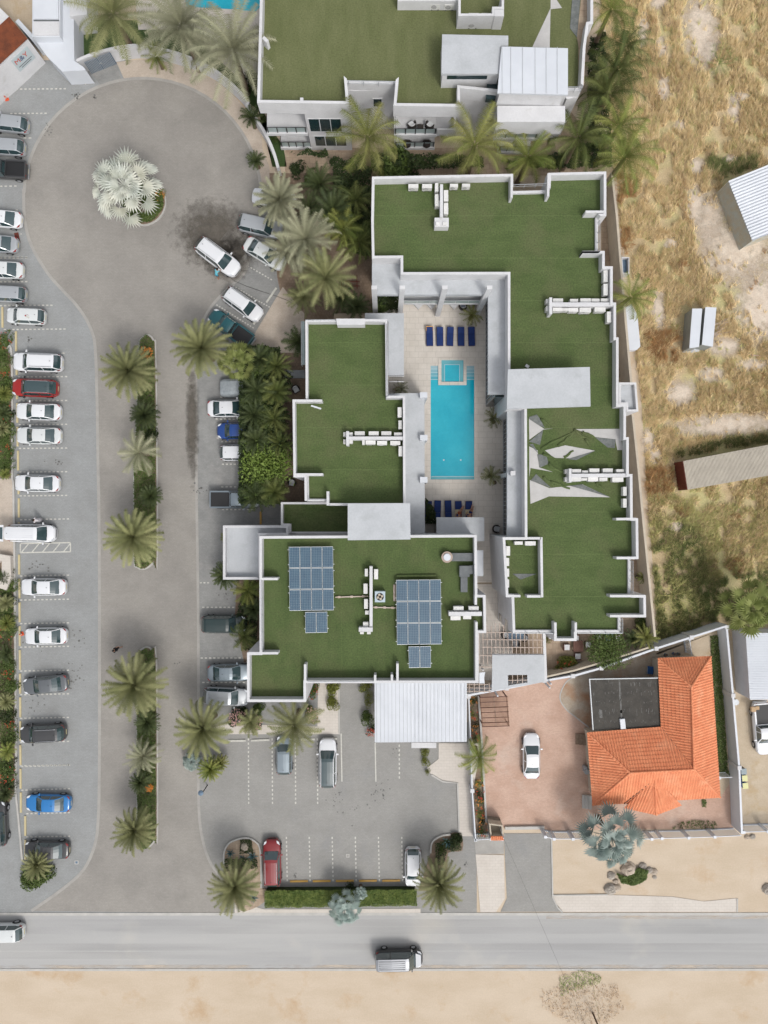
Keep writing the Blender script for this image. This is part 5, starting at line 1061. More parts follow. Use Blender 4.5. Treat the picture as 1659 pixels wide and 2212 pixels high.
car(O(-10, 526, zc), 176, 'sedan', 'p_silver', 'silver saloon cut by the left edge with a brown board behind its tail', group=gl_)
car(O(2, 583, zc), 178, 'sedan', 'p_pearl', 'pearl saloon at the left edge, just below the one with the brown board', group=gl_)
car(O(15, 635, zc), 177, 'hatch', 'p_silver', 'silver hatchback just above the hatchback with the roof sticker', group=gl_)
hk = car(O(56, 683, zc), 177, 'hatch', 'p_pearl', 'small silver hatchback with a red and white sticker on its roof', group=gl_)
car(O(82, 783, zc), 178, 'suv', 'p_white', 'big white SUV directly above the red SUV of the left row', group=gl_, rails=True).scale = (1.08, 1.05, 1.02)
car(O(76, 838, zc), 178, 'suv', 'p_red', 'bright red SUV with black glass roof and silver rails', group=gl_, rails=True, darkroof=True)
car(O(83, 889, zc), 178, 'sedan', 'p_white', 'white saloon directly below the red SUV', group=gl_)
car(O(84, 941, zc), 179, 'sedan', 'p_pearl', 'pearl saloon between a white saloon and an empty bay', group=gl_)
car(O(80, 1044, zc), 179, 'sedan', 'p_white', 'lone white saloon above the white van, empty bays on both sides', group=gl_)
vn = car(O(69, 1152, zc), -1, 'van', 'p_white', 'white van parked nose out with its tailgate raised', 'van', gl_)
m2 = MB(); m2.prism([(-3.0, -.80), (-2.35, -.86), (-2.35, .86), (-3.0, .80)], 1.90, 1.97); tg = m2.build('tailgate', M['p_white'], vn); m2 = MB(); m2.prism([(-2.78, -.6), (-2.42, -.62), (-2.42, .62), (-2.78, .6)], 1.971, 1.99); m2.build('tailgate_glass', M['carglass'], tg)
car(O(94, 1268, zc), 180, 'sedan', 'p_white', 'white saloon below the hatched box and one empty bay', group=gl_)
car(O(99, 1374, zc), 181, 'sedan', 'p_white', 'white saloon with an orange cone at its nose', group=gl_).scale = (.94, .98, 1)
car(O(98, 1479, zc), 186, 'sedan', 'p_grey', 'dark grey saloon parked at a slant', group=gl_)
car(O(93, 1584, zc), 183, 'suv', 'p_dark', 'dark SUV with silver roof rails, below the slanted grey saloon', group=gl_, rails=True)
car(O(104, 1735, zc), 179, 'sedan', 'p_blue', 'bright blue saloon near the bottom of the left row', group=gl_)
car(O(101, 1836, zc), 179, 'sedan', 'p_dark', 'black saloon right above the palm bush at the end of the left row', group=gl_)
car(O(-4, 1778, zc), 92, 'suv', 'p_dark', 'dark car cut by the left edge, parked lengthways by the kerb', group='cars at the left edge')
car(O(10, 2008, .2), 181, 'hatch', 'p_pearl', 'white car driving left on the road, cut by the left edge', group='vehicles on the road').scale = (1.12, 1.05, 1.05)
car(O(861, 2062, 0), 1, 'van', 'p_van_shade', 'silver van driving right on the road, its shaded sides painted dark', 'van', 'vehicles on the road', roofp='p_mid')  # silver van; black body paint stands in for shade on its sides
car(O(563, 490, zc), -13, 'suv', 'p_silver', 'silver SUV half under the grey date palm by the circle', group=gd_)
car(O(572, 548, zc), -31, 'sedan', 'p_pearl', 'pale saloon with blue rear window half under the palms', group=gd_)
car(O(471, 556, zc), -37, 'suv', 'p_white', 'white SUV being washed on wet paving', group=gd_, rails=True)
car(O(525, 658, zc), -36, 'suv', 'p_white', 'white SUV parked aslant just above the teal pickup', group=gd_, rails=True).scale = (.97, .97, 1)
car(O(499, 710, zc), 144, 'pickup', 'p_teal', 'teal pickup with black bed half under the large date palm', 'pickup truck', gd_)
car(O(592, 428, zc), 172, 'sedan', 'p_white', 'white car mostly hidden by the grey date palm, only its tip showing', group=gd_)
cv = empty('covered_car', O(523, 838, .5), 0, 'car under a pale silver cloth cover below the green fan palm', 'covered car', gr_)
rows = []
for i, (x, w, h) in enumerate([(-2.3, .55, .5), (-2.2, .82, .9), (-1.9, .9, 1.05), (-1.5, .92, 1.25), (-1.0, .9, 1.5), (.4, .9, 1.52), (1.1, .92, 1.1), (1.9, .9, .95), (2.3, .6, .6)]):
    random.seed(i); rows.append([(x, a * w + random.uniform(-.03, .03), max(.05, b * h + random.uniform(-.03, .03))) for a, b in ((-1.05, .03), (-1, .5), (-.86, .85), (-.6, .97), (0, 1.0), (.6, .97), (.86, .85), (1, .5), (1.05, .03))])
mb = MB(); mb.grid(rows); mb.face(rows[0][::-1]); mb.face(rows[-1]); c = O(523, 838, .5); ORG[cv.name] = Vector((0, 0, 0)); mb.build('cloth_cover', M['cover'], cv)
cv.location = (c.x, c.y, .02)
m2 = MB()
for x in (-1.4, 1.4):
    for s in (-1, 1): m2.ycyl((x, s * .82, .3), .3, .2, 14)
m2.build('wheel', M['tyre'], cv)
car(O(497, 882, zc), 1, 'sedan', 'p_white', 'white saloon between the covered car and the blue car', group=gr_)
car(O(511, 931, zc), 180, 'hatch', 'p_navy', 'deep blue car with its tail under the dark trees', group=gr_)
car(O(517, 978, zc), 0, 'hatch', 'p_white', 'white hatchback with its nose under the dark trees, below the blue car', group=gr_)
car(O(508, 1079, zc), 0, 'pickup', 'p_steel', 'steel blue pickup with black bed below the bright round tree', 'pickup truck', gr_)
car(O(484, 1348, zc), 0, 'suv', 'p_green', 'very dark green SUV beside the turf-roofed building', group=gr_)
car(O(497, 1453, zc), 1, 'sedan', 'p_steel', 'grey saloon with its nose under the lower left roof corner', group=gr_)
car(O(489, 1504, zc), -3, 'suv', 'p_silver', 'silver car directly above the large date palm at the lot corner', group=gr_)
car(O(708, 1648, zc), 90, 'suv', 'p_white', 'white SUV with black glass roof in the south lot', group=gs_, darkroof=True).scale = (1.08, 1.0, 1)
car(O(614, 1631, zc), 90, 'hatch', 'p_steel', 'teal grey hatchback half under the date palm in the south lot', group=gs_)
car(O(588, 1863, zc), 91, 'suv', 'p_wine', 'red SUV beside the rockery in the south lot', group=gs_, rails=True).scale = (1.02, 1, 1)
car(O(892, 1873, zc), 270, 'hatch', 'p_white', 'white hatchback half under the date palm at the end of the orange stops', group=gs_)
car(O(1148, 1633, zc), 90, 'sedan', 'p_white', 'white saloon alone on the pink brick yard', group='cars on the villa plots')
pk2 = car(O(1648, 1573, zc), 275, 'pickup', 'p_white', 'white pickup carrying boxes beside the ribbed white shed', 'pickup truck', 'cars on the villa plots')
pk2.scale = (1.05, 1.05, 1)
c = O(1627, 1532, 1.3)
for i, (dx, dy, l) in enumerate(((0, 0, 'large'), (.45, .12, 'small'))):
    mb = MB(); s = .24 if i == 0 else .17; mb.box(c.x + dx - s, c.y + dy - s, 1.10, c.x + dx + s, c.y + dy + s, 1.10 + s * 1.4); bx_ = single('carton', mb, mat('carton_card%d' % i, (.42, .29, .17), .8), l + ' brown carton in the bed of the white pickup', 'box', 'cartons in the pickup bed')
# sticker on the hatchback roof
m2 = MB(); m2.bar((-.75, .35), (-.35, .15), .18, 1.525, 1.532); stk = m2.build('roof_sticker', M['line_w'], hk); m2 = MB(); m2.bar((-.30, .10), (-.42, .18), .14, 1.533, 1.54); m2.bar((-.7, .10), (-.45, .0), .03, 1.53, 1.54); m2.build('sticker_mark', M['lamp_r'], stk)
# brown board, cones
mb = MB(); c = A1(111, 1513); mb.box(-.22, -.55, .02, .22, .55, .07); mb.xform(Matrix.Translation((c.x, c.y, 0)) @ Matrix.Rotation(R(12), 4, 'Z')); single('board', mb, M['rust'], 'brown board lying behind the tail of the silver saloon', 'board')
def cone(t, x, y, label):
    c = t(x, y); root = empty('traffic_cone', c, .3, label, 'cone', 'orange traffic cones'); ORG[root.name] = Vector((0, 0, 0)); m2 = MB(); m2.box(-.2, -.2, .02, .2, .2, .06); m2.build('base', M['cone'], root); m2 = MB(); m2.cyl((0, 0), .14, .06, .65, 14, .03); m2.build('body', M['cone'], root); m2 = MB(); m2.cyl((0, 0), .107, .30, .42, 14, .085); m2.build('band', M['line_w'], root)
cone(A1, 45, 630, 'orange cone at the foot of the white wall at the top left'); cone(A3, 140, 806, 'orange cone at the nose of the small white saloon')
# ------------------------------------------------------------ street lamp, pole, cable, hose
lp = A4(1318, 142); root = empty('street_lamp', lp, 0, 'grey lamp post with round head at the corner of the left palm bed', 'street lamp')
mb = MB(); mb.cyl((lp.x, lp.y), .06, 0, 2.9, 10, .04); mb.build('pole', M['dark_metal'], root)
hd = A4(1275, 193, 2.9); mb = MB(); mb.tube([(lp.x, lp.y, 2.85), (hd.x, hd.y, 2.95)], .03, 6); mb.build('arm', M['dark_metal'], root); mb = MB(); mb.cyl((hd.x, hd.y), .28, 2.85, 2.93, 20, .26); mb.cyl((hd.x, hd.y), .26, 2.931, 3.02, 20, .08); mb.build('lamp_head', M['gate'], root)
pb = C4(546, 1590); root = empty('utility_pole', pb, 0, 'wooden utility pole with yellow guy at the bottom edge', 'utility pole')
top = C4(560, 1720, 6.0); mb = MB(); mb.tube([pb, (pb.x, pb.y, 3.6)], .10, 10, .08); mb.build('pole', M['bark'], root)
mb = MB(); mb.tube([C4(545, 1400, .05), (pb.x, pb.y, 3.4)], .025, 5); mb.build('guy_wire', M['line_y'], root)
mb = MB(); mb.box(pb.x - .4, pb.y - .04, 3.3, pb.x + .4, pb.y + .04, 3.4); mb.build('cross_arm', M['bark'], root)
a = Vector(C4(-20, 480, 4.0)); b = Vector(C4(640, 2000, 6.3)); pts = []
for i in range(25): t = i / 24; p = a.lerp(b, t); p.z -= 1.0 * 4 * t * (1 - t) * .5; pts.append(p)
mb = MB(); mb.tube(pts, .009, 5); single('overhead_cable', mb, M['cable'], 'thin black cable crossing the road towards the utility pole', 'cable')
fp = empty('utility_pole', Vector((b.x, b.y, 0)), 0, 'wooden pole beyond the bottom edge carrying the far end of the cable', 'utility pole'); mb = MB(); mb.tube([(b.x, b.y, 0), (b.x, b.y, 6.4)], .12, 8); mb.build('pole', M['bark'], fp)
cpole = empty('utility_pole', Vector((a.x, a.y, 0)), 0, 'thin white pole by the pale path that holds the far end of the cable', 'pole'); mb = MB(); mb.tube([(a.x, a.y, 0), (a.x, a.y, 4.05)], .04, 8); mb.build('pole', M['whiteb'], cpole)
hp_ = [S(729, 893), S(745, 900), S(765, 916), S(800, 931), S(840, 945), S(870, 955), S(905, 966), S(935, 978), S(958, 992)]
mb = MB(); mb.tube([(p.x, p.y, .06) for p in hp_], .018, 5); single('garden_hose', mb, M['cable'], 'thin black hose running from the washed SUV to the brick terrace', 'hose')
# ------------------------------------------------------------ AC units
acu = None
def make_ac():
    root = empty('air_conditioner'); mb = MB(); mb.box(-.46, -.18, .10, .46, .18, .78); mb.build('casing', M['ac'], root)
    mb = MB(); mb.box(-.465, -.185, .76, .465, .185, .80); mb.build('top_panel', M['ac'], root)
    mb = MB(); mb.ycyl((-.12, -.19, .44), .25, .03, 20); g_ = mb.build('fan_grille', M['grille'], root); mb = MB()
    for i in range(5): mb.box(-.36, -.215, .24 + i * .1, .12, -.205, .265 + i * .1)
    mb.build('guard', M['ac'], g_)
    for s in (-1, 1): mb = MB(); mb.box(s * .3 - .05, -.22, 0, s * .3 + .05, .22, .10); mb.build('foot', M['grille'], root)
    return root
def ac(t, x, y, rot, label, z0=8.0, sc=1.0, grp='air conditioners on the roofs'):
    global acu
    if acu is None: acu = make_ac(); o = acu
    else: o = copy_tree(acu)
    p = t(x, y, z0 + .8); o.location = (p[0], p[1], z0 + .02); o.rotation_euler = (0, 0, R(rot)); o.scale = (sc, sc, 1); tag(o, label, 'air conditioner', grp); return o
N_ = ['first', 'second', 'third', 'fourth', 'fifth', 'sixth', 'seventh']
def acrow(t, pts, rot, desc, grp, sc=1.0, z0=8.0):
    for i, p in enumerate(pts): ac(t, p[0], p[1], rot, 'air conditioner, ' + N_[i] + desc, z0, p[2] if len(p) > 2 else sc, grp)
acrow(B2, [(724, 1192), (813, 1192), (893, 1192), (968, 1197, .8)], 180, ' from the left above the pipe wall, roof left of pool', 'air conditioners on the roof left of the pool')
acrow(B2, [(793, 1249), (866, 1252), (950, 1253)], 0, ' from the left below the pipe wall, roof left of pool', 'air conditioners on the roof left of the pool')
acrow(B2, [(978, 1058), (981, 1137, .85), (984, 1305)], 90, ' from the top along the right parapet, roof left of pool', 'air conditioners on the roof left of the pool')
g1_ = 'air conditioners on the upper pipe wall right of the pool'
acrow(C2, [(325, 348), (427, 348, .8), (500, 348, 1.05), (563, 346, .8), (622, 345, .8)], 180, ' from the left above the upper pipe wall right of the pool', g1_)
acrow(C2, [(320, 405, .9), (371, 405, .7), (423, 407, .95), (498, 408, 1.15), (592, 405, 1.1)], 0, ' from the left below the upper pipe wall right of the pool', g1_)
acrow(C2, [(628, 193, 1.15), (628, 278, 1.15), (650, 453, 1.1)], 90, ' from the top along the right parapet near the upper pipe wall', g1_)
g2_ = 'air conditioners on the lower pipe wall right of the pool'
acrow(C2, [(443, 1431, .9), (497, 1436, .6), (556, 1428), (641, 1428), (720, 1430, .8)], 180, ' from the left above the pipe wall by the lifted turf', g2_)
acrow(C2, [(440, 1484), (492, 1484, .6), (548, 1484), (613, 1484, .8), (705, 1486, 1.1)], 0, ' from the left below the pipe wall by the lifted turf', g2_)
acrow(C2, [(750, 1560, .9), (750, 1635, .9)], 90, ' from the top on the parapet just below the lifted turf', g2_)
g3_ = 'air conditioners on the top roof edge above the pool'
acrow(B1, [(1065, 1182), (1152, 1182)], 0, ' from the left at the top parapet, left of the pipe wall', g3_)
acrow(B1, [(1213, 1190, .85), (1213, 1262, .9)], 90, ' from the top, left side of the pipe wall by the top parapet', g3_)
acrow(B1, [(1272, 1243, 1.1), (1272, 1325, 1.1)], 90, ' from the top, right side of the pipe wall by the top parapet', g3_)
acrow(B1, [(1323, 1178, .8), (1400, 1177, .8)], 0, ' from the left at the top parapet, right of the pipe wall', g3_)
g4_ = 'air conditioners on the solar roof'
acrow(B3, [(766, 418, .75), (761, 520), (764, 617, .95)], 90, ' from the top, left of the pipe wall between the solar arrays', g4_)
acrow(B3, [(828, 428)], 270, ' and only one right of the pipe wall between the solar arrays', g4_)
acrow(B3, [(1352, 645), (1448, 645)], 180, ' from the left above the short beam right of the solar arrays', g4_)
acrow(B3, [(1333, 707), (1407, 703, .8)], 0, ' from the left below the short beam right of the solar arrays', g4_)
g5_ = 'air conditioners in the small walled court'
acrow(C3, [(75, 230, .8), (150, 232, 1.05)], 0, ' from the left along the top of the small walled court', g5_)
acrow(C3, [(8, 280, .95), (4, 350, .8), (4, 418, .8), (4, 487, .8)], 90, ' from the top along the left of the small walled court', g5_)
g6_ = 'air conditioners on the faded turf roof'
acrow(B1, [(1068, 10, 1.15), (1205, 18), (1295, 20)], 0, ' from the left on the turf at the very top edge', g6_, z0=8.0)
acrow(B1, [(1445, 135, 1.1)], 0, ' and only unit hung outside the walled utility court', g6_); acrow(B1, [(1448, 96), (1530, 96)], 180, ' from the left just inside the walled utility court', g6_)
def pipewall(root, t, x0, y0, x1, y1, w=.34, zt=9.1, z0=8.0):
    mb = MB(); mb.bar(t(x0, y0, zt), t(x1, y1, zt), w, z0, zt); mb.build('pipe_wall', M['white'], root); 
def boxes(root, t, L, zt=8.7, name='junction_box'):
    for (x, y, w, h) in L: c = t(x, y, zt); mb = MB(); mb.box(c.x - w / 2, c.y - h / 2, 8.0, c.x + w / 2, c.y + h / 2, zt); mb.build(name, M['ac'], root)
pipewall(west, B2, 655, 1222, 1000, 1222, .30); pipewall(west, B2, 647, 1178, 647, 1268, .26, 9.25); boxes(west, B2, [(628, 1198, .22, .4), (628, 1244, .22, .4), (668, 1198, .35, .35), (668, 1244, .35, .35), (748, 1246, .25, .5)])
pipewall(east, C2, 288, 372, 680, 372, .36); pipewall(east, C2, 279, 328, 279, 434, .26, 9.25); boxes(east, C2, [(258, 352, .25, .4), (258, 400, .25, .45)])
pipewall(east, C2, 412, 1460, 770, 1458, .34); pipewall(east, C2, 403, 1416, 403, 1503, .24, 9.25); boxes(east, C2, [(380, 1434, .25, .4), (380, 1484, .25, .4)])
pipewall(east, B1, 1244, 1170, 1244, 1380, .28); pipewall(east, B1, 1200, 1412, 1290, 1412, .85, 9.0); boxes(east, B1, [(1218, 1292, .45, .55)]); boxes(east, B1, [(1222, 1420, .4, .3), (1265, 1420, .4, .3)], 9.15)
pipewall(south, B3, 796, 378, 796, 760, .28); pipewall(south, B3, 718, 780, 806, 780, .40, 9.0); boxes(south, B3, [(772, 672, .4, .35), (762, 750, .5, .5), (738, 802, .35, .2), (782, 802, .35, .2)])
pipewall(south, B3, 1290, 680, 1500, 680, .38)
# fan unit, ducts, vent
c = B3(853, 572, 8.9); root = empty('cooling_unit', (c.x, c.y, 8), 0, 'large square cooling unit with a round fan between the solar arrays', 'cooling unit')
mb = MB(); mb.box(c.x - .48, c.y - .50, 8.0, c.x + .48, c.y + .50, 8.85); mb.build('casing', mat('pale_blue_casing', (.40, .48, .53), .5), root)
mb = MB(); mb.cyl((c.x, c.y), .36, 8.80, 8.87, 24); mb.build('fan_well', M['black'], root); mb = MB()
for i in range(4): a = i * math.pi / 2 + .3; mb.bar((c.x, c.y), (c.x + .3 * math.cos(a), c.y + .3 * math.sin(a)), .2, 8.872, 8.885)
mb.build('fan_blade', mat('fan_blade_tan', (.42, .36, .28), .6), root)
c = B3(1280, 320, 8.8); root = empty('extractor_vent', (c.x, c.y, 8), 0, 'round extractor vent with a long dark duct on the solar roof', 'vent')
mb = MB(); mb.cyl((c.x, c.y), .52, 8, 8.6, 28); mb.build('drum', M['black'], root); mb = MB(); mb.cyl((c.x, c.y), .53, 8.58, 8.62, 28); mb.build('rim', mat('vent_rim', (.35, .27, .22), .5), root); mb = MB(); mb.cyl((c.x, c.y), .36, 8.6, 8.75, 24, .33); mb.build('cap', M['whiteb'], root)
mb = MB(); a, b = B3(1308, 294, 8.5), B3(1452, 345, 8.5); mb.box(a.x, b.y, 8.1, b.x, a.y, 8.5); mb.build('duct', M['duct'], root)
root = empty('duct_run', B3(1400, 450, 8), 0, 'dark grey stepped duct leading off the right parapet', 'duct'); mb = MB()
for (x0, y0, x1, y1, h) in ((1358, 375, 1422, 445, 8.7), (1422.5, 373, 1452, 427, 8.65), (1366, 446, 1409, 542, 8.45)): a, b = B3(x0, y0, h), B3(x1, y1, h); mb.box(a.x, b.y, 8.05, b.x, a.y, h)
mb.build('duct', M['duct'], root)
# conduits
for (x0, y0, x1, y1, lab) in ((568, 574, 778, 568, 'left'), (810, 638, 955, 642, 'right')):
    a, b = B3(x0, y0, 8.2), B3(x1, y1, 8.2); mb = MB(); mb.bar(a, b, .10, 8.12, 8.2)
    for t_ in (.12, .5, .85): p = a.lerp(b, t_); mb.box(p.x - .12, p.y - .1, 8.0, p.x + .12, p.y + .1, 8.19)
    single('cable_conduit', mb, M['beam'], 'pale cable conduit on blocks running to the %s solar array' % lab, 'conduit', 'conduits to the solar arrays')
# floodlight and tiny boxes
mb = MB(); mb.bar(B2(415, 1015, 9.3), B2(478, 1035, 9.3), .14, 9.1, 9.25); mb.tube([B2(420, 1018, 9.2), B2(440, 1030, 8.0)], .03, 6); single('floodlight', mb, M['whiteb'], 'white bracket lamp on the fin wall of the left roof', 'lamp')
mb = MB(); c = C2(130, 764, 8.2); mb.box(-.18, -.13, 0, .18, .13, .2); mb.xform(Matrix.Translation((c.x, c.y, 8.01)) @ Matrix.Rotation(-.6, 4, 'Z')); single('block', mb, M['white'], 'small white block on the turf above the flat stair roof', 'block')
# solar arrays
def solar(t, x0, y0, x1, y1, nc, nr, extra, label):
    z = 8.75; A_, B_, C_, D_ = [Vector(t(a, b, z)) for a, b in ((x0, y0), (x1, y0 - 3), (x1 + 5, y1 - 4), (x0 + 5, y1))]
    root = empty('solar_array', (A_.x, A_.y, 8), 0, label, 'solar panels', 'roof solar arrays')
    def panel(a, b, c, d):
        a, b, c, d = [Vector(p) for p in (a, b, c, d)]
        fm = MB(); fm.prism(xy([a, b, c, d]), 8.70, 8.74); po = fm.build('solar_panel', M['alu'], root)
        q = [p.lerp((a + b + c + d) / 4, .045) for p in (a, b, c, d)]; m2 = MB(); m2.prism(xy(q), 8.74, 8.748); m2.build('cells', M['cell'], po)
        m3 = MB()
        for i in range(1, 6): m3.bar(q[0].lerp(q[1], i / 6), q[3].lerp(q[2], i / 6), .014, 8.748, 8.751)
        for i in range(1, 12): m3.bar(q[0].lerp(q[3], i / 12), q[1].lerp(q[2], i / 12), .012, 8.7512, 8.754)
        m3.build('cell_lines', M['cellgrid'], po)
    def sub(A_, B_, C_, D_, nc, nr):
        for r in range(nr):
            for c in range(nc):
                u0, u1, v0, v1 = (c + .02) / nc, (c + .98) / nc, (r + .012) / nr, (r + .988) / nr
                f = lambda u, v: A_.lerp(B_, u).lerp(D_.lerp(C_, u), v)
                panel(f(u0, v0), f(u1, v0), f(u1, v1), f(u0, v1))
    sub(A_, B_, C_, D_, nc, nr)
    ex = [Vector(t(a, b, z)) for a, b in extra]; sub(*ex, 2, 1)
    mb = MB()
    for v in (.05, .28, .38, .62, .72, .95): mb.bar(A_.lerp(D_, v) - Vector((.1, 0, 0)), B_.lerp(C_, v) + Vector((.1, 0, 0)), .05, 8.60, 8.69)
    for v in (.2, .8): mb.bar(ex[0].lerp(ex[3], v) - Vector((.1, 0, 0)), ex[1].lerp(ex[2], v) + Vector((.1, 0, 0)), .05, 8.60, 8.69)
    mb.build('mounting_rail', M['alu'], root)
    mb = MB()
    for u in (.1, .5, .9):
        for v in (.05, .38, .72, .95): p = A_.lerp(B_, u).lerp(D_.lerp(C_, u), v); mb.box(p.x - .03, p.y - .03, 8.0, p.x + .03, p.y + .03, 8.6)
    for u in (.1, .9):
        for v in (.2, .8): p = ex[0].lerp(ex[1], u).lerp(ex[3].lerp(ex[2], u), v); mb.box(p.x - .03, p.y - .03, 8.0, p.x + .03, p.y + .03, 8.6)
    mb.build('stand', M['alu'], root)
solar(B3, 272, 253, 555, 662, 4, 3, [(376, 667), (518, 665), (520, 800), (378, 803)], 'left roof solar array, twelve blue panels with two more below')
solar(B3, 955, 463, 1240, 878, 4, 3, [(1033, 886), (1176, 884), (1178, 1022), (1036, 1025)], 'right roof solar array, twelve blue panels with two more below')
mb = MB(); a, b = B3(958, 440, 8.2), B3(1210, 437, 8.2); mb.tube([(a.x, a.y, 8.14), (b.x, b.y, 8.14)], .13, 10); single('turf_roll', mb, M['turf'], 'rolled strip of turf above the right solar array', 'turf roll')
mb = MB(); a, b = B3(938, 495, 8.2), B3(952, 600, 8.2); mb.box(a.x, b.y, 8.01, b.x, a.y, 8.1); single('board', mb, M['beam'], 'pale board beside the right solar array', 'board')
# ------------------------------------------------------------ loungers and furniture
def make_lounger():
    root = empty('sun_lounger'); mb = MB()
    for s in (-1, 1): mb.box(s * .33 - .03, -.98, .26, s * .33 + .03, .98, .31)
    for y in (-.97, 0, .97): mb.box(-.33, y - .03, .26, .33, y + .03, .305)
    mb.build('frame', M['brownw'], root)
    for (x, y) in ((-.3, -.9), (.3, -.9), (-.3, .9), (.3, .9)): mb = MB(); mb.box(x - .03, y - .03, 0, x + .03, y + .03, .26); mb.build('leg', M['brownw'], root)
    mb = MB(); mb.box(-.335, -.98, .31, .335, .28, .40); mb.build('cushion', M['navy'], root)
    mb = MB(); mb.grid([[(-.33, .29, .40), (.33, .29, .40)], [(-.33, .93, .60), (.33, .93, .60)], [(-.33, .95, .53), (.33, .95, .53)], [(-.33, .30, .31), (.33, .30, .31)]]); mb.build('back_cushion', M['navy'], root)
    return root
lg = make_lounger(); used = False
def lounger(c, ang, label, grp):
    global used
    o = lg if not used else copy_tree(lg); used = True
    o.location = (c[0], c[1] + (hash(label) % 5 - 2) * .0, .14); o.rotation_euler = (0, 0, R(ang + (len(label) * 7 % 5 - 2) * .9)); tag(o, label, 'sun lounger', grp); return o
up_ = ['leftmost navy sun lounger of the upper row, with an orange towel', 'second navy sun lounger from the left in the upper row', 'middle navy sun lounger of the upper row', 'fourth navy sun lounger from the left in the upper row', 'rightmost navy sun lounger of the upper row, nearest the glass walk']
for i, x in enumerate((1168, 1233, 1298, 1367, 1434)): lounger(B2(x, 577, .4), 0, up_[i], 'sun loungers above the pool')
dn_ = ['leftmost navy sun lounger of the lower row, over a dark bush', 'second empty navy sun lounger from the left in the lower row', 'middle navy sun lounger of the lower row, empty', 'navy sun lounger of the lower row with the left sunbather', 'navy sun lounger of the lower row with the right sunbather']
dnx = [1394, 1424, 1459, 1492.5, 1525.5]
for i, x in enumerate(dnx): lounger(S(x, 1661 + (1 if i in (0, 3, 4) else -1), .4), 180, dn_[i], 'sun loungers below the pool')
c = B2(1168, 529, .6); mb = MB(); mb.grid([[(c.x - .38, c.y - .2, .57), (c.x + .36, c.y - .2, .57)], [(c.x - .40, c.y + .05, .66), (c.x + .38, c.y + .03, .66)], [(c.x - .36, c.y + .28, .74), (c.x + .35, c.y + .27, .74)], [(c.x - .36, c.y + .30, .45), (c.x + .35, c.y + .30, .45)]]); single('towel', mb, M['towel_o'], 'orange towel on the back of the leftmost upper lounger', 'towel')
for (x, l) in ((dnx[3], 'left'), (dnx[4], 'right')):
    c = S(x, 1668, .6); mb = MB(); mb.box(c.x - .36, c.y - .65, .54 if False else .545, c.x + .32, c.y + .30, .56); single('towel', mb, M['towel_c'], 'cream towel under the %s sunbather' % l, 'towel', 'cream towels')
def armchair(c, ang, label, z0=.02, m='wicker', grp='garden armchairs', cm='cush'):
    root = empty('armchair', (c[0], c[1], z0), R(ang), label, 'armchair', grp); ORG[root.name] = Vector((0, 0, 0)); mb = MB(); mb.box(-.34, -.32, .1, .34, .34, .34); mb.build('base', M[m], root)
    mb = MB(); P = [(.40 * math.cos(a), -.02 + .42 * math.sin(a)) for a in [R(-10 + i * 20) for i in range(11)]]
    for p, q in zip(P[:-1], P[1:]): mb.bar(p, q, .09, .12, .72)
    mb.build('backrest', M[m], root); mb = MB(); mb.box(-.27, -.30, .34, .27, .20, .45); mb.build('seat_cushion', M[cm], root); mb = MB(); mb.box(-.26, .21, .40, .26, .31, .70); mb.build('back_cushion', M[cm], root)
    return root
def table(c, w, d, h, label, m, z0=.02):
    root = empty('table', (c[0], c[1], z0), 0, label, 'table'); ORG[root.name] = Vector((0, 0, 0)); mb = MB(); mb.box(-w / 2, -d / 2, h - .05, w / 2, d / 2, h); mb.build('tabletop', M[m], root)
    for sx in (-1, 1):
        for sy in (-1, 1): mb = MB(); mb.box(sx * (w / 2 - .05) - .03, sy * (d / 2 - .05) - .03, 0, sx * (w / 2 - .05) + .03, sy * (d / 2 - .05) + .03, h - .05); mb.build('leg', M[m], root)
    return root
gb = 'balcony armchairs'
armchair(B1(1055, 788, 4.5), 215, 'dark wicker armchair with white cushions, left one on the upper balcony', 4.0, grp=gb); armchair(B1(1170, 790, 4.5), 145, 'dark wicker armchair with white cushions, right one on the upper balcony', 4.0, grp=gb)
table(B1(1110, 808, 4.5), .6, .6, .5, 'small black table between the two upper balcony armchairs', 'wicker', 4.0)
armchair(B1(1025, 905, 1), 180, 'dark armchair, left one on the ground terrace', .55, grp=gb, cm='wicker'); armchair(B1(1150, 905, 1), 180, 'dark armchair, right one on the ground terrace', .55, grp=gb, cm='wicker')
armchair(C1(265, 798, 4.5), 180, 'dark armchair with white cushion on the balcony at the upper right', 4.0, grp=gb)
armchair(B3(1594, 140, .5), 80, 'black wicker armchair with grey cushion in the passage by the glass facade', .14)
armchair(B2(318, 912, .5), 30, 'white cushioned armchair under the left roof edge', .03, grp='armchairs in the side yard'); armchair(B2(292, 1506, .5), -10, 'white cushioned armchair beside the coiled hose', .03, grp='armchairs in the side yard')
def stool(c, ang, label):
    root = empty('patio_chair', (c[0], c[1], .02), R(ang), label, 'chair', 'square patio chairs'); ORG[root.name] = Vector((0, 0, 0)); mb = MB(); mb.box(-.33, -.33, .02, .33, .33, .36); mb.build('frame', M['brownw'], root); mb = MB(); mb.box(-.28, -.28, .36, .28, .28, .48); mb.build('cushion', M['cush'], root); mb = MB(); mb.box(-.33, .30, .36, .33, .38, .68); mb.build('backrest', M['brownw'], root)
table(C3(453, 885, .6), 1.0, 1.15, .62, 'brown square patio table between the white-cushioned chairs', 'brownw')
stool(C3(382, 893, .5), 90, 'patio chair with white cushion left of the brown table'); stool(C3(519, 876, .5), -90, 'patio chair with white cushion right of the brown table'); stool(C3(452, 950, .5), 180, 'patio chair with white cushion below the brown table'); stool(C3(440, 835, .5), 0, 'patio chair mostly hidden by the roof edge above the brown table')
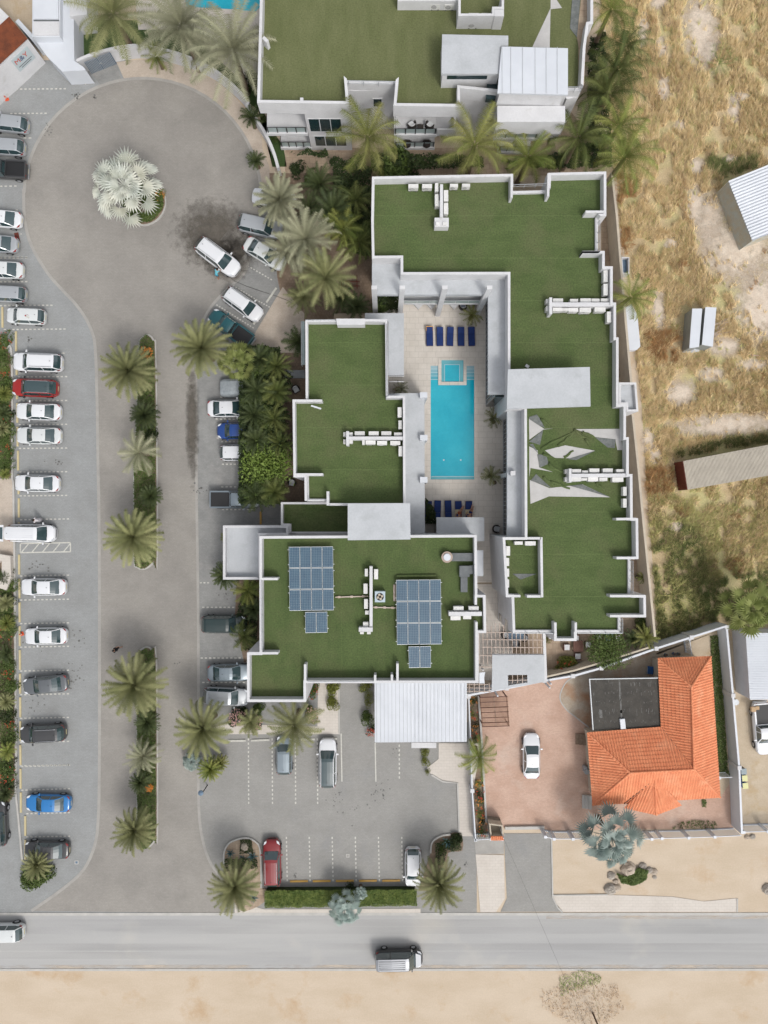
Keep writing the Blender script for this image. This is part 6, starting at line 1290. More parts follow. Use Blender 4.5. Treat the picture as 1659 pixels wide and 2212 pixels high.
stool(C3(583, 822, .5), 10, 'patio chair with white cushion above the round tree'); stool(C3(708, 835, .5), 10, 'patio chair with white cushion by the dark shrubs')
table(C3(650, 830, .6), .8, .9, .6, 'dark blue topped patio table above the round tree', 'gate')
armchair(C3(-8, 815, .5), 90, 'black armchair left of the table under the pergola', .1, grp='armchairs under the pergola'); armchair(C3(108, 830, .5), -90, 'black armchair right of the table under the pergola', .1, grp='armchairs under the pergola'); armchair(C3(55, 870, .5), 180, 'black armchair below the table under the pergola', .1, grp='armchairs under the pergola')
table(C3(55, 820, .6), 1.6, .9, .7, 'glass topped table under the timber pergola', 'gate', .1)
c = C3(915, 1040, .5); mb = MB(); mb.box(-.34, -.4, .3, .34, .4, .36); mb.xform(Matrix.Translation((c.x, c.y, 0)) @ Matrix.Rotation(-.15, 4, 'Z')); o = single('garden_chair', mb, M['blue_p'], 'blue cloth garden chair at the corner of the dark flat roof', 'chair'); m2 = MB()
for s in (-1, 1): m2.tube([(c.x + s * .38, c.y - .4, .02), (c.x + s * .38, c.y - .35, .5), (c.x + s * .36, c.y + .42, .5), (c.x + s * .36, c.y + .45, .02)], .025, 6)
m2.build('frame', M['steel'], o)
def tablecloth(x, y, dx, lab):
    c = B2(x, y, .75); root = empty('dining_table', (c.x, c.y, .14), .78, lab, 'table', 'tables below the gallery'); ORG[root.name] = Vector((0, 0, 0)); mb = MB(); mb.box(-.42, -.42, .70, .42, .42, .75); mb.box(-.43, -.43, .45, -.42, .43, .70); mb.box(.42, -.43, .45, .43, .43, .70); mb.build('cloth', M['white'], root); mb = MB(); mb.cyl((0, 0), .05, 0, .7, 8); mb.build('leg', M['black'], root)
tablecloth(1098, 368, 0, 'white-clothed table below the balcony, left one'); tablecloth(1180, 368, 0, 'white-clothed table below the balcony, near the middle column'); tablecloth(1325, 368, 0, 'white-clothed table below the balcony, right of the middle column')
armchair(B2(1380, 382, .5), 200, 'round black chair with blue and white bottles beside the right column', .14)
mb = MB(); c = B2(1380, 385, .6); 
for i in range(3): mb.cyl((c.x - .12 + i * .12, c.y), .04, .60, .8, 8)
single('bottle_set', mb, M['blue_p'], 'blue bottles on the round black chair', 'bottles')
def pot(t, x, y, r, m, lab):
    c = t(x, y, .3); root = empty('plant_pot', (c.x, c.y, .02), 0, lab, 'pot', 'plant pots'); ORG[root.name] = Vector((0, 0, 0)); mb = MB(); mb.cyl((0, 0), r * .75, 0, .4, 18, r); mb.build('pot', M[m], root); mb = MB(); mb.cyl((0, 0), r * .88, .38, .405, 18); mb.build('soil', M['bark'], root)
pot(B2, 965, 912, .28, 'terracotta', 'terracotta pot in the corner below the low glass window'); pot(C3, 830, 447, .25, 'black', 'black pot by the right wall of the passage'); pot(B2, 1573, 1120, .22, 'wicker', 'dark pot of the upper courtyard palm'); pot(B2, 1580, 1505, .22, 'wicker', 'dark pot of the lower courtyard palm')
pot(C3, 1011, 940, .16, 'gate', 'teal pot at the top of the villa yard, left of two others'); pot(C3, 1062, 933, .15, 'blue_p', 'blue pot at the top of the villa yard, middle of three'); pot(C3, 1092, 935, .15, 'gate', 'dark blue pot at the top of the villa yard, right of the three')
def bin_(c, m, lab, h=1.0):
    root = empty('wheelie_bin', (c[0], c[1], .02), R(5), lab, 'bin', 'bins in the sandy yard'); ORG[root.name] = Vector((0, 0, 0)); mb = MB(); mb.prism([(-.24, -.26), (.24, -.26), (.24, .26), (-.24, .26)], .08, h); mb.build('bin_body', M['blue_p'] if m == 'yel_p' else M['dark_metal'], root); mb = MB(); mb.box(-.28, -.29, h, .28, .31, h + .07); mb.build('lid', M[m], root)
bin_(C4(1504, 55, 1), 'grey_p', 'grey-lidded bin above the two yellow-lidded bins'); bin_(C4(1510, 98, 1), 'yel_p', 'yellow-lidded blue bin in the middle of three'); bin_(C4(1514, 146, 1), 'yel_p', 'yellow-lidded blue bin lowest of the three')
mb = MB(); c = S(2396, 2286, .9); mb.cyl((c.x, c.y), .30, .02, .9, 20); o = single('metal_drum', mb, M['dark_metal'], 'dark drum with grey top against the white wall', 'drum'); m2 = MB(); m2.cyl((c.x, c.y), .31, .9, .93, 20); m2.build('lid', M['steel'], o)
mb = MB(); c = C4(505, 55, .6); mb.cyl((c.x, c.y), .26, .02, .8, 16); mb.cyl((c.x - .1, c.y + .35), .2, .02, .7, 16); single('gas_cylinders', mb, M['steel'], 'grey gas cylinders against the left wall of the orange-roofed villa', 'gas cylinders')
gh = empty('gatehouse', B4(1595, 440), 0, 'small gate pillar box with orange tiled cap', 'gatehouse'); mb = MB(); P = [B4(1546, 385, 2), B4(1632, 398, 2), B4(1638, 470, 2), B4(1556, 470, 2)]; parapet(mb, P, 0, 2.0, .12); mb.prism(xy(P), 0, .9); mb.build('wall', M['cream_wall'], gh); mb = MB(); mb.grid([[B4(1556, 468, 2.1), B4(1638, 466, 2.1)], [B4(1556, 490, 2.05), B4(1640, 488, 2.05)]])
for i in range(7): p = B4(1562 + i * 12, 466, 2.15); q = B4(1562 + i * 12, 492, 2.1); mb.tube([p, q], .09, 8)
mb.build('tile_cap', M['tile_o'], gh)
mb = MB(); c = C2(1355, 530, .1); random.seed(2)
for i in range(16): a = random.uniform(-.6, .9); l = random.uniform(.4, .9); d = Vector((math.cos(a), math.sin(a), 0)) * l; p = Vector((c.x + random.uniform(-.4, .4), c.y + random.uniform(-.7, .7), .05 + i * .02)); mb.tube([p - d, p + d], .035, 5)
single('timber_pile', mb, M['beam'], 'untidy pile of sticks right of the grey steel bins', 'timber pile')
mb = MB(); mb.tube([C2(1525, 690, .06), C2(1648, 704, .06)], .06, 8); single('pipe', mb, mat('pinkish_pipe', (.50, .36, .34), .6), 'pinkish pipe lying on the sand at the right', 'pipe')
# ------------------------------------------------------------ people
def limb(mb, P, Rd, seg=8):
    b = len(mb.v); P = [Vector(p) for p in P]; n = len(P)
    for i, p in enumerate(P):
        d = (P[min(i + 1, n - 1)] - P[max(i - 1, 0)]).normalized(); u = d.cross(Vector((.02, .1, 1)))
        if u.length < .05: u = Vector((1, 0, 0))
        u.normalize(); w = d.cross(u)
        for k in range(seg): a = 2 * math.pi * k / seg; mb.v.append(tuple(p + (u * math.cos(a) + w * math.sin(a)) * Rd[i]))
    for i in range(n - 1):
        for k in range(seg): k2 = (k + 1) % seg; mb.f.append((b + i * seg + k, b + (i + 1) * seg + k, b + (i + 1) * seg + k2, b + i * seg + k2)); mb.m.append(mb.mi)
    mb.f.append(tuple(b + k for k in range(seg))); mb.m.append(mb.mi); mb.f.append(tuple(b + (n - 1) * seg + k for k in range(seg - 1, -1, -1))); mb.m.append(mb.mi)
def person(pos, ang, z0, J, label, skin, cloth, hairm='hair', robe=None, shorts=None, grp=None):
    """one skinned body from a joint skeleton; J gives joint positions in the person's own frame (x forward, y left)"""
    root = empty('person', (pos[0], pos[1], z0), R(ang), label, 'person', grp); ORG[root.name] = Vector((0, 0, 0))
    names = list(J); idx = {k: i for i, k in enumerate(names)}
    E = [('pelvis', 'waist'), ('waist', 'chest'), ('chest', 'neck'), ('neck', 'jaw'), ('jaw', 'head'), ('head', 'crown')]
    for s in 'LR': E += [('chest', 'sh' + s), ('sh' + s, 'el' + s), ('el' + s, 'wr' + s), ('pelvis', 'hip' + s), ('hip' + s, 'kn' + s), ('kn' + s, 'an' + s), ('an' + s, 'toe' + s)]
    RAD = dict(pelvis=.135, waist=.125, chest=.15, neck=.06, jaw=.075, head=.098, crown=.07, sh=.065, el=.045, wr=.032, hip=.095, kn=.065, an=.045, toe=.04)
    rad = [RAD.get(k[:-1] if k[-1] in 'LR' else k, .05) for k in names]; V = [J[k] for k in names]; EE = [(idx[a], idx[b]) for a, b in E]
    for s in 'LR':       # hand: palm, four fingers and a thumb, rooted at the wrist
        w = Vector(J['wr' + s]); d = (w - Vector(J['el' + s])).normalized(); side = d.cross(Vector((0, 0, 1))); side = side.normalized() if side.length > .1 else Vector((0, 1, 0)); dn = d.cross(side)
        V.append(tuple(w + d * .06)); rad.append(.034); pi_ = len(V) - 1; EE.append((idx['wr' + s], pi_))
        for f, (o_, l_) in enumerate(((-.030, .065), (-.010, .078), (.010, .074), (.030, .058))):
            V.append(tuple(w + d * .10 + side * o_)); rad.append(.010); EE.append((pi_, len(V) - 1)); V.append(tuple(w + d * (.10 + l_ * .55) + side * o_ * 1.1 + dn * .012)); rad.append(.0095); EE.append((len(V) - 2, len(V) - 1)); V.append(tuple(w + d * (.10 + l_ * .85) + side * o_ * 1.1 + dn * .045)); rad.append(.008); EE.append((len(V) - 2, len(V) - 1))
        V.append(tuple(w + d * .06 - side * .05 + dn * .02)); rad.append(.012); EE.append((pi_, len(V) - 1)); V.append(tuple(w + d * .10 - side * .065 + dn * .03)); rad.append(.010); EE.append((len(V) - 2, len(V) - 1))
    me = bpy.data.meshes.new('body'); me.from_pydata(V, EE, []); me.materials.append(M[skin]); o = bpy.data.objects.new('body_src', me); col.objects.link(o)
    md = o.modifiers.new('s', 'SKIN'); 
    if not me.skin_vertices: bpy.context.view_layer.objects.active = o
    try:
        sv = me.skin_vertices[0].data
    except Exception:
        me.attributes.new('skin', 'FLOAT', 'POINT'); sv = me.skin_vertices[0].data if me.skin_vertices else None
    if sv:
        for i, r in enumerate(rad): sv[i].radius = (r, r)
        sv[0].use_root = True
    sb_ = o.modifiers.new('u', 'SUBSURF'); sb_.levels = 1; sb_.render_levels = 1
    bpy.context.view_layer.update(); me2 = bpy.data.meshes.new_from_object(o.evaluated_get(bpy.context.evaluated_depsgraph_get())); bpy.data.objects.remove(o)
    me2.name = 'body'; me2.materials.clear(); me2.materials.append(M[skin]); me2.polygons.foreach_set('use_smooth', [True] * len(me2.polygons)); bo = bpy.data.objects.new('body', me2); col.objects.link(bo); bo.parent = root
    v = lambda k: Vector(J[k])
    h = MB(); hc = v('head'); up = (v('crown') - v('jaw')).normalized(); fw = Vector(J.get('face', (1, 0, 0))).normalized(); lf = up.cross(fw).normalized()
    rows = []
    for i in range(7):
        th = R(5 + i * 17); rr = .118 * math.sin(th); cc = hc + up * (.125 * math.cos(th) + .01) - fw * .018; rows.append([cc + (lf * math.cos(a) + fw * math.sin(a) * (.9 if math.sin(a) > 0 and i > 3 else 1.05)) * rr * (1 if not (math.sin(a) > .3 and i > 3) else .72) for a in [2 * math.pi * k / 12 for k in range(12)]])
    h.grid(rows, True); h.face(rows[0]); h.build('hair', M[hairm], root, True)
    f = MB(); f.tube([hc + fw * .085 - up * .01, hc + fw * .118 - up * .03], .014, 6, .016); f.build('nose', M[skin], root)
    for s in (-1, 1): f = MB(); f.tube([hc + fw * .088 + lf * .035 * s + up * .01, hc + fw * .098 + lf * .035 * s + up * .01], .011, 6); f.build('eye', M['black'], root); f = MB(); f.tube([hc + lf * .092 * s, hc + lf * .108 * s - fw * .01], .024, 6); f.build('ear', M[skin], root)
    f = MB(); f.tube([hc + fw * .082 - up * .062 - lf * .025, hc + fw * .092 - up * .064, hc + fw * .082 - up * .062 + lf * .025], .007, 5); f.build('mouth', M['lamp_r'], root)
    if cloth:
        t = MB(); limb(t, [v('pelvis') + (v('waist') - v('pelvis')) * .1, v('waist'), v('chest'), v('chest').lerp(v('neck'), .55), v('chest').lerp(v('neck'), .9)], [.165, .160, .185, .14, .07], 12)
        for s in 'LR': limb(t, [v('chest').lerp(v('sh' + s), .4), v('sh' + s), v('sh' + s).lerp(v('el' + s), .55)], [.10, .085, .075])
        t.build('shirt', M[cloth], root, True)
    if shorts:
        t = MB(); limb(t, [v('waist').lerp(v('pelvis'), .4), v('pelvis'), v('pelvis') + (v('pelvis') - v('waist')) * .2], [.165, .172, .15], 12)
        for s in 'LR': limb(t, [v('hip' + s) + (v('pelvis') - v('hip' + s)) * .4, v('hip' + s), v('hip' + s).lerp(v('kn' + s), shorts[1])], [.13, .118, .095 if shorts[1] < .9 else .085])
        t.build('shorts' if shorts[1] < .8 else 'trousers', M[shorts[0]], root, True)
    if robe:
        t = MB(); a = (v('anL') + v('anR')) / 2; k_ = (v('knL') + v('knR')) / 2; limb(t, [v('waist'), v('pelvis'), k_, a + Vector((0, 0, .05))], [.17, .20, .22, .25], 14); t.build('robe', M[robe], root, True)
    return root
M['shirt_b'] = mat('light_blue_cloth', (.13, .42, .50), .8); M['short_b'] = mat('blue_cloth', (.02, .25, .38), .8); M['white_c'] = mat('white_cloth', (.62, .60, .62), .85); M['black_c'] = mat('black_cloth', (.012, .012, .014), .85)
def stand(bend=.0, armL=None, armR=None, step=.15, headf=0):
    J = dict(pelvis=(0, 0, .95), waist=(bend * .25, 0, 1.12 - bend * .05), chest=(bend * .75, 0, 1.34 - bend * .22), neck=(bend * 1.05, 0, 1.49 - bend * .38), jaw=(bend * 1.18 + .03, 0, 1.56 - bend * .42), head=(bend * 1.3 + .02, 0, 1.65 - bend * .46), crown=(bend * 1.42, 0, 1.74 - bend * .5),
             shL=(bend * .88, .19, 1.43 - bend * .30), shR=(bend * .88, -.19, 1.43 - bend * .30), hipL=(0, .09, .90), hipR=(0, -.09, .90), knL=(step * .9, .10, .50), knR=(-step * .3, -.10, .49), anL=(step * .8, .11, .09), anR=(-step * 1.2, -.11, .10), toeL=(step * .8 + .17, .13, .03), toeR=(-step * 1.2 + .17, -.13, .04), face=(1, 0, -.2))
    J['elL'] = armL[0] if armL else (bend * .9 + .02, .24, 1.14); J['wrL'] = armL[1] if armL else (bend * .9 + .15, .22, .92)
    J['elR'] = armR[0] if armR else (bend * .9 + .02, -.24, 1.14); J['wrR'] = armR[1] if armR else (bend * .9 + .15, -.22, .92)
    return J
p1 = S(711, 903, .0)
w1 = person(p1, 65, .02, stand(.35, ((.50, .20, 1.12), (.72, .05, 1.05)), ((.45, -.28, 1.14), (.75, -.08, 1.02)), .2), 'person in light blue shirt and blue shorts washing the white SUV', 'skin', 'shirt_b', shorts=('short_b', .5))
mb = MB(); a = Vector((p1.x, p1.y, 0)) + Vector((math.cos(R(65)), math.sin(R(65)), 0)) * .80; mb.tube([(a.x, a.y, 1.03), (a.x + .10, a.y + .42, 1.0)], .022, 7, .014); single('spray_lance', mb, M['steel'], 'spray lance held by the person in light blue towards the white SUV', 'spray lance')
p2 = S(122, 1693, .9); person(p2, 178, .02, stand(.12, ((.05, .30, 1.16), (.22, .34, 1.0)), ((.05, -.28, 1.14), (.18, -.24, .96)), .12), 'person in long white robe standing beside the white van', 'skin_d', 'white_c', robe='white_c')
p3 = S(380, 2114, .9); person(p3, 185, .02, stand(.10, None, ((-.10, -.27, 1.16), (-.2, -.28, .95)), .30), 'person in black walking across the drive above the palm', 'skin', 'black_c', shorts=('black_c', .95))
def lying(side=0.0, kn=.25):
    return dict(pelvis=(0, 0, .13), waist=(.18, .02, .14), chest=(.40, .03, .19), neck=(.56, .03, .24), jaw=(.62, .03, .27), head=(.71, .03, .30), crown=(.80, .03, .32), shL=(.50, .20, .21), shR=(.50, -.16, .21), hipL=(-.04, .09, .12), hipR=(-.04, -.09, .12),
                knL=(-.38, .12 + side * .5, kn), knR=(-.42, -.06 + side * .6, .14), anL=(-.70, .10 + side, .08), anR=(-.78, -.05 + side * 1.3, .08), toeL=(-.76, .14 + side, .17), toeR=(-.85, -.02 + side * 1.3, .17), elL=(.30, .30, .16), wrL=(.12, .22, .22), elR=(.36, -.32, .14), wrR=(.16, -.30, .10), face=(-.2, 0, 1))
c = S(1495, 1670, .6); person(c, -97, .50, lying(.28), 'sunbather with brown hair on the fourth lower lounger, knee raised', 'skin', None, shorts=('terracotta', .25), grp=None)
c = S(1532, 1668, .6); person(c, -115, .50, lying(-.10, .2), 'sunbather on the rightmost lower lounger, legs over its edge', 'skin', None, shorts=('navy', .25), grp=None)
# ------------------------------------------------------------ vegetation
rnd = random.Random(11)
def frond(mb, az, e0, bend, L, n, lmax, w, droop=.35, twist=0, start=.10, fwd=.75, wr=.006):
    """one pinnate frond from the origin: rachis and narrow leaflets on both sides"""
    ca, sa = math.cos(az), math.sin(az); P = []; x = z = 0.0; K = 10
    for i in range(K + 1):
        t = i / K; P.append((x, z, e0 - bend * t * t)); e = e0 - bend * ((i + .5) / K) ** 2
        x += L / K * math.cos(e); z += L / K * math.sin(e)
    def at(t):
        f = t * K; i = min(int(f), K - 1); a = f - i; return P[i][0] + (P[i + 1][0] - P[i][0]) * a, P[i][1] + (P[i + 1][1] - P[i][1]) * a, P[i][2]
    sb = math.sin(twist)
    def loc(r, s, z_): return (r * ca - s * sa, r * sa + s * ca, z_)
    for i in range(K):
        a, b = P[i], P[i + 1]; w0 = wr * (1 - .7 * i / K); w1 = wr * (1 - .7 * (i + 1) / K)
        c0 = curve(i / K) * twist; c1 = curve((i + 1) / K) * twist
        mb.face([loc(a[0], c0 - w0, a[1]), loc(a[0], c0 + w0, a[1]), loc(b[0], c1 + w1, b[1]), loc(b[0], c1 - w1, b[1])])
    for i in range(n):
        t = start + (1 - start) * (i + rnd.random() * .4) / n; r, z_, e = at(t); c = curve(t) * twist
        l = lmax * (math.sin(math.pi * min(1, .12 + t * .80)) ** .6) * rnd.uniform(.85, 1.1)
        for s in (-1, 1):
            dx = l * fwd * .6 * math.cos(e); dz = l * fwd * .6 * math.sin(e); ds = s * l * .8; dr = -l * droop * rnd.uniform(.5, 1.3)
            tip = loc(r + dx, c + ds, z_ + dz + dr)
            ex, ez = math.cos(e) * w, math.sin(e) * w
            mb.face([loc(r - ex, c, z_ - ez), loc(r + ex, c, z_ + ez), tip])
def curve(t): return t * t
def crown(kind, seed):
    global rnd
    rnd = random.Random(seed); mb = MB(); GA = 2.39996
    if kind == 'date':
        N = 62
        for i in range(N):
            q = i / N; frond(mb, i * GA + rnd.uniform(-.1, .1), R(84 - 96 * q ** .75) + rnd.uniform(-.06, .06), R(38 + 42 * q), .98 * rnd.uniform(.9, 1.05), 38, .14, .0108, .16, rnd.uniform(-.1, .1))
    elif kind == 'loose':
        N = 42
        for i in range(N):
            q = i / N; frond(mb, i * GA + rnd.uniform(-.2, .2), R(75 - 90 * q) + rnd.uniform(-.1, .1), R(50 + 45 * q), 1.05 * rnd.uniform(.85, 1.1), 38, .16, .009, .28, rnd.uniform(-.3, .3))
    elif kind == 'coco':
        N = 19
        for i in range(N):
            q = i / N; frond(mb, i * GA + rnd.uniform(-.25, .25), R(70 - 70 * q) + rnd.uniform(-.15, .15), R(70 + 45 * q), 1.12 * rnd.uniform(.85, 1.1), 44, .25, .0082, .55, rnd.uniform(-.35, .35), fwd=.9, wr=.009)
    elif kind == 'cycad':
        N = 26
        for i in range(N):
            q = i / N; frond(mb, i * GA, R(70 - 65 * q), R(50), 1.0 * rnd.uniform(.85, 1.1), 24, .24, .018, .2, rnd.uniform(-.2, .2))
    elif kind in ('fan', 'bis'):
        N = 24 if kind == 'fan' else 28
        for i in range(N):
            q = i / N; az = i * GA + rnd.uniform(-.2, .2); el = R(76 - (88 if kind == 'bis' else 82) * q ** .8) + rnd.uniform(-.12, .12); L = (.24 + .40 * min(1, q * 1.5)) * rnd.uniform(.88, 1.12); lr = .36 * rnd.uniform(.88, 1.1)
            d = Vector((math.cos(az) * math.cos(el), math.sin(az) * math.cos(el), math.sin(el))); base = d * L; side = Vector((-math.sin(az), math.cos(az), 0)); tl = R(24 + rnd.uniform(-14, 16))
            fw = Vector((math.cos(az) * math.cos(el - tl), math.sin(az) * math.cos(el - tl), math.sin(el - tl))); up = side.cross(fw) * -1
            if up.z < 0: up = -up
            rl = rnd.uniform(-.45, .45); side = (side * math.cos(rl) + up * math.sin(rl)).normalized(); up = side.cross(fw) * -1; up = up if up.z > 0 else -up
            mb.face([side * -.014, side * .014, base + side * .009, base - side * .009])
            ns = 15; spread = R(112)
            for k in range(ns):
                a0 = -spread + 2 * spread * k / ns; a1 = -spread + 2 * spread * (k + 1) / ns; am = (a0 + a1) / 2; ln = lr * (1 - .22 * abs(am) / spread) * rnd.uniform(.88, 1.08)
                def pt(a, r, lift=0): return base + fw * (math.cos(a) * r) + side * (math.sin(a) * r) + up * (lift - .30 * r * r / lr + .16 * r * abs(math.sin(a)))
                m_ = .55 * ln; mb.face([base, pt(a0, m_, -.03), pt(am, m_, .03)]); mb.face([base, pt(am, m_, .03), pt(a1, m_, -.03)])
                tip = pt(am, ln) - Vector((0, 0, ln * .08 * rnd.random())); mb.face([pt(a0, m_, -.03), tip, pt(am, m_, .03)]); mb.face([pt(am, m_, .03), tip, pt(a1, m_, -.03)])
    me = MB(); me.v = mb.v; me.f = mb.f; me.m = mb.m
    o = me.build('crown', []); mesh = o.data; bpy.data.objects.remove(o); return mesh
def trunkmesh():
    mb = MB(); rows = []
    for i in range(13):
        t = i / 12; r = (.19 - .06 * t) * (1.12 if i % 2 else .95) * (1.35 if i == 0 else 1); rows.append([(r * math.cos(a), r * math.sin(a), t) for a in [2 * math.pi * k / 10 for k in range(10)]])
    mb.grid(rows, True); mb.face(rows[-1]); o = mb.build('trunk', M['bark']); m = o.data; bpy.data.objects.remove(o); return m
TR = trunkmesh(); CM = {}
def cmesh(kind, v, mname):
    k = (kind, v, mname)
    if k not in CM:
        base = next((m for kk, m in CM.items() if kk[:2] == (kind, v)), None)
        m = base.copy() if base else crown(kind, hash(kind) % 1 + v * 7 + len(kind))
        m.materials.clear(); m.materials.append(M[mname]); CM[k] = m
    return CM[k]
pn = [0]; rnd2 = random.Random(77)
def palm(c, z, r, kind, mname, label, name='date_palm', cat='palm', grp=None, tilt=(0, 0)):
    if kind in ('bis', 'fan'): r *= 1.22
    if not tilt[0]: tilt = (rnd2.uniform(-.16, .16), rnd2.uniform(-.16, .16))
    pn[0] += 1; v = pn[0] % 3 if kind in ('date', 'loose', 'coco') else pn[0] % 2
    p = O(c[0], c[1], z) if not callable(c[0]) else c[0](c[1], c[2], z)
    zt = max(.15, z - (r * .35 if kind in ('date', 'fan', 'bis') else r * .2))
    root = empty(name, (p.x, p.y, 0), 0, label, cat, grp); ORG[root.name] = Vector((0, 0, 0))
    t = bpy.data.objects.new('trunk', TR); col.objects.link(t); t.parent = root; s = .6 + r * .25; t.scale = (s, s, zt)
    cobj = bpy.data.objects.new('crown', cmesh(kind, v, mname)); col.objects.link(cobj); cobj.parent = root; cobj.location = (0, 0, zt); cobj.scale = (r, r, r); cobj.rotation_euler = (tilt[0], tilt[1], pn[0] * 1.7)
    return root
gm = 'date palms of the median strip'
palm((238, 18), 7, 4.3, 'loose', 'date', 'drooping greenish date palm at the top edge, leftmost of three', grp='date palms at the top')
palm((388, 44), 8, 4.6, 'loose', 'date_g', 'grey feathery date palm at the top edge, middle of three', grp='date palms at the top')
palm((500, 99), 8, 5.0, 'loose', 'date_g', 'large grey feathery date palm beside the top building', grp='date palms at the top')
palm((601, 425), 6, 2.85, 'date', 'date_g', 'grey date palm at the right edge of the turning circle', grp='date palms of the garden corner')
palm((660, 512), 6.2, 3.4, 'loose', 'date_g', 'loose grey date palm over the parked pale saloon', grp='date palms of the garden corner')
palm((622, 540), 5, 2.6, 'loose', 'date_g', 'smaller grey date palm just left of the bright one over the slanted bays', grp='date palms of the garden corner')
palm((701, 596), 6, 3.2, 'loose', 'date', 'brighter green date palm above the brick terrace', grp='date palms of the garden corner')
palm((430, 748), 6, 3.35, 'date', 'date', 'large date palm over the teal pickup', grp='date palms by the right bays')
palm((506, 776), 5.5, 1.95, 'fan', 'fan_g', 'green fan palm beside the large date palm and the covered car', 'fan_palm')
palm((270, 798), 5.5, 3.15, 'date', 'date', 'date palm at the top end of the median strip, orange flowers beside it', grp=gm)
palm((308, 895), 2.4, 1.75, 'date', 'date_d', 'small dark green palm in the median below the topmost date palm', grp=gm)
palm((298, 976), 3.6, 2.4, 'coco', 'date_g', 'pale grey feathery palm in the median with drooping fronds', grp=gm)
palm((322, 1071), 2.2, 1.4, 'date', 'date_d', 'small dark palm in the median between the pale palm and the big date palm', grp=gm)
palm((280, 1161), 5.5, 3.3, 'date', 'date', 'big date palm at the lower end of the upper median bed', grp=gm)
palm((283, 1486), 6, 3.6, 'date', 'date', 'largest date palm at the top end of the lower median bed', grp=gm)
palm((316, 1563), 2.2, 1.5, 'date', 'date_d', 'small dark palm in the lower median just below the largest palm', grp=gm)
palm((308, 1636), 3.2, 2.0, 'loose', 'date_g', 'grey green palm in the middle of the lower median bed', grp=gm)
palm((300, 1692), 2.0, 1.3, 'date', 'date_d', 'small dark palm in the lower median next to a round orange flower', grp=gm)
palm((286, 1801), 4.5, 2.6, 'date', 'date', 'date palm at the bottom end of the lower median bed', grp=gm)
palm((434, 1580), 6, 3.3, 'date', 'date', 'large date palm at the corner of the south lot by the lamp post', grp='date palms of the south lot')
palm((412, 1648), 1.6, 1.0, 'bis', 'silver_b', 'small silvery fan palm left of the lamp post', 'fan_palm')
palm((452, 1664), 2.0, 1.5, 'date', 'coco', 'low bright palm right of the lamp post', grp='date palms of the south lot')
palm((475, 1650), 1.6, 1.0, 'date', 'coco_y', 'small yellowish palm at the kerb corner of the south lot', grp='date palms of the south lot')
palm((502, 1925), 5, 2.95, 'date', 'date', 'date palm beside the rockery at the bottom left of the south lot', grp='date palms of the south lot')
palm((951, 1918), 5, 2.9, 'date', 'date', 'date palm over the white hatchback at the right end of the hedge', grp='date palms of the south lot')
palm((633, 1568), 5.5, 3.1, 'loose', 'date', 'date palm over the teal hatchback in the south lot', grp='date palms of the south lot')
palm((742, 1970), 3.5, 1.7, 'bis', 'silver_b', 'blue-grey fan palm rising from the hedge over the road', 'fan_palm')
palm((778, 1933), 2.0, .7, 'bis', 'silver_b', 'small blue-grey fan palm half sunk in the hedge', 'fan_palm')
palm((262, 391), 7.2, 3.4, 'bis', 'silver', 'very pale silver fan palm in the turning circle', 'fan_palm')
palm((1329, 1820), 6, 2.95, 'bis', 'silver_b', 'large blue-grey fan palm in front of the orange-roofed villa', 'fan_palm')
palm((1625, 1313), 6, 2.85, 'fan', 'fan_g', 'large green fan palm at the right edge above the ribbed white shed', 'fan_palm')
palm((1034, 1635), 3, 2.2, 'coco', 'coco', 'green palm at the flower bed beside the pink brick yard', 'coconut_palm')
gc = 'coconut palms by the top building'
palm((793, 290), 8, 3.7, 'coco', 'coco_y', 'bright coconut palm in front of the upper balconies, leftmost', 'coconut_palm', grp=gc)
palm((1027, 306), 8, 3.7, 'coco', 'coco_y', 'bright coconut palm between the two balcony wings', 'coconut_palm', grp=gc)
palm((1143, 333), 6.5, 2.8, 'coco', 'coco', 'coconut palm directly above the stepped notch of the roof parapet', 'coconut_palm', grp=gc)
palm((1252, 292), 7, 3.3, 'coco', 'coco_d', 'dark coconut palm below the upper right balcony', 'coconut_palm', grp=gc)
palm((1353, 335), 7, 3.4, 'coco', 'coco', 'coconut palm over the top right roof corner', 'coconut_palm', grp=gc)
gt = 'coconut palms along the scrub edge'
palm((1340, 268), 6.5, 3.0, 'coco', 'coco', 'coconut palm second from the roof corner along the scrub edge', 'coconut_palm', grp=gt)
palm((1318, 196), 6.5, 3.3, 'coco', 'coco_d', 'dark coconut palm right of the small roof railing', 'coconut_palm', grp=gt)
palm((1336, 143), 7, 3.2, 'coco', 'coco_d', 'dark coconut palm right of the white metal roof', 'coconut_palm', grp=gt)
palm((1352, 92), 7, 2.7, 'coco', 'coco_d', 'coconut palm second from the top edge along the scrub', 'coconut_palm', grp=gt)
palm((1322, 14), 7, 2.8, 'coco', 'coco', 'coconut palm cut by the top edge beside the scrub', 'coconut_palm', grp=gt)
palm((1364, 640), 6, 2.5, 'coco', 'coco', 'lone coconut palm leaning over the tall wall by the pale sheets', 'coconut_palm', grp=gt)
palm((1312, 392), 6, 1.8, 'coco', 'coco_y', 'low coconut palm hanging over the top right roof corner', 'coconut_palm', grp=gt) if False else None
gj = 'dark palms of the garden jungle'
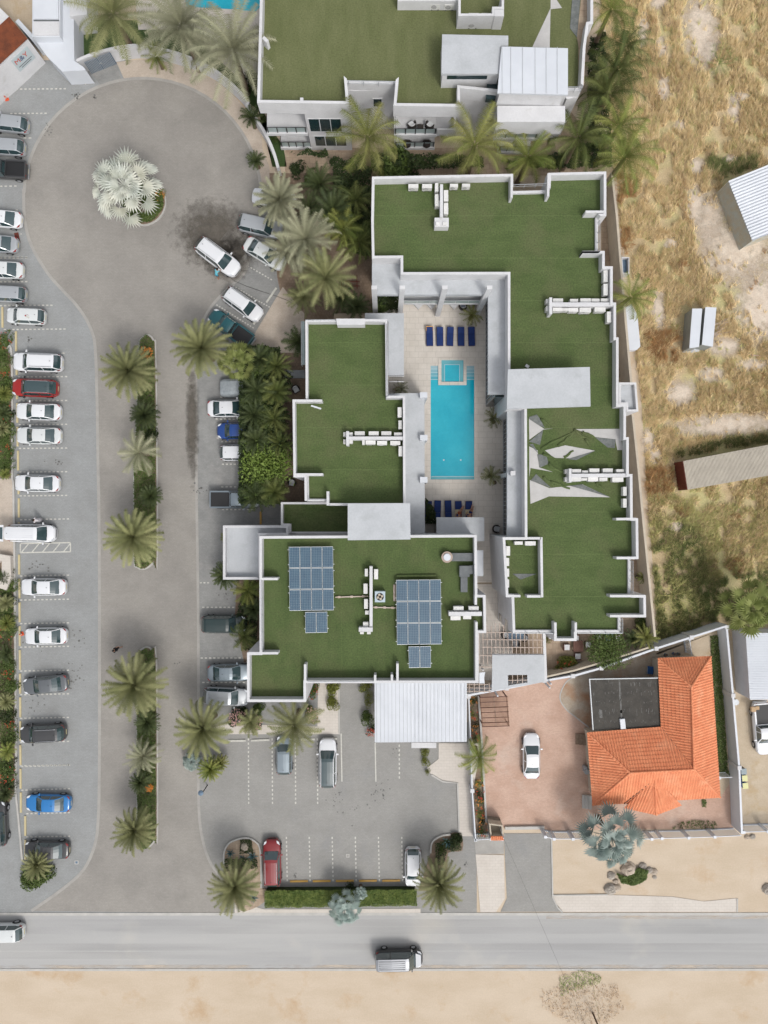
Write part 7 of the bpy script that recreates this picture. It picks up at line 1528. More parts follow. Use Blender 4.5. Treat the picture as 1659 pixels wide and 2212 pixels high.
JP = [((719, 452), 4, 2.3, 'cycad', 'date_d', 'below the bright coconut palm'), ((690, 395), 3.5, 2.2, 'loose', 'date_d', 'right of the grey date palm at the circle'), ((742, 492), 4, 2.4, 'coco', 'coco', 'with arching bright fronds at the left parapet'), ((776, 520), 3.5, 2.2, 'coco', 'coco_d', 'against the left parapet'), ((770, 430), 3.5, 2.1, 'coco', 'coco_d', 'just left of the top left roof corner'), ((668, 450), 3.4, 1.9, 'loose', 'date_d', 'between two grey date palms'), ((770, 660), 2.2, 1.5, 'cycad', 'date_d', 'above the left roof in the planted gap'), ((736, 640), 3, 1.9, 'loose', 'date_d', 'right of the red timber frame'), ((655, 640), 3, 2.0, 'loose', 'date', 'over the brick terrace edge'), ((645, 738), 3.2, 1.8, 'cycad', 'date_d', 'at the top left corner of the left roof')]
for c, z, r, k, m, d in JP: palm(c, z, r, k, m, 'dark garden palm ' + d, 'garden_palm', grp=gj)
gq = 'dark palms beside the right bays'
JQ = [((560, 775), 4, 2.0, 'next to the green fan palm'), ((598, 790), 4, 2.0, 'above the covered car, near the side canopy'), ((555, 842), 4.4, 2.1, 'over the nose of the covered car'), ((596, 845), 4, 2.1, 'left of the side yard armchair'), ((548, 895), 4.2, 2.0, 'over the nose of the white saloon'), ((592, 905), 4.2, 2.1, 'left of the stepped roof corner'), ((552, 950), 4, 1.9, 'just above the bright round tree'), ((605, 958), 3.8, 1.9, 'against the wall above the bright round tree'), ((552, 1072), 4, 2.0, 'over the nose of the steel blue pickup'), ((592, 1062), 3.8, 2.0, 'below the bright round tree near the coiled hose')]
for i, (c, z, r, d) in enumerate(JQ): palm(c, z, r * .85, ('cycad', 'loose', 'coco')[i % 3], ('date_d', 'coco_d')[i % 2], 'dark bay-side palm ' + d, 'garden_palm', grp=gq)
gz = 'small palms beside the lower left roof'
palm((484, 1243), 2.6, 1.7, 'date', 'date_d', 'brownish small palm left of the grey terrace corner', 'small_palm', grp=gz); palm((534, 1276), 2.6, 1.7, 'coco', 'coco', 'green small palm below the grey terrace corner', 'small_palm', grp=gz)
palm((528, 1375), 2.6, 1.7, 'coco', 'coco_d', 'dark small palm at the nose of the dark green SUV', 'small_palm', grp=gz); palm((489, 1160), 1.0, .8, 'date', 'coco_y', 'tiny yellow green palm in a planter left of the grey terrace', 'small_palm', grp=gz)
palm((548, 1316), 2, 1.3, 'cycad', 'date_d', 'dark small palm tight against the wall above the dark green SUV', 'small_palm', grp=gz); palm((540, 1560), 2.4, 1.6, 'cycad', 'date', 'small palm below the lower left roof corner', 'small_palm', grp=gz)
gy = 'courtyard palms'
palm((1020, 678), 2.2, 1.2, 'coco', 'coco_y', 'yellow green courtyard palm by the right column above the loungers', 'small_palm', grp=gy); palm((1066, 902), 2, 1.15, 'coco', 'date', 'upper of two potted courtyard palms right of the pool', 'small_palm', grp=gy); palm((1062, 1027), 2, 1.2, 'coco', 'date', 'lower of two potted courtyard palms right of the pool', 'small_palm', grp=gy)
palm((866, 840), 1.2, .9, 'coco', 'date_g', 'sparse palm in the terracotta pot left of the pool', 'small_palm', grp=gy); palm((820, 672), 1.6, 1.0, 'cycad', 'leaf', 'dark palm in the planted gap under the gallery, left', 'small_palm', grp=gy); palm((845, 660), 1.4, .9, 'coco', 'date_d', 'dark palm in the planted gap under the gallery, right', 'small_palm', grp=gy)
palm((1396, 1376), 2.2, 1.5, 'loose', 'coco_y', 'bright palm in the corner beside the slanted wall', 'small_palm', grp='small palms at the right corner'); palm((1367, 1380), 1.6, 1.2, 'cycad', 'date_d', 'very dark small palm left of the bright corner palm', 'small_palm', grp='small palms at the right corner')
palm((1391, 1247), 1.6, .8, 'coco', 'coco', 'small palm in the pot by the right parapet', 'small_palm', grp='small palms at the right corner')
palm((338, 120), 2.2, 1.5, 'coco', 'coco', 'green palm hanging over the curved white wall', 'small_palm', grp='palms at the curved wall'); palm((543, 252), 2.2, 1.35, 'cycad', 'date_d', 'dark palm at the right end of the curved white wall', 'small_palm', grp='palms at the curved wall'); palm((553, 345), 1.8, 1.1, 'cycad', 'date_d', 'dark palm at the lower end of the curved wall', 'small_palm', grp='palms at the curved wall')
# left bed palms and bushes
random.seed(21)
# ---- bushes
def leafball(seed, n=900, lobes=7, s=.10, flat=.8, spread=.55):
    r_ = random.Random(seed); mb = MB(); L = [(r_.uniform(-spread, spread), r_.uniform(-spread, spread), r_.uniform(.0, .35), r_.uniform(.38, .6)) for _ in range(lobes)]
    for i in range(n):
        cx, cy, cz, rr = L[i % lobes]; u = r_.uniform(-.2, 1); a = r_.uniform(0, 6.283); k = math.sqrt(max(0, 1 - u * u)); q = rr * r_.uniform(.72, 1.05)
        p = Vector((cx + q * k * math.cos(a), cy + q * k * math.sin(a), max(.02, (cz + q * u) * flat + .1)))
        d = Vector((r_.gauss(0, 1), r_.gauss(0, 1), r_.gauss(0, .6))).normalized(); e = d.cross(Vector((r_.gauss(0, 1), r_.gauss(0, 1), r_.gauss(0, 1)))).normalized(); h = s * r_.uniform(.6, 1.25)
        mb.face([p - d * h, p + e * h * .42, p + d * h, p - e * h * .42])
    return mb
BM = {}
def bushmesh(v, m, n, s, lobes):
    k = (v, m, n, s, lobes)
    if k not in BM: o = leafball(v, n, lobes, s).build('foliage', M[m]); BM[k] = o.data; bpy.data.objects.remove(o)
    return BM[k]
STM = None
def bush(c, r, h, m, label, v=1, n=900, s=.10, lobes=7, z=.02, cat='bush', name='bush', flowers=None, grp=None, stem=True, rz=0, sy=1):
    global STM
    root = empty(name, (c[0], c[1], z), rz, label, cat, grp); ORG[root.name] = Vector((0, 0, 0))
    f = bpy.data.objects.new('foliage', bushmesh(v, m, n, s, lobes)); col.objects.link(f); f.parent = root; f.scale = (r, r * sy, h); f.location = (0, 0, .0)
    if STM is None: mb = MB(); [mb.tube([(0, 0, 0), (.3 * math.cos(a), .3 * math.sin(a), .8)], .05, 6, .02) for a in (0, 2.1, 4.2)]; o = mb.build('stem', M['bark']); STM = o.data; bpy.data.objects.remove(o)
    t = bpy.data.objects.new('stem', STM); col.objects.link(t); t.parent = root; t.scale = (r, r, h * .8)
    if flowers:
        mb = MB(); r_ = random.Random(v + 5)
        for i in range(flowers[1]):
            a = r_.uniform(0, 6.28); q = math.sqrt(r_.random()) * r * .85; p = Vector((q * math.cos(a), q * math.sin(a) * sy, h * (.75 + .2 * r_.random()) * (1.05 - .4 * (q / r) ** 2)))
            w = flowers[2] if len(flowers) > 2 else .07
            for k in range(3): b = r_.uniform(0, 6.28); mb.face([p, p + Vector((math.cos(b), math.sin(b), .3)) * w * 1.4, p + Vector((math.cos(b + .9), math.sin(b + .9), .2)) * w * 1.4])
        mb.build('flowers', M[flowers[0]], root)
    return root
gB = 'bushes of the left bed'
lb = [(A2, 20, 610, .9, .5, 'leaf', ('flower_r', 30), 'with red blooms at the pointed top of the left bed'), (A2, 0, 640, .6, .4, 'leaf', ('flower_r', 20), 'cut by the edge near the pointed top'), (A2, 35, 715, .75, .9, 'leaf', None, 'clipped round, topmost in the left bed'), (A2, 30, 800, .5, .4, 'leaf_y', ('flower_r', 50), 'dense with red blooms beside the big white SUV'), (A2, 40, 868, .8, .9, 'leaf', None, 'clipped, level with the red SUV'), (A2, 30, 990, .8, .7, 'leaf', ('flower_r', 20), 'loose with red blooms under the red SUV'), (A2, 40, 1080, .7, .6, 'leaf_d', ('flower_r', 30), 'dark with red blooms level with the pearl saloon'), (A2, 45, 1160, .8, .9, 'leaf', None, 'clipped, just above the pearl saloon bay'), (A2, 35, 1240, .7, .8, 'leaf', None, 'leafy, below the pearl saloon'), (A2, 45, 1300, .6, .6, 'leaf', ('flower_r', 20), 'small with red blooms above the clipped one'), (A2, 45, 1370, .9, .9, 'leaf', None, 'clipped, lowest but one in the upper bed'),
 (A3, 60, 405, .5, .8, 'leaf_d', None, 'dark and round at the low beige wall'), (A3, 50, 510, .9, .9, 'leaf', None, 'rounded, first in the lower bed'), (A3, 60, 575, .7, .8, 'leaf_d', None, 'dark, beside the white saloon'), (A3, 55, 680, .8, .8, 'leaf', None, 'leafy, above the red blooms and cone'), (A3, 55, 790, .8, .9, 'leaf', ('flower_r', 25), 'with red blooms level with the cone'), (A3, 50, 990, .9, .9, 'leaf', None, 'leafy, above the slanted grey saloon'), (A3, 55, 1060, .6, .6, 'leaf', ('flower_r', 40), 'red blooming, at the slanted grey saloon'), (A3, 50, 1130, .9, 1, 'leaf', None, 'clipped, left of the slanted grey saloon'), (A3, 50, 1310, .9, .9, 'leaf_d', None, 'dark, just above the SUV with silver rails'), (A3, 65, 1385, .5, .5, 'leaf', ('flower_r', 40), 'red blooming, beside the SUV with silver rails'), (A3, 55, 1450, .9, .9, 'leaf', None, 'rounded, level with the SUV with silver rails'), (A3, 50, 1640, .8, .8, 'leaf_d', None, 'dark, below the SUV with silver rails'), (A4, 50, 60, .9, .9, 'leaf', ('flower_r', 30), 'with red blooms near the lower end'), (A4, 50, 130, .7, .7, 'leaf_d', ('flower_r', 20), 'dark, with red blooms at the lower end')]
for i, (t, x, y, r, h, m, fl, d) in enumerate(lb): bush(t(x, y, .3), r * 1.3, h, m, 'left bed bush ' + d, v=i % 4, flowers=fl and (fl[0], max(5, fl[1] // 3)), grp=gB, n=800, s=.09, rz=i)
gL = 'palms of the left bed'
for i, (t, x, y, r, d) in enumerate([(A2, 20, 935, 1.0, 'level with the red SUV'), (A2, 15, 1060, 1.0, 'level with the white saloon below the red SUV'), (A2, 10, 1160, .9, 'level with the upper pearl saloon'), (A2, 30, 1450, .7, 'at the lower tip of the upper bed'), (A3, 20, 450, .9, 'by the low beige wall'), (A3, 35, 610, 1.0, 'between the two white saloons'), (A3, 35, 740, 1.0, 'above the cone'), (A3, 35, 930, 1.1, 'below the cone'), (A3, 30, 1240, 1.1, 'between the slanted saloon and the dark SUV'), (A3, 45, 1550, 1.1, 'below the dark SUV'), (A4, 30, 200, 1.0, 'at the lower tip of the lower bed')]):
    palm(tuple(v for v in [(lambda p: (p.x / (H / FO) + CX, CY - p.y / (H / FO)))(t(x, y))][0]), .9, r, ('date', 'cycad')[i % 2], ('coco', 'date_d', 'date')[i % 3], 'small left bed palm ' + d, 'small_palm', grp=gL)
bush(A4(235, 690, .4), 2.0, 1.3, 'leaf', 'broad green bush directly below the black saloon', 9, 2600, .10, 14, rz=.5, sy=.75)
palm((75, 1872), 2.0, 1.8, 'date', 'date', 'small palm growing through the broad bush below the black saloon', 'small_palm')
# hedge, ground cover
def covermesh(poly, z0, z1, n, s, m, label, name='ground_cover', kind='stuff', cat='plants', grp=None, seed=1):
    r_ = random.Random(seed); P = xy(poly); xs = [p.x for p in P]; ys = [p.y for p in P]; mb = MB(); ok = 0
    def inside(x, y):
        c = False; j = len(P) - 1
        for i in range(len(P)):
            if (P[i].y > y) != (P[j].y > y) and x < (P[j].x - P[i].x) * (y - P[i].y) / (P[j].y - P[i].y) + P[i].x: c = not c
            j = i
        return c
    while ok < n:
        x, y = r_.uniform(min(xs), max(xs)), r_.uniform(min(ys), max(ys))
        if not inside(x, y): continue
        ok += 1; b = .5 + .5 * math.sin(x * 3.1 + seed) * math.cos(y * 2.7); zz = z0 + (z1 - z0) * (.35 + .45 * b + .25 * r_.random())
        p = Vector((x, y, zz)); d = Vector((r_.gauss(0, 1), r_.gauss(0, 1), r_.gauss(0, .45))).normalized(); e = d.cross(Vector((r_.gauss(0, .5), r_.gauss(0, .5), 1))).normalized(); h = s * r_.uniform(.6, 1.2)
        mb.face([p - d * h, p + e * h * .45, p + d * h, p - e * h * .45])
    return mb
def cover(*a, **k):
    label, cat = a[6], k.pop('cat', 'plants'); mb = covermesh(*a, **k); o = single('ground_cover', mb, M[a[5]], label, cat); o['kind'] = 'stuff'; return o
cover(I1, .15, .55, 12000, .09, 'leaf', 'dense dark ground cover of the upper median bed', seed=2); cover(I2, .15, .55, 12000, .09, 'leaf', 'dense dark ground cover of the lower median bed', seed=3)
cover([A2(-60, 600), A2(10, 620), A2(66, 720), A2(70, 1470), A2(-60, 1470)], .1, .5, 5500, .09, 'leaf', 'green ground cover of the upper left bed', seed=40); cover([A3(-60, 400), A3(85, 400), A3(96, 1659), A4(90, 180), A4(50, 240), A4(-60, 240)], .1, .5, 8000, .09, 'leaf', 'green ground cover of the lower left bed', seed=41)
cover(CB, .15, .75, 7000, .10, 'leaf', 'green ground cover round the silver fan palm', seed=4)
cover([B2(835, 310), B2(975, 310), B2(975, 425), B2(835, 425)], .1, 1.6, 900, .16, 'leaf_d', 'dark plants in the planted gap under the gallery', seed=5)
cover([B2(1140, 1600), B3(1200, 20), B3(1205, 105), B3(1140, 105)], .1, 1.2, 700, .12, 'leaf_d', 'dark leafy plants beside the lower left lounger', seed=6)
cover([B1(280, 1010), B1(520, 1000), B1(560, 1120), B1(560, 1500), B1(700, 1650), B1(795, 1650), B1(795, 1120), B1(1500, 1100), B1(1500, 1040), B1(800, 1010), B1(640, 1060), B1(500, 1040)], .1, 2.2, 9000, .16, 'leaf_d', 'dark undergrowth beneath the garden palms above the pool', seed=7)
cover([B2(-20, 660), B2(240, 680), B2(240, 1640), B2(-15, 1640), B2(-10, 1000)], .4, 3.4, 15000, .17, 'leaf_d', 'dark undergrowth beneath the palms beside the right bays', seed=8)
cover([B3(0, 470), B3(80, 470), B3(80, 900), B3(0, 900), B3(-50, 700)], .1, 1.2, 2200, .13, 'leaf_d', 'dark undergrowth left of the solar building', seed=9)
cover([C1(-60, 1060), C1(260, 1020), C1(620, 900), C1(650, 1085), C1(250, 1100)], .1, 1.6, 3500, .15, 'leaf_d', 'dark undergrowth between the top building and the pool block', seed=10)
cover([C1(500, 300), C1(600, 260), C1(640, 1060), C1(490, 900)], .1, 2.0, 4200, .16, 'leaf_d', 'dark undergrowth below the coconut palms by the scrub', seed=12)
hb_ = [B4(120, 812), B4(1080, 806), B4(1085, 912), B4(120, 925)]
hg = empty('hedge', B4(600, 865), 0, 'long clipped green hedge between the south lot and the road', 'hedge'); mb = MB(); mb.prism(xy(offset([B4(120, 812, 1.0), B4(1085, 806, 1.0), B4(1088, 908, 1.0), B4(120, 922, 1.0)], .12)), 0, .85); mb.build('inner_twigs', M['leaf_d'], hg)
mb = covermesh([B4(120, 812, 1.0), B4(1085, 806, 1.0), B4(1088, 908, 1.0), B4(120, 922, 1.0)], .72, 1.12, 15000, .085, 'leaf', '', seed=13); M['hedge'] = fol('hedge_leaf', (.075, .115, .022), (.15, .19, .045), 2.2); mb.build('foliage', M['hedge'], hg)
bush(B4(655, 795, .5), .6, 1.0, 'leaf_d', 'dark small bush growing at the upper side of the long hedge', 2, 600)
bush(B1(940, 1040, 1.5), 2.0, 2.6, 'leaf', 'large leafy bush below the lower balcony', 3, 3000, .13, 12, cat='bush'); bush(B1(1060, 1080, 1), 1.1, 1.6, 'leaf_d', 'dark bush right of the large leafy bush under the balconies', 1, 900, .12)
bush(B1(40, 500, 1.5), 1.3, 1.8, 'leaf_d', 'dark bush at the left foot of the top building', 2, 1200, .11) if False else bush(A1(1590, 490, 1.5), 1.3, 1.8, 'leaf_d', 'dark bush at the left foot of the top building', 2, 1200, .11)
bush(B1(105, 740, 1), .5, .9, 'leaf', 'small bush below the first balcony', 2, 600, .08); bush(B1(190, 880, .5), .5, .8, 'leaf', 'small bush beside the ground terrace at the curved lawn', 1, 500, .08)
bush(B1(320, 1075, .6), 1.0, .9, 'leaf_d', 'low dark bush at the end of the tan terrace', 0, 1000, .1)
bush(B1(420, 1110, 1), 1.1, 1.2, 'leaf', 'green bush left of the garden palms below the tan terrace', 3, 1000, .1)
# bright frangipani-like tree
def tree(c, z, r, m, label, v=3, n=3600, s=.17, lobes=22, name='round_tree'):
    root = empty(name, (c[0], c[1], 0), 0, label, 'tree'); ORG[root.name] = Vector((0, 0, 0)); mb = MB(); mb.tube([(0, 0, 0), (.05, 0, z * .5)], .14, 8, .11)
    for a in (0, 1.3, 2.6, 3.9, 5.2): mb.tube([(.05, 0, z * .48), (r * .5 * math.cos(a), r * .5 * math.sin(a), z * .85)], .08, 6, .03)
    mb.build('trunk', M['bark'], root); f = leafball(v, n, lobes, s / r, .8, .62); f.v = [(a * r, b * r, q * r * .9 + z - r * .55) for a, b, q in f.v]; f.build('crown', M[m], root); return root
for i, (x, y, r, d) in enumerate([(70, 760, 1.7, 'topmost, behind the covered car'), (180, 900, 1.7, 'above the side canopy'), (75, 980, 1.5, 'behind the white saloon'), (170, 1080, 1.8, 'behind the blue car'), (80, 1190, 1.5, 'behind the white hatchback'), (180, 1240, 1.6, 'above the bright round tree'), (90, 1560, 1.6, 'lowest, behind the steel blue pickup')]):
    tree(B2(x, y, 3.6), 3.9, r, ('leaf', 'leaf_d')[i % 2], 'dark bay-side leafy tree, ' + d, v=i + 11, n=1500, s=.17, lobes=16, name='leafy_tree')
tree(B2(140, 1385, 4), 4, 2.7, 'leaf_b', 'bright yellow-green round tree beside the right bays', 5, 3000, .19, 60)
tree(C3(652, 915, 3), 3.0, 2.1, 'leaf', 'round dark green tree beside the slanted wall', 6, 5000, .11, 26)
bush(C3(375, 1008, .8), 1.3, 1.4, 'leaf_y', 'clipped bush with red blooms on the patio below the chairs', 2, 3200, .08, 12, flowers=('flower_r', 12, .1), sy=.75)
bush(C3(870, 735, .6), 1.1, 1.5, 'leaf', 'square clipped green bush inside the tall wall', 3, 2200, .09, 12, sy=.95)
bush(C3(262, 835, .4), .5, .8, 'coco_y', 'yellow spiky plant at the edge of the pergola', 1, 300, .16)
gf = 'clipped bushes by the entrance path'
bush(B3(548, 1168, .8), .85, 1.3, 'leaf_y', 'golden bush on the entrance path, upper of the pair', 0, 1500, .1, 9, grp=gf); bush(B3(558, 1248, .8), .80, 1.3, 'leaf_y', 'golden bush on the entrance path, lower of the pair', 1, 1500, .1, 9, grp=gf)
bush(B3(760, 1140, .8), .8, 1.2, 'leaf_y', 'topmost golden bush left of the ribbed carport', 2, 1300, .09, 9, grp=gf); bush(B3(778, 1200, .8), .62, 1.2, 'leaf_y', 'ball-shaped bush left of the ribbed carport, upper of the balls', 3, 1300, .06, 9, grp=gf); bush(B3(778, 1255, .8), .62, 1.2, 'leaf_y', 'ball-shaped bush left of the ribbed carport, lower of the balls', 0, 1300, .06, 9, grp=gf)
bush(B3(782, 1345, .9), .9, 1.4, 'leaf', 'taller green bush left of the ribbed carport', 1, 1500, .09, 9, grp=gf); bush(B3(795, 1430, .7), .6, 1.0, 'leaf_d', 'dark reddish bush at the lower left carport corner', 2, 900, .08, 7, flowers=('flower_r', 40, .05), grp=gf)
bush(B3(1140, 1555, .6), .6, .8, 'leaf_y', 'yellow-green bush below the white counter', 3, 900, .09, grp=gf); bush(B3(1148, 1620, .6), .55, .8, 'leaf_y', 'yellow-green bush second below the white counter', 1, 900, .09, grp=gf); bush(B3(1155, 1690, .5), .4, .7, 'leaf_y', 'yellow-green bush at the tip of the path below the counter', 0, 700, .08, grp=gf)
gp = 'flowering bushes at the lower left roof corner'
bush(B3(425, 1170, .8), .7, 1.2, 'leaf', 'green flowering bush by the wing wall below the roof corner', 0, 1500, .09, flowers=('flower_r', 30, .05), grp=gp, sy=1.5); bush(B3(420, 1320, .8), .75, 1.2, 'leaf_y', 'flowering bush right of the south lot date palm', 1, 1500, .09, flowers=('flower_p', 50, .07), grp=gp, sy=1.4)
bush(A3(1510, 1340, .7), 1.1, 1.1, 'leaf_d', 'pink flowering bush right of the corner date palm', 2, 2000, .09, flowers=('flower_p', 120, .07), grp=gp); bush(A3(1620, 1370, .7), .9, 1.1, 'leaf_d', 'pink flowering bush under the lower left roof corner', 3, 1600, .09, flowers=('flower_p', 70, .07), grp=gp)
bush(A3(1640, 1290, .6), .8, 1.3, 'leaf', 'green bush directly under the lower left roof corner', 0, 1300, .1, grp=gp)
for i, (t, x, y, d) in enumerate([(B3, 1440, 1240, 'first from the carport corner'), (B3, 1448, 1320, 'second from the carport corner'), (B3, 1452, 1400, 'third, beside the slatted rack'), (B3, 1458, 1470, 'fourth, above the green palm'), (B4, 1478, 140, 'first below the green palm'), (B4, 1490, 200, 'second below the green palm'), (B4, 1488, 250, 'third below the green palm'), (B4, 1490, 320, 'fourth below the green palm'), (B4, 1500, 380, 'fifth below the green palm'), (B4, 1508, 440, 'last, at the white slatted gate')]):
    bush(t(x, y, .3), .62, .6, ('leaf', 'leaf_y', 'leaf_d')[i % 3], 'flower bed shrub, ' + d, i % 4, 600, .08, flowers=(('flower_o', 'flower_r')[i % 2], 8, .08), grp='shrubs of the narrow flower bed')
sheet('flower_bed_soil', [B3(1420, 1210), B3(1482, 1205), B4(1530, 390), B4(1540, 460), B4(1460, 460), B4(1440, 180)], .022, 'brown_pave')
# orange flowers in the median and circle
bush(A2(930, 680, .4), .8, .8, 'leaf', 'bush with orange flowers at the top tip of the median', 1, 900, .09, flowers=('flower_o', 60, .09), grp='flowering bushes of the beds'); bush(A4(950, 158, .4), .45, .7, 'leaf', 'small round bush with orange flowers in the lower median', 2, 500, .08, flowers=('flower_o', 60, .09), grp='flowering bushes of the beds')
bush(A2(960, 1190, .5), .9, .9, 'leaf_d', 'dark bush between the small palm and pale palm of the median', 3, 900, .1, grp='flowering bushes of the beds'); bush(A1(1010, 1240, .6), .7, .9, 'leaf_y', 'golden bush at the right rim of the circle bed', 0, 900, .08, flowers=('flower_o', 20, .07), grp='flowering bushes of the beds')
# rockery beds
def rock(c, r, m, label, h=.6, seed=1, grp='boulders'):
    r_ = random.Random(seed); mb = MB(); rows = []
    for i in range(7):
        th = math.pi * i / 12; rows.append([(r * math.sin(th) * math.cos(a) * r_.uniform(.82, 1.1) * 1.1, r * math.sin(th) * math.sin(a) * r_.uniform(.82, 1.1), h * r * math.cos(th) * r_.uniform(.85, 1.1) * 1.4) for a in [2 * math.pi * k / 10 for k in range(10)]])
    mb.grid(rows, True); mb.face([(p[0], p[1], -.02) for p in rows[-1]]); mb.v = [(a + c[0], b + c[1], q + .03) for a, b, q in mb.v]; return single('boulder', mb, M[m], label, 'boulder', grp)
ppath('rockery_bed', smoothpts([A4(1430, 640), A4(1430, 560), A4(1470, 505), A4(1560, 478), A4(1620, 500), A4(1650, 560), A4(1658, 780), B4(130, 800), B4(120, 880), B4(0, 940), A4(1500, 900), A4(1430, 760)], 3), .10, 'tan_pave')
k = MB(); ribbon(k, smoothpts([A4(1425, 640), A4(1427, 560), A4(1467, 500), A4(1560, 474), A4(1625, 498), A4(1655, 560), B4(100, 790)], 4), .16, .02, .2); struct('rockery_kerb', k, M['kerb'])
rock(A4(1562, 528), .55, 'rock_o', 'large ochre boulder in the rockery left of the red SUV', seed=2); rock(A4(1590, 560), .3, 'rock_o', 'small ochre boulder below the large one in the rockery', seed=3)
cover([A4(1530, 480), A4(1600, 480), A4(1615, 570), A4(1525, 570)], .08, .4, 900, .07, 'leaf_d', 'dark succulent ring around the ochre boulder', seed=20)
def agave(c, r, label, m='silver_b'):
    root = empty('agave', (c[0], c[1], .05), 0, label, 'agave', 'agaves'); ORG[root.name] = Vector((0, 0, 0)); mb = MB()
    for i in range(16):
        a = i * 2.4; L = r * (1 - .02 * i); e = R(15 + i * 4); d = Vector((math.cos(a) * math.cos(e), math.sin(a) * math.cos(e), math.sin(e))); s = Vector((-math.sin(a), math.cos(a), 0)) * r * .09; mb.face([s * -.6, s * .6, d * L * .5 + s + Vector((0, 0, .03)), d * L, d * L * .5 - s + Vector((0, 0, .03))])
    mb.build('leaves', M[m], root); return root
M['agave'] = fol('agave_leaf', (.07, .15, .16), (.12, .20, .20)); 
for (t, x, y, r, d) in ((A4, 1465, 570, .65, 'left one in the rockery'), (A4, 1605, 590, .75, 'right one in the rockery'), (A4, 1612, 855, .65, 'lower one beside the date palm of the rockery'), (B4, 1283, 500, .9, 'large one at the right end of the south lot'), (B4, 1250, 675, .35, 'small one under the right date palm'), (A4, 1540, 600, .5, 'middle one in the rockery')): agave(t(x, y), r, 'blue-green agave, ' + d, 'agave')
cover([A4(1430, 600), A4(1640, 600), A4(1640, 660), A4(1430, 680)], .08, .5, 1100, .09, 'leaf_d', 'low green plants in the rockery below the agaves', seed=21)
ppath('palm_bed', smoothpts([B4(1178, 560), B4(1190, 500), B4(1240, 465), B4(1360, 445), B4(1375, 555), B4(1285, 570), B4(1278, 700), B4(1200, 800), B4(1100, 810)], 3), .10, 'brown_pave')
k = MB(); ribbon(k, smoothpts([B4(1174, 570), B4(1185, 500), B4(1240, 462), B4(1300, 452)], 4), .16, .02, .2); struct('bed_kerb', k, M['kerb'])
bush(B4(1335, 500, .6), .8, 1.1, 'leaf_d', 'dark green bush with white tips at the right end of the south lot', 2, 1800, .09, 9); bush(B4(1255, 555, .5), .5, .9, 'leaf', 'green bush below the large agave', 1, 800, .09)
cover([B4(1200, 500), B4(1360, 460), B4(1370, 545), B4(1270, 560), B4(1260, 640), B4(1210, 640)], .08, .5, 1200, .09, 'leaf_d', 'low plants around the large agave', seed=22)
for i, (x, y, r, m, d) in enumerate([(662, 715, .42, 'rock', 'upper left'), (655, 800, .62, 'rock', 'lower left'), (695, 790, .45, 'rock_o', 'leaning on the lower left one'), (770, 672, .75, 'rock_o', 'largest, under the blue-grey palm'), (862, 655, .40, 'rock', 'upper right'), (905, 680, .35, 'rock', 'second from the right'), (932, 690, .38, 'rock_o', 'rightmost'), (938, 725, .22, 'rock', 'smallest, below the rightmost'), (690, 752, .28, 'rock_o', 'small, between the two left ones')]): rock(C4(x, y), r, m, 'boulder at the foot of the blue-grey fan palm, ' + d, seed=i + 4)
rock(C4(1656, 800), .6, 'rock', 'pale boulder at the right edge above the road', seed=30)
cover([C4(690, 690), C4(750, 715), C4(830, 660), C4(885, 670), C4(880, 730), C4(790, 768), C4(720, 750)], .05, .6, 2200, .13, 'leaf', 'green grassy tufts in front of the boulders', seed=23)
rock(C4(1525, 472), .28, 'rock_o', 'orange stone by the right slatted fence', seed=31); rock(C4(1560, 468), .3, 'rock', 'grey stone by the right slatted fence', seed=32)
# weeds
for (P, n, lab, sd, m) in (([C4(330, 1360), C4(480, 1310), C4(600, 1350), C4(590, 1400), C4(440, 1440), C4(340, 1480)], 600, 'sparse green weeds on the sand below the road', 24, 'greenb'), ([C4(200, 1440), C4(480, 1400), C4(700, 1400), C4(745, 1560), C4(640, 1659), C4(400, 1650), C4(230, 1560)], 1000, 'dry brown weeds around the utility pole', 25, 'dryb'), ([C4(1100, 375), C4(1200, 360), C4(1330, 370), C4(1330, 420), C4(1040, 415)], 350, 'weeds creeping over the pink bricks', 26, 'leaf'), ([C4(1235, 232), C4(1265, 232), C4(1265, 280), C4(1240, 280)], 90, 'small weed tuft beside the tiled bay', 27, 'leaf')):
    cover(P, .0, .18, n, .09, m, lab, seed=sd)
cover([C3(1290, 820), C3(1345, 810), C3(1400, 1659), C4(1420, 90), C4(1345, 80), C3(1320, 1300)], .0, .2, 4200, .10, 'leaf', 'patchy green weeds in the strip right of the orange roof', seed=28)
# ---- scrub (uncountable grass) on the vacant lot, one object
def vnoise(seed):
    r_ = np.random.RandomState(seed); T = r_.rand(64, 64)
    def f(x, y):
        xi = np.floor(x).astype(int); yi = np.floor(y).astype(int); fx = x - xi; fy = y - yi; fx = fx * fx * (3 - 2 * fx); fy = fy * fy * (3 - 2 * fy)
        a = T[xi % 64, yi % 64]; b = T[(xi + 1) % 64, yi % 64]; c = T[xi % 64, (yi + 1) % 64]; d = T[(xi + 1) % 64, (yi + 1) % 64]
        return (a * (1 - fx) + b * fx) * (1 - fy) + (c * (1 - fx) + d * fx) * fy
    return f
def polymask(P, x, y):
    P = xy(P); c = np.zeros(len(x), bool); j = len(P) - 1
    for i in range(len(P)):
        if abs(P[j].y - P[i].y) > 1e-9: c ^= ((P[i].y > y) != (P[j].y > y)) & (x < (P[j].x - P[i].x) * (y - P[i].y) / (P[j].y - P[i].y) + P[i].x)
        j = i
    return c
rs = np.random.RandomState(5)
scr = [O(1300, -60), O(1760, -60), O(1760, 1330), O(1560, 1345), O(1425, 1395), O(1402, 1100), O(1388, 860), O(1352, 600), O(1335, 400), O(1300, 200)]
NT = 72000
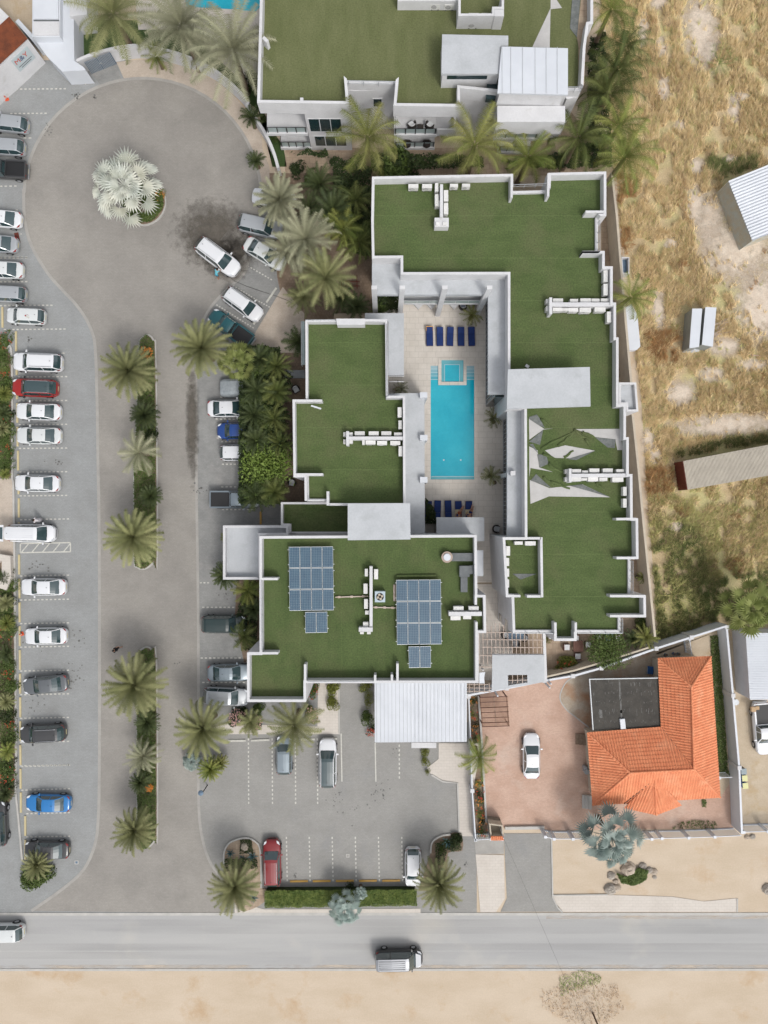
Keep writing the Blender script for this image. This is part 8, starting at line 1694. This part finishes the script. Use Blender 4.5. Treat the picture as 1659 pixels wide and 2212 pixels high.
x = rs.uniform(O(1300, 0).x, O(1760, 0).x, NT); y = rs.uniform(O(0, 1400).y, O(0, -60).y, NT)
keep = polymask(scr, x, y); f1, f2, f3, f4 = vnoise(1), vnoise(2), vnoise(3), vnoise(4)
dens = .55 * f1(x * .22 + 9, y * .22) + .30 * f2(x * .6, y * .6) + .15 * f2(x * 1.7, y * 1.7)
bare = [([C1(1110, 40), C1(1260, 60), C1(1340, 160), C1(1300, 330), C1(1270, 480), C1(1190, 260), C1(1120, 130)], .9), ([C1(1180, 1240), C1(1400, 1420), C1(1500, 1600), C2(1659, -20), C2(1800, 500), C2(1659, 560), C2(1480, 380), C2(1350, 250), C2(1420, 90), C2(1260, 10), C1(1190, 1560)], .88), ([C2(1040, 1130), C2(1450, 1070), C2(1720, 1040), C2(1720, 1170), C2(1300, 1220), C2(1100, 1260)], .8), ([C1(1170, 1010), C1(1250, 1020), C1(1230, 1110), C1(1180, 1090)], .95), ([C2(930, 350), C2(1000, 320), C2(1030, 540), C2(990, 540)], .8), ([C2(1290, 580), C2(1480, 590), C2(1480, 680), C2(1290, 680)], .7), ([C2(1020, 880), C2(1200, 900), C2(1180, 1020), C2(1020, 980)], .7)]
u = rs.rand(NT); keep &= (dens > .12 + .12 * u); keep &= (f3(x * 1.1 + 5, y * 1.1) > .24 + .16 * rs.rand(NT))
for P, pr in bare: m_ = polymask(P, x, y); keep &= ~(m_ & (rs.rand(NT) < pr))
for P in ([C2(1100, 380), C2(1345, 380), C2(1325, 690), C2(1100, 690)], [C2(1055, 1355), C2(1900, 1200), C2(1900, 1450), C2(1060, 1570)], [C1(1345, 1150), C1(1600, 1060), C1(1900, 900), C1(1900, 1500), C1(1490, 1600)], [C2(725, 60), C2(790, 60), C2(850, 650), C2(760, 670)]): keep &= ~polymask(P, x, y)
for a_ in BARE: keep &= ~((((x - a_[0].x) / a_[1]) ** 2 + ((y - a_[0].y) / a_[2]) ** 2 < .75 + .5 * f2(x * 1.3, y * 1.3)) & (rs.rand(NT) < .9))
x, y = x[keep], y[keep]; n = len(x); NB = 8
green = np.clip((f4(x * .13 + 3, y * .13) - .45) * 1.8 + (-(y) - 2) * .11, -.9, 1.4); rz = f3(x * .35, y * .35); sel = rs.rand(n)
cm = np.where(sel < .45 + green * .35, 1, 0); cm = np.where((rz > .88) & (sel > .6), 2, cm); cm = np.where((green > .25) & (cm == 0) & (rs.rand(n) < .7), 1, cm); cm = np.where((green > .45) & (rs.rand(n) < .6), 3, cm); cm = np.where(rs.rand(n) < .10, 4, cm)
for P, kx in (([C2(1060, 1320), C2(1300, 1250), C2(1700, 1170), C2(1750, 1240), C2(1120, 1360)], 3), ([C1(1200, 1000), C1(1600, 1000), C1(1600, 1070), C1(1400, 1150)], 3), ([C1(700, 1110), C1(830, 1140), C1(830, 1290), C1(700, 1300)], 2), ([C1(700, 1450), C1(790, 1450), C1(790, 1659), C1(720, 1659)], 2), ([C2(860, 560), C2(1080, 540), C2(1090, 760), C2(900, 720)], 2), ([C2(850, 1430), C2(1050, 1400), C2(1080, 1560), C2(870, 1590)], 2), ([C3(1200, 480), C3(1700, 400), C3(1600, 700), C3(1300, 740)], 3)):
    m_ = polymask(P, x, y) & (rs.rand(n) < .75); cm = np.where(m_, kx, cm)
wind = 2.3 + 1.6 * (f3(x * .15 + 7, y * .15 + 2) - .5)
X = np.repeat(x, NB); Y = np.repeat(y, NB); Wd = np.repeat(wind, NB); Cm = np.repeat(cm, NB); N_ = len(X)
az = Wd + rs.normal(0, .75, N_); L = rs.uniform(.18, .62, N_) * np.repeat(rs.uniform(.7, 1.3, n), NB); hh = rs.uniform(.18, .75, N_) * np.repeat(rs.uniform(.6, 1.3, n), NB); bx = X + rs.normal(0, .09, N_); by = Y + rs.normal(0, .09, N_); w = rs.uniform(.015, .035, N_)
dx, dy = np.cos(az), np.sin(az); V = np.zeros((N_, 3, 3)); V[:, 0] = np.c_[bx - dy * w, by + dx * w, np.zeros(N_) + .005]; V[:, 1] = np.c_[bx + dy * w, by - dx * w, np.zeros(N_) + .005]; V[:, 2] = np.c_[bx + dx * L, by + dy * L, hh]
me = bpy.data.meshes.new('scrub_grass'); me.vertices.add(N_ * 3); me.vertices.foreach_set('co', V.reshape(-1)); me.loops.add(N_ * 3); me.loops.foreach_set('vertex_index', np.arange(N_ * 3, dtype=np.int32)); me.polygons.add(N_); me.polygons.foreach_set('loop_start', np.arange(0, N_ * 3, 3, dtype=np.int32)); me.polygons.foreach_set('loop_total', np.full(N_, 3, dtype=np.int32)); me.polygons.foreach_set('material_index', Cm.astype(np.int32))
for k_ in ('straw', 'olive', 'rustb', 'greenb', 'dryb'): me.materials.append(M[k_])
me.update(calc_edges=True); o = bpy.data.objects.new('scrub_grass', me); col.objects.link(o); tag(o, 'dry scrub grass covering the vacant lot on the right', 'grass', kind='stuff')
# bare rust-coloured branching shrubs
def drybush(c, r, seed, m, label):
    r_ = random.Random(seed); mb = MB()
    def grow(p, d, L, rad, depth):
        q = p + d * L; mb.tube([p, (p + q) / 2 + Vector((r_.uniform(-.05, .05), r_.uniform(-.05, .05), .02)), q], rad, 4, rad * .6, cap=False)
        if depth:
            for _ in range(3):
                nd = (d + Vector((r_.gauss(0, .55), r_.gauss(0, .55), r_.gauss(0, .25)))).normalized(); grow(q, nd, L * r_.uniform(.6, .85), rad * .62, depth - 1)
    for i in range(9): a = i * .7 + r_.random() * .4; grow(Vector((c[0], c[1], .02)), Vector((math.cos(a), math.sin(a), .45)).normalized(), r * .36, .035, 3)
    mb.v = [(a, b, max(.02, q)) for a, b, q in mb.v]; root = single('dry_shrub', mb, M[m], label, 'shrub', 'dry rust-coloured shrubs'); return root
drybush(C1(762, 1190), 1.7, 1, 'rustb', 'rust-coloured bare shrub beside the top right roof corner'); drybush(C2(990, 640), 2.3, 2, 'rustb', 'large rust-coloured bare shrub left of the grey steel bins'); drybush(C2(950, 1500), 2.2, 3, 'rustb', 'rust-coloured bare shrub left of the red container end'); drybush(C1(740, 1560), 1.3, 4, 'rustb', 'small rust-coloured shrub against the tall wall')
drybush(C1(1350, 400), 2.0, 5, 'greenb', 'grey green straggly shrub in the scrub near the pale clearing') ; drybush(C3(1050, 560), 2.2, 6, 'olive', 'straggly olive shrub in the scrub beside the lower tall wall')
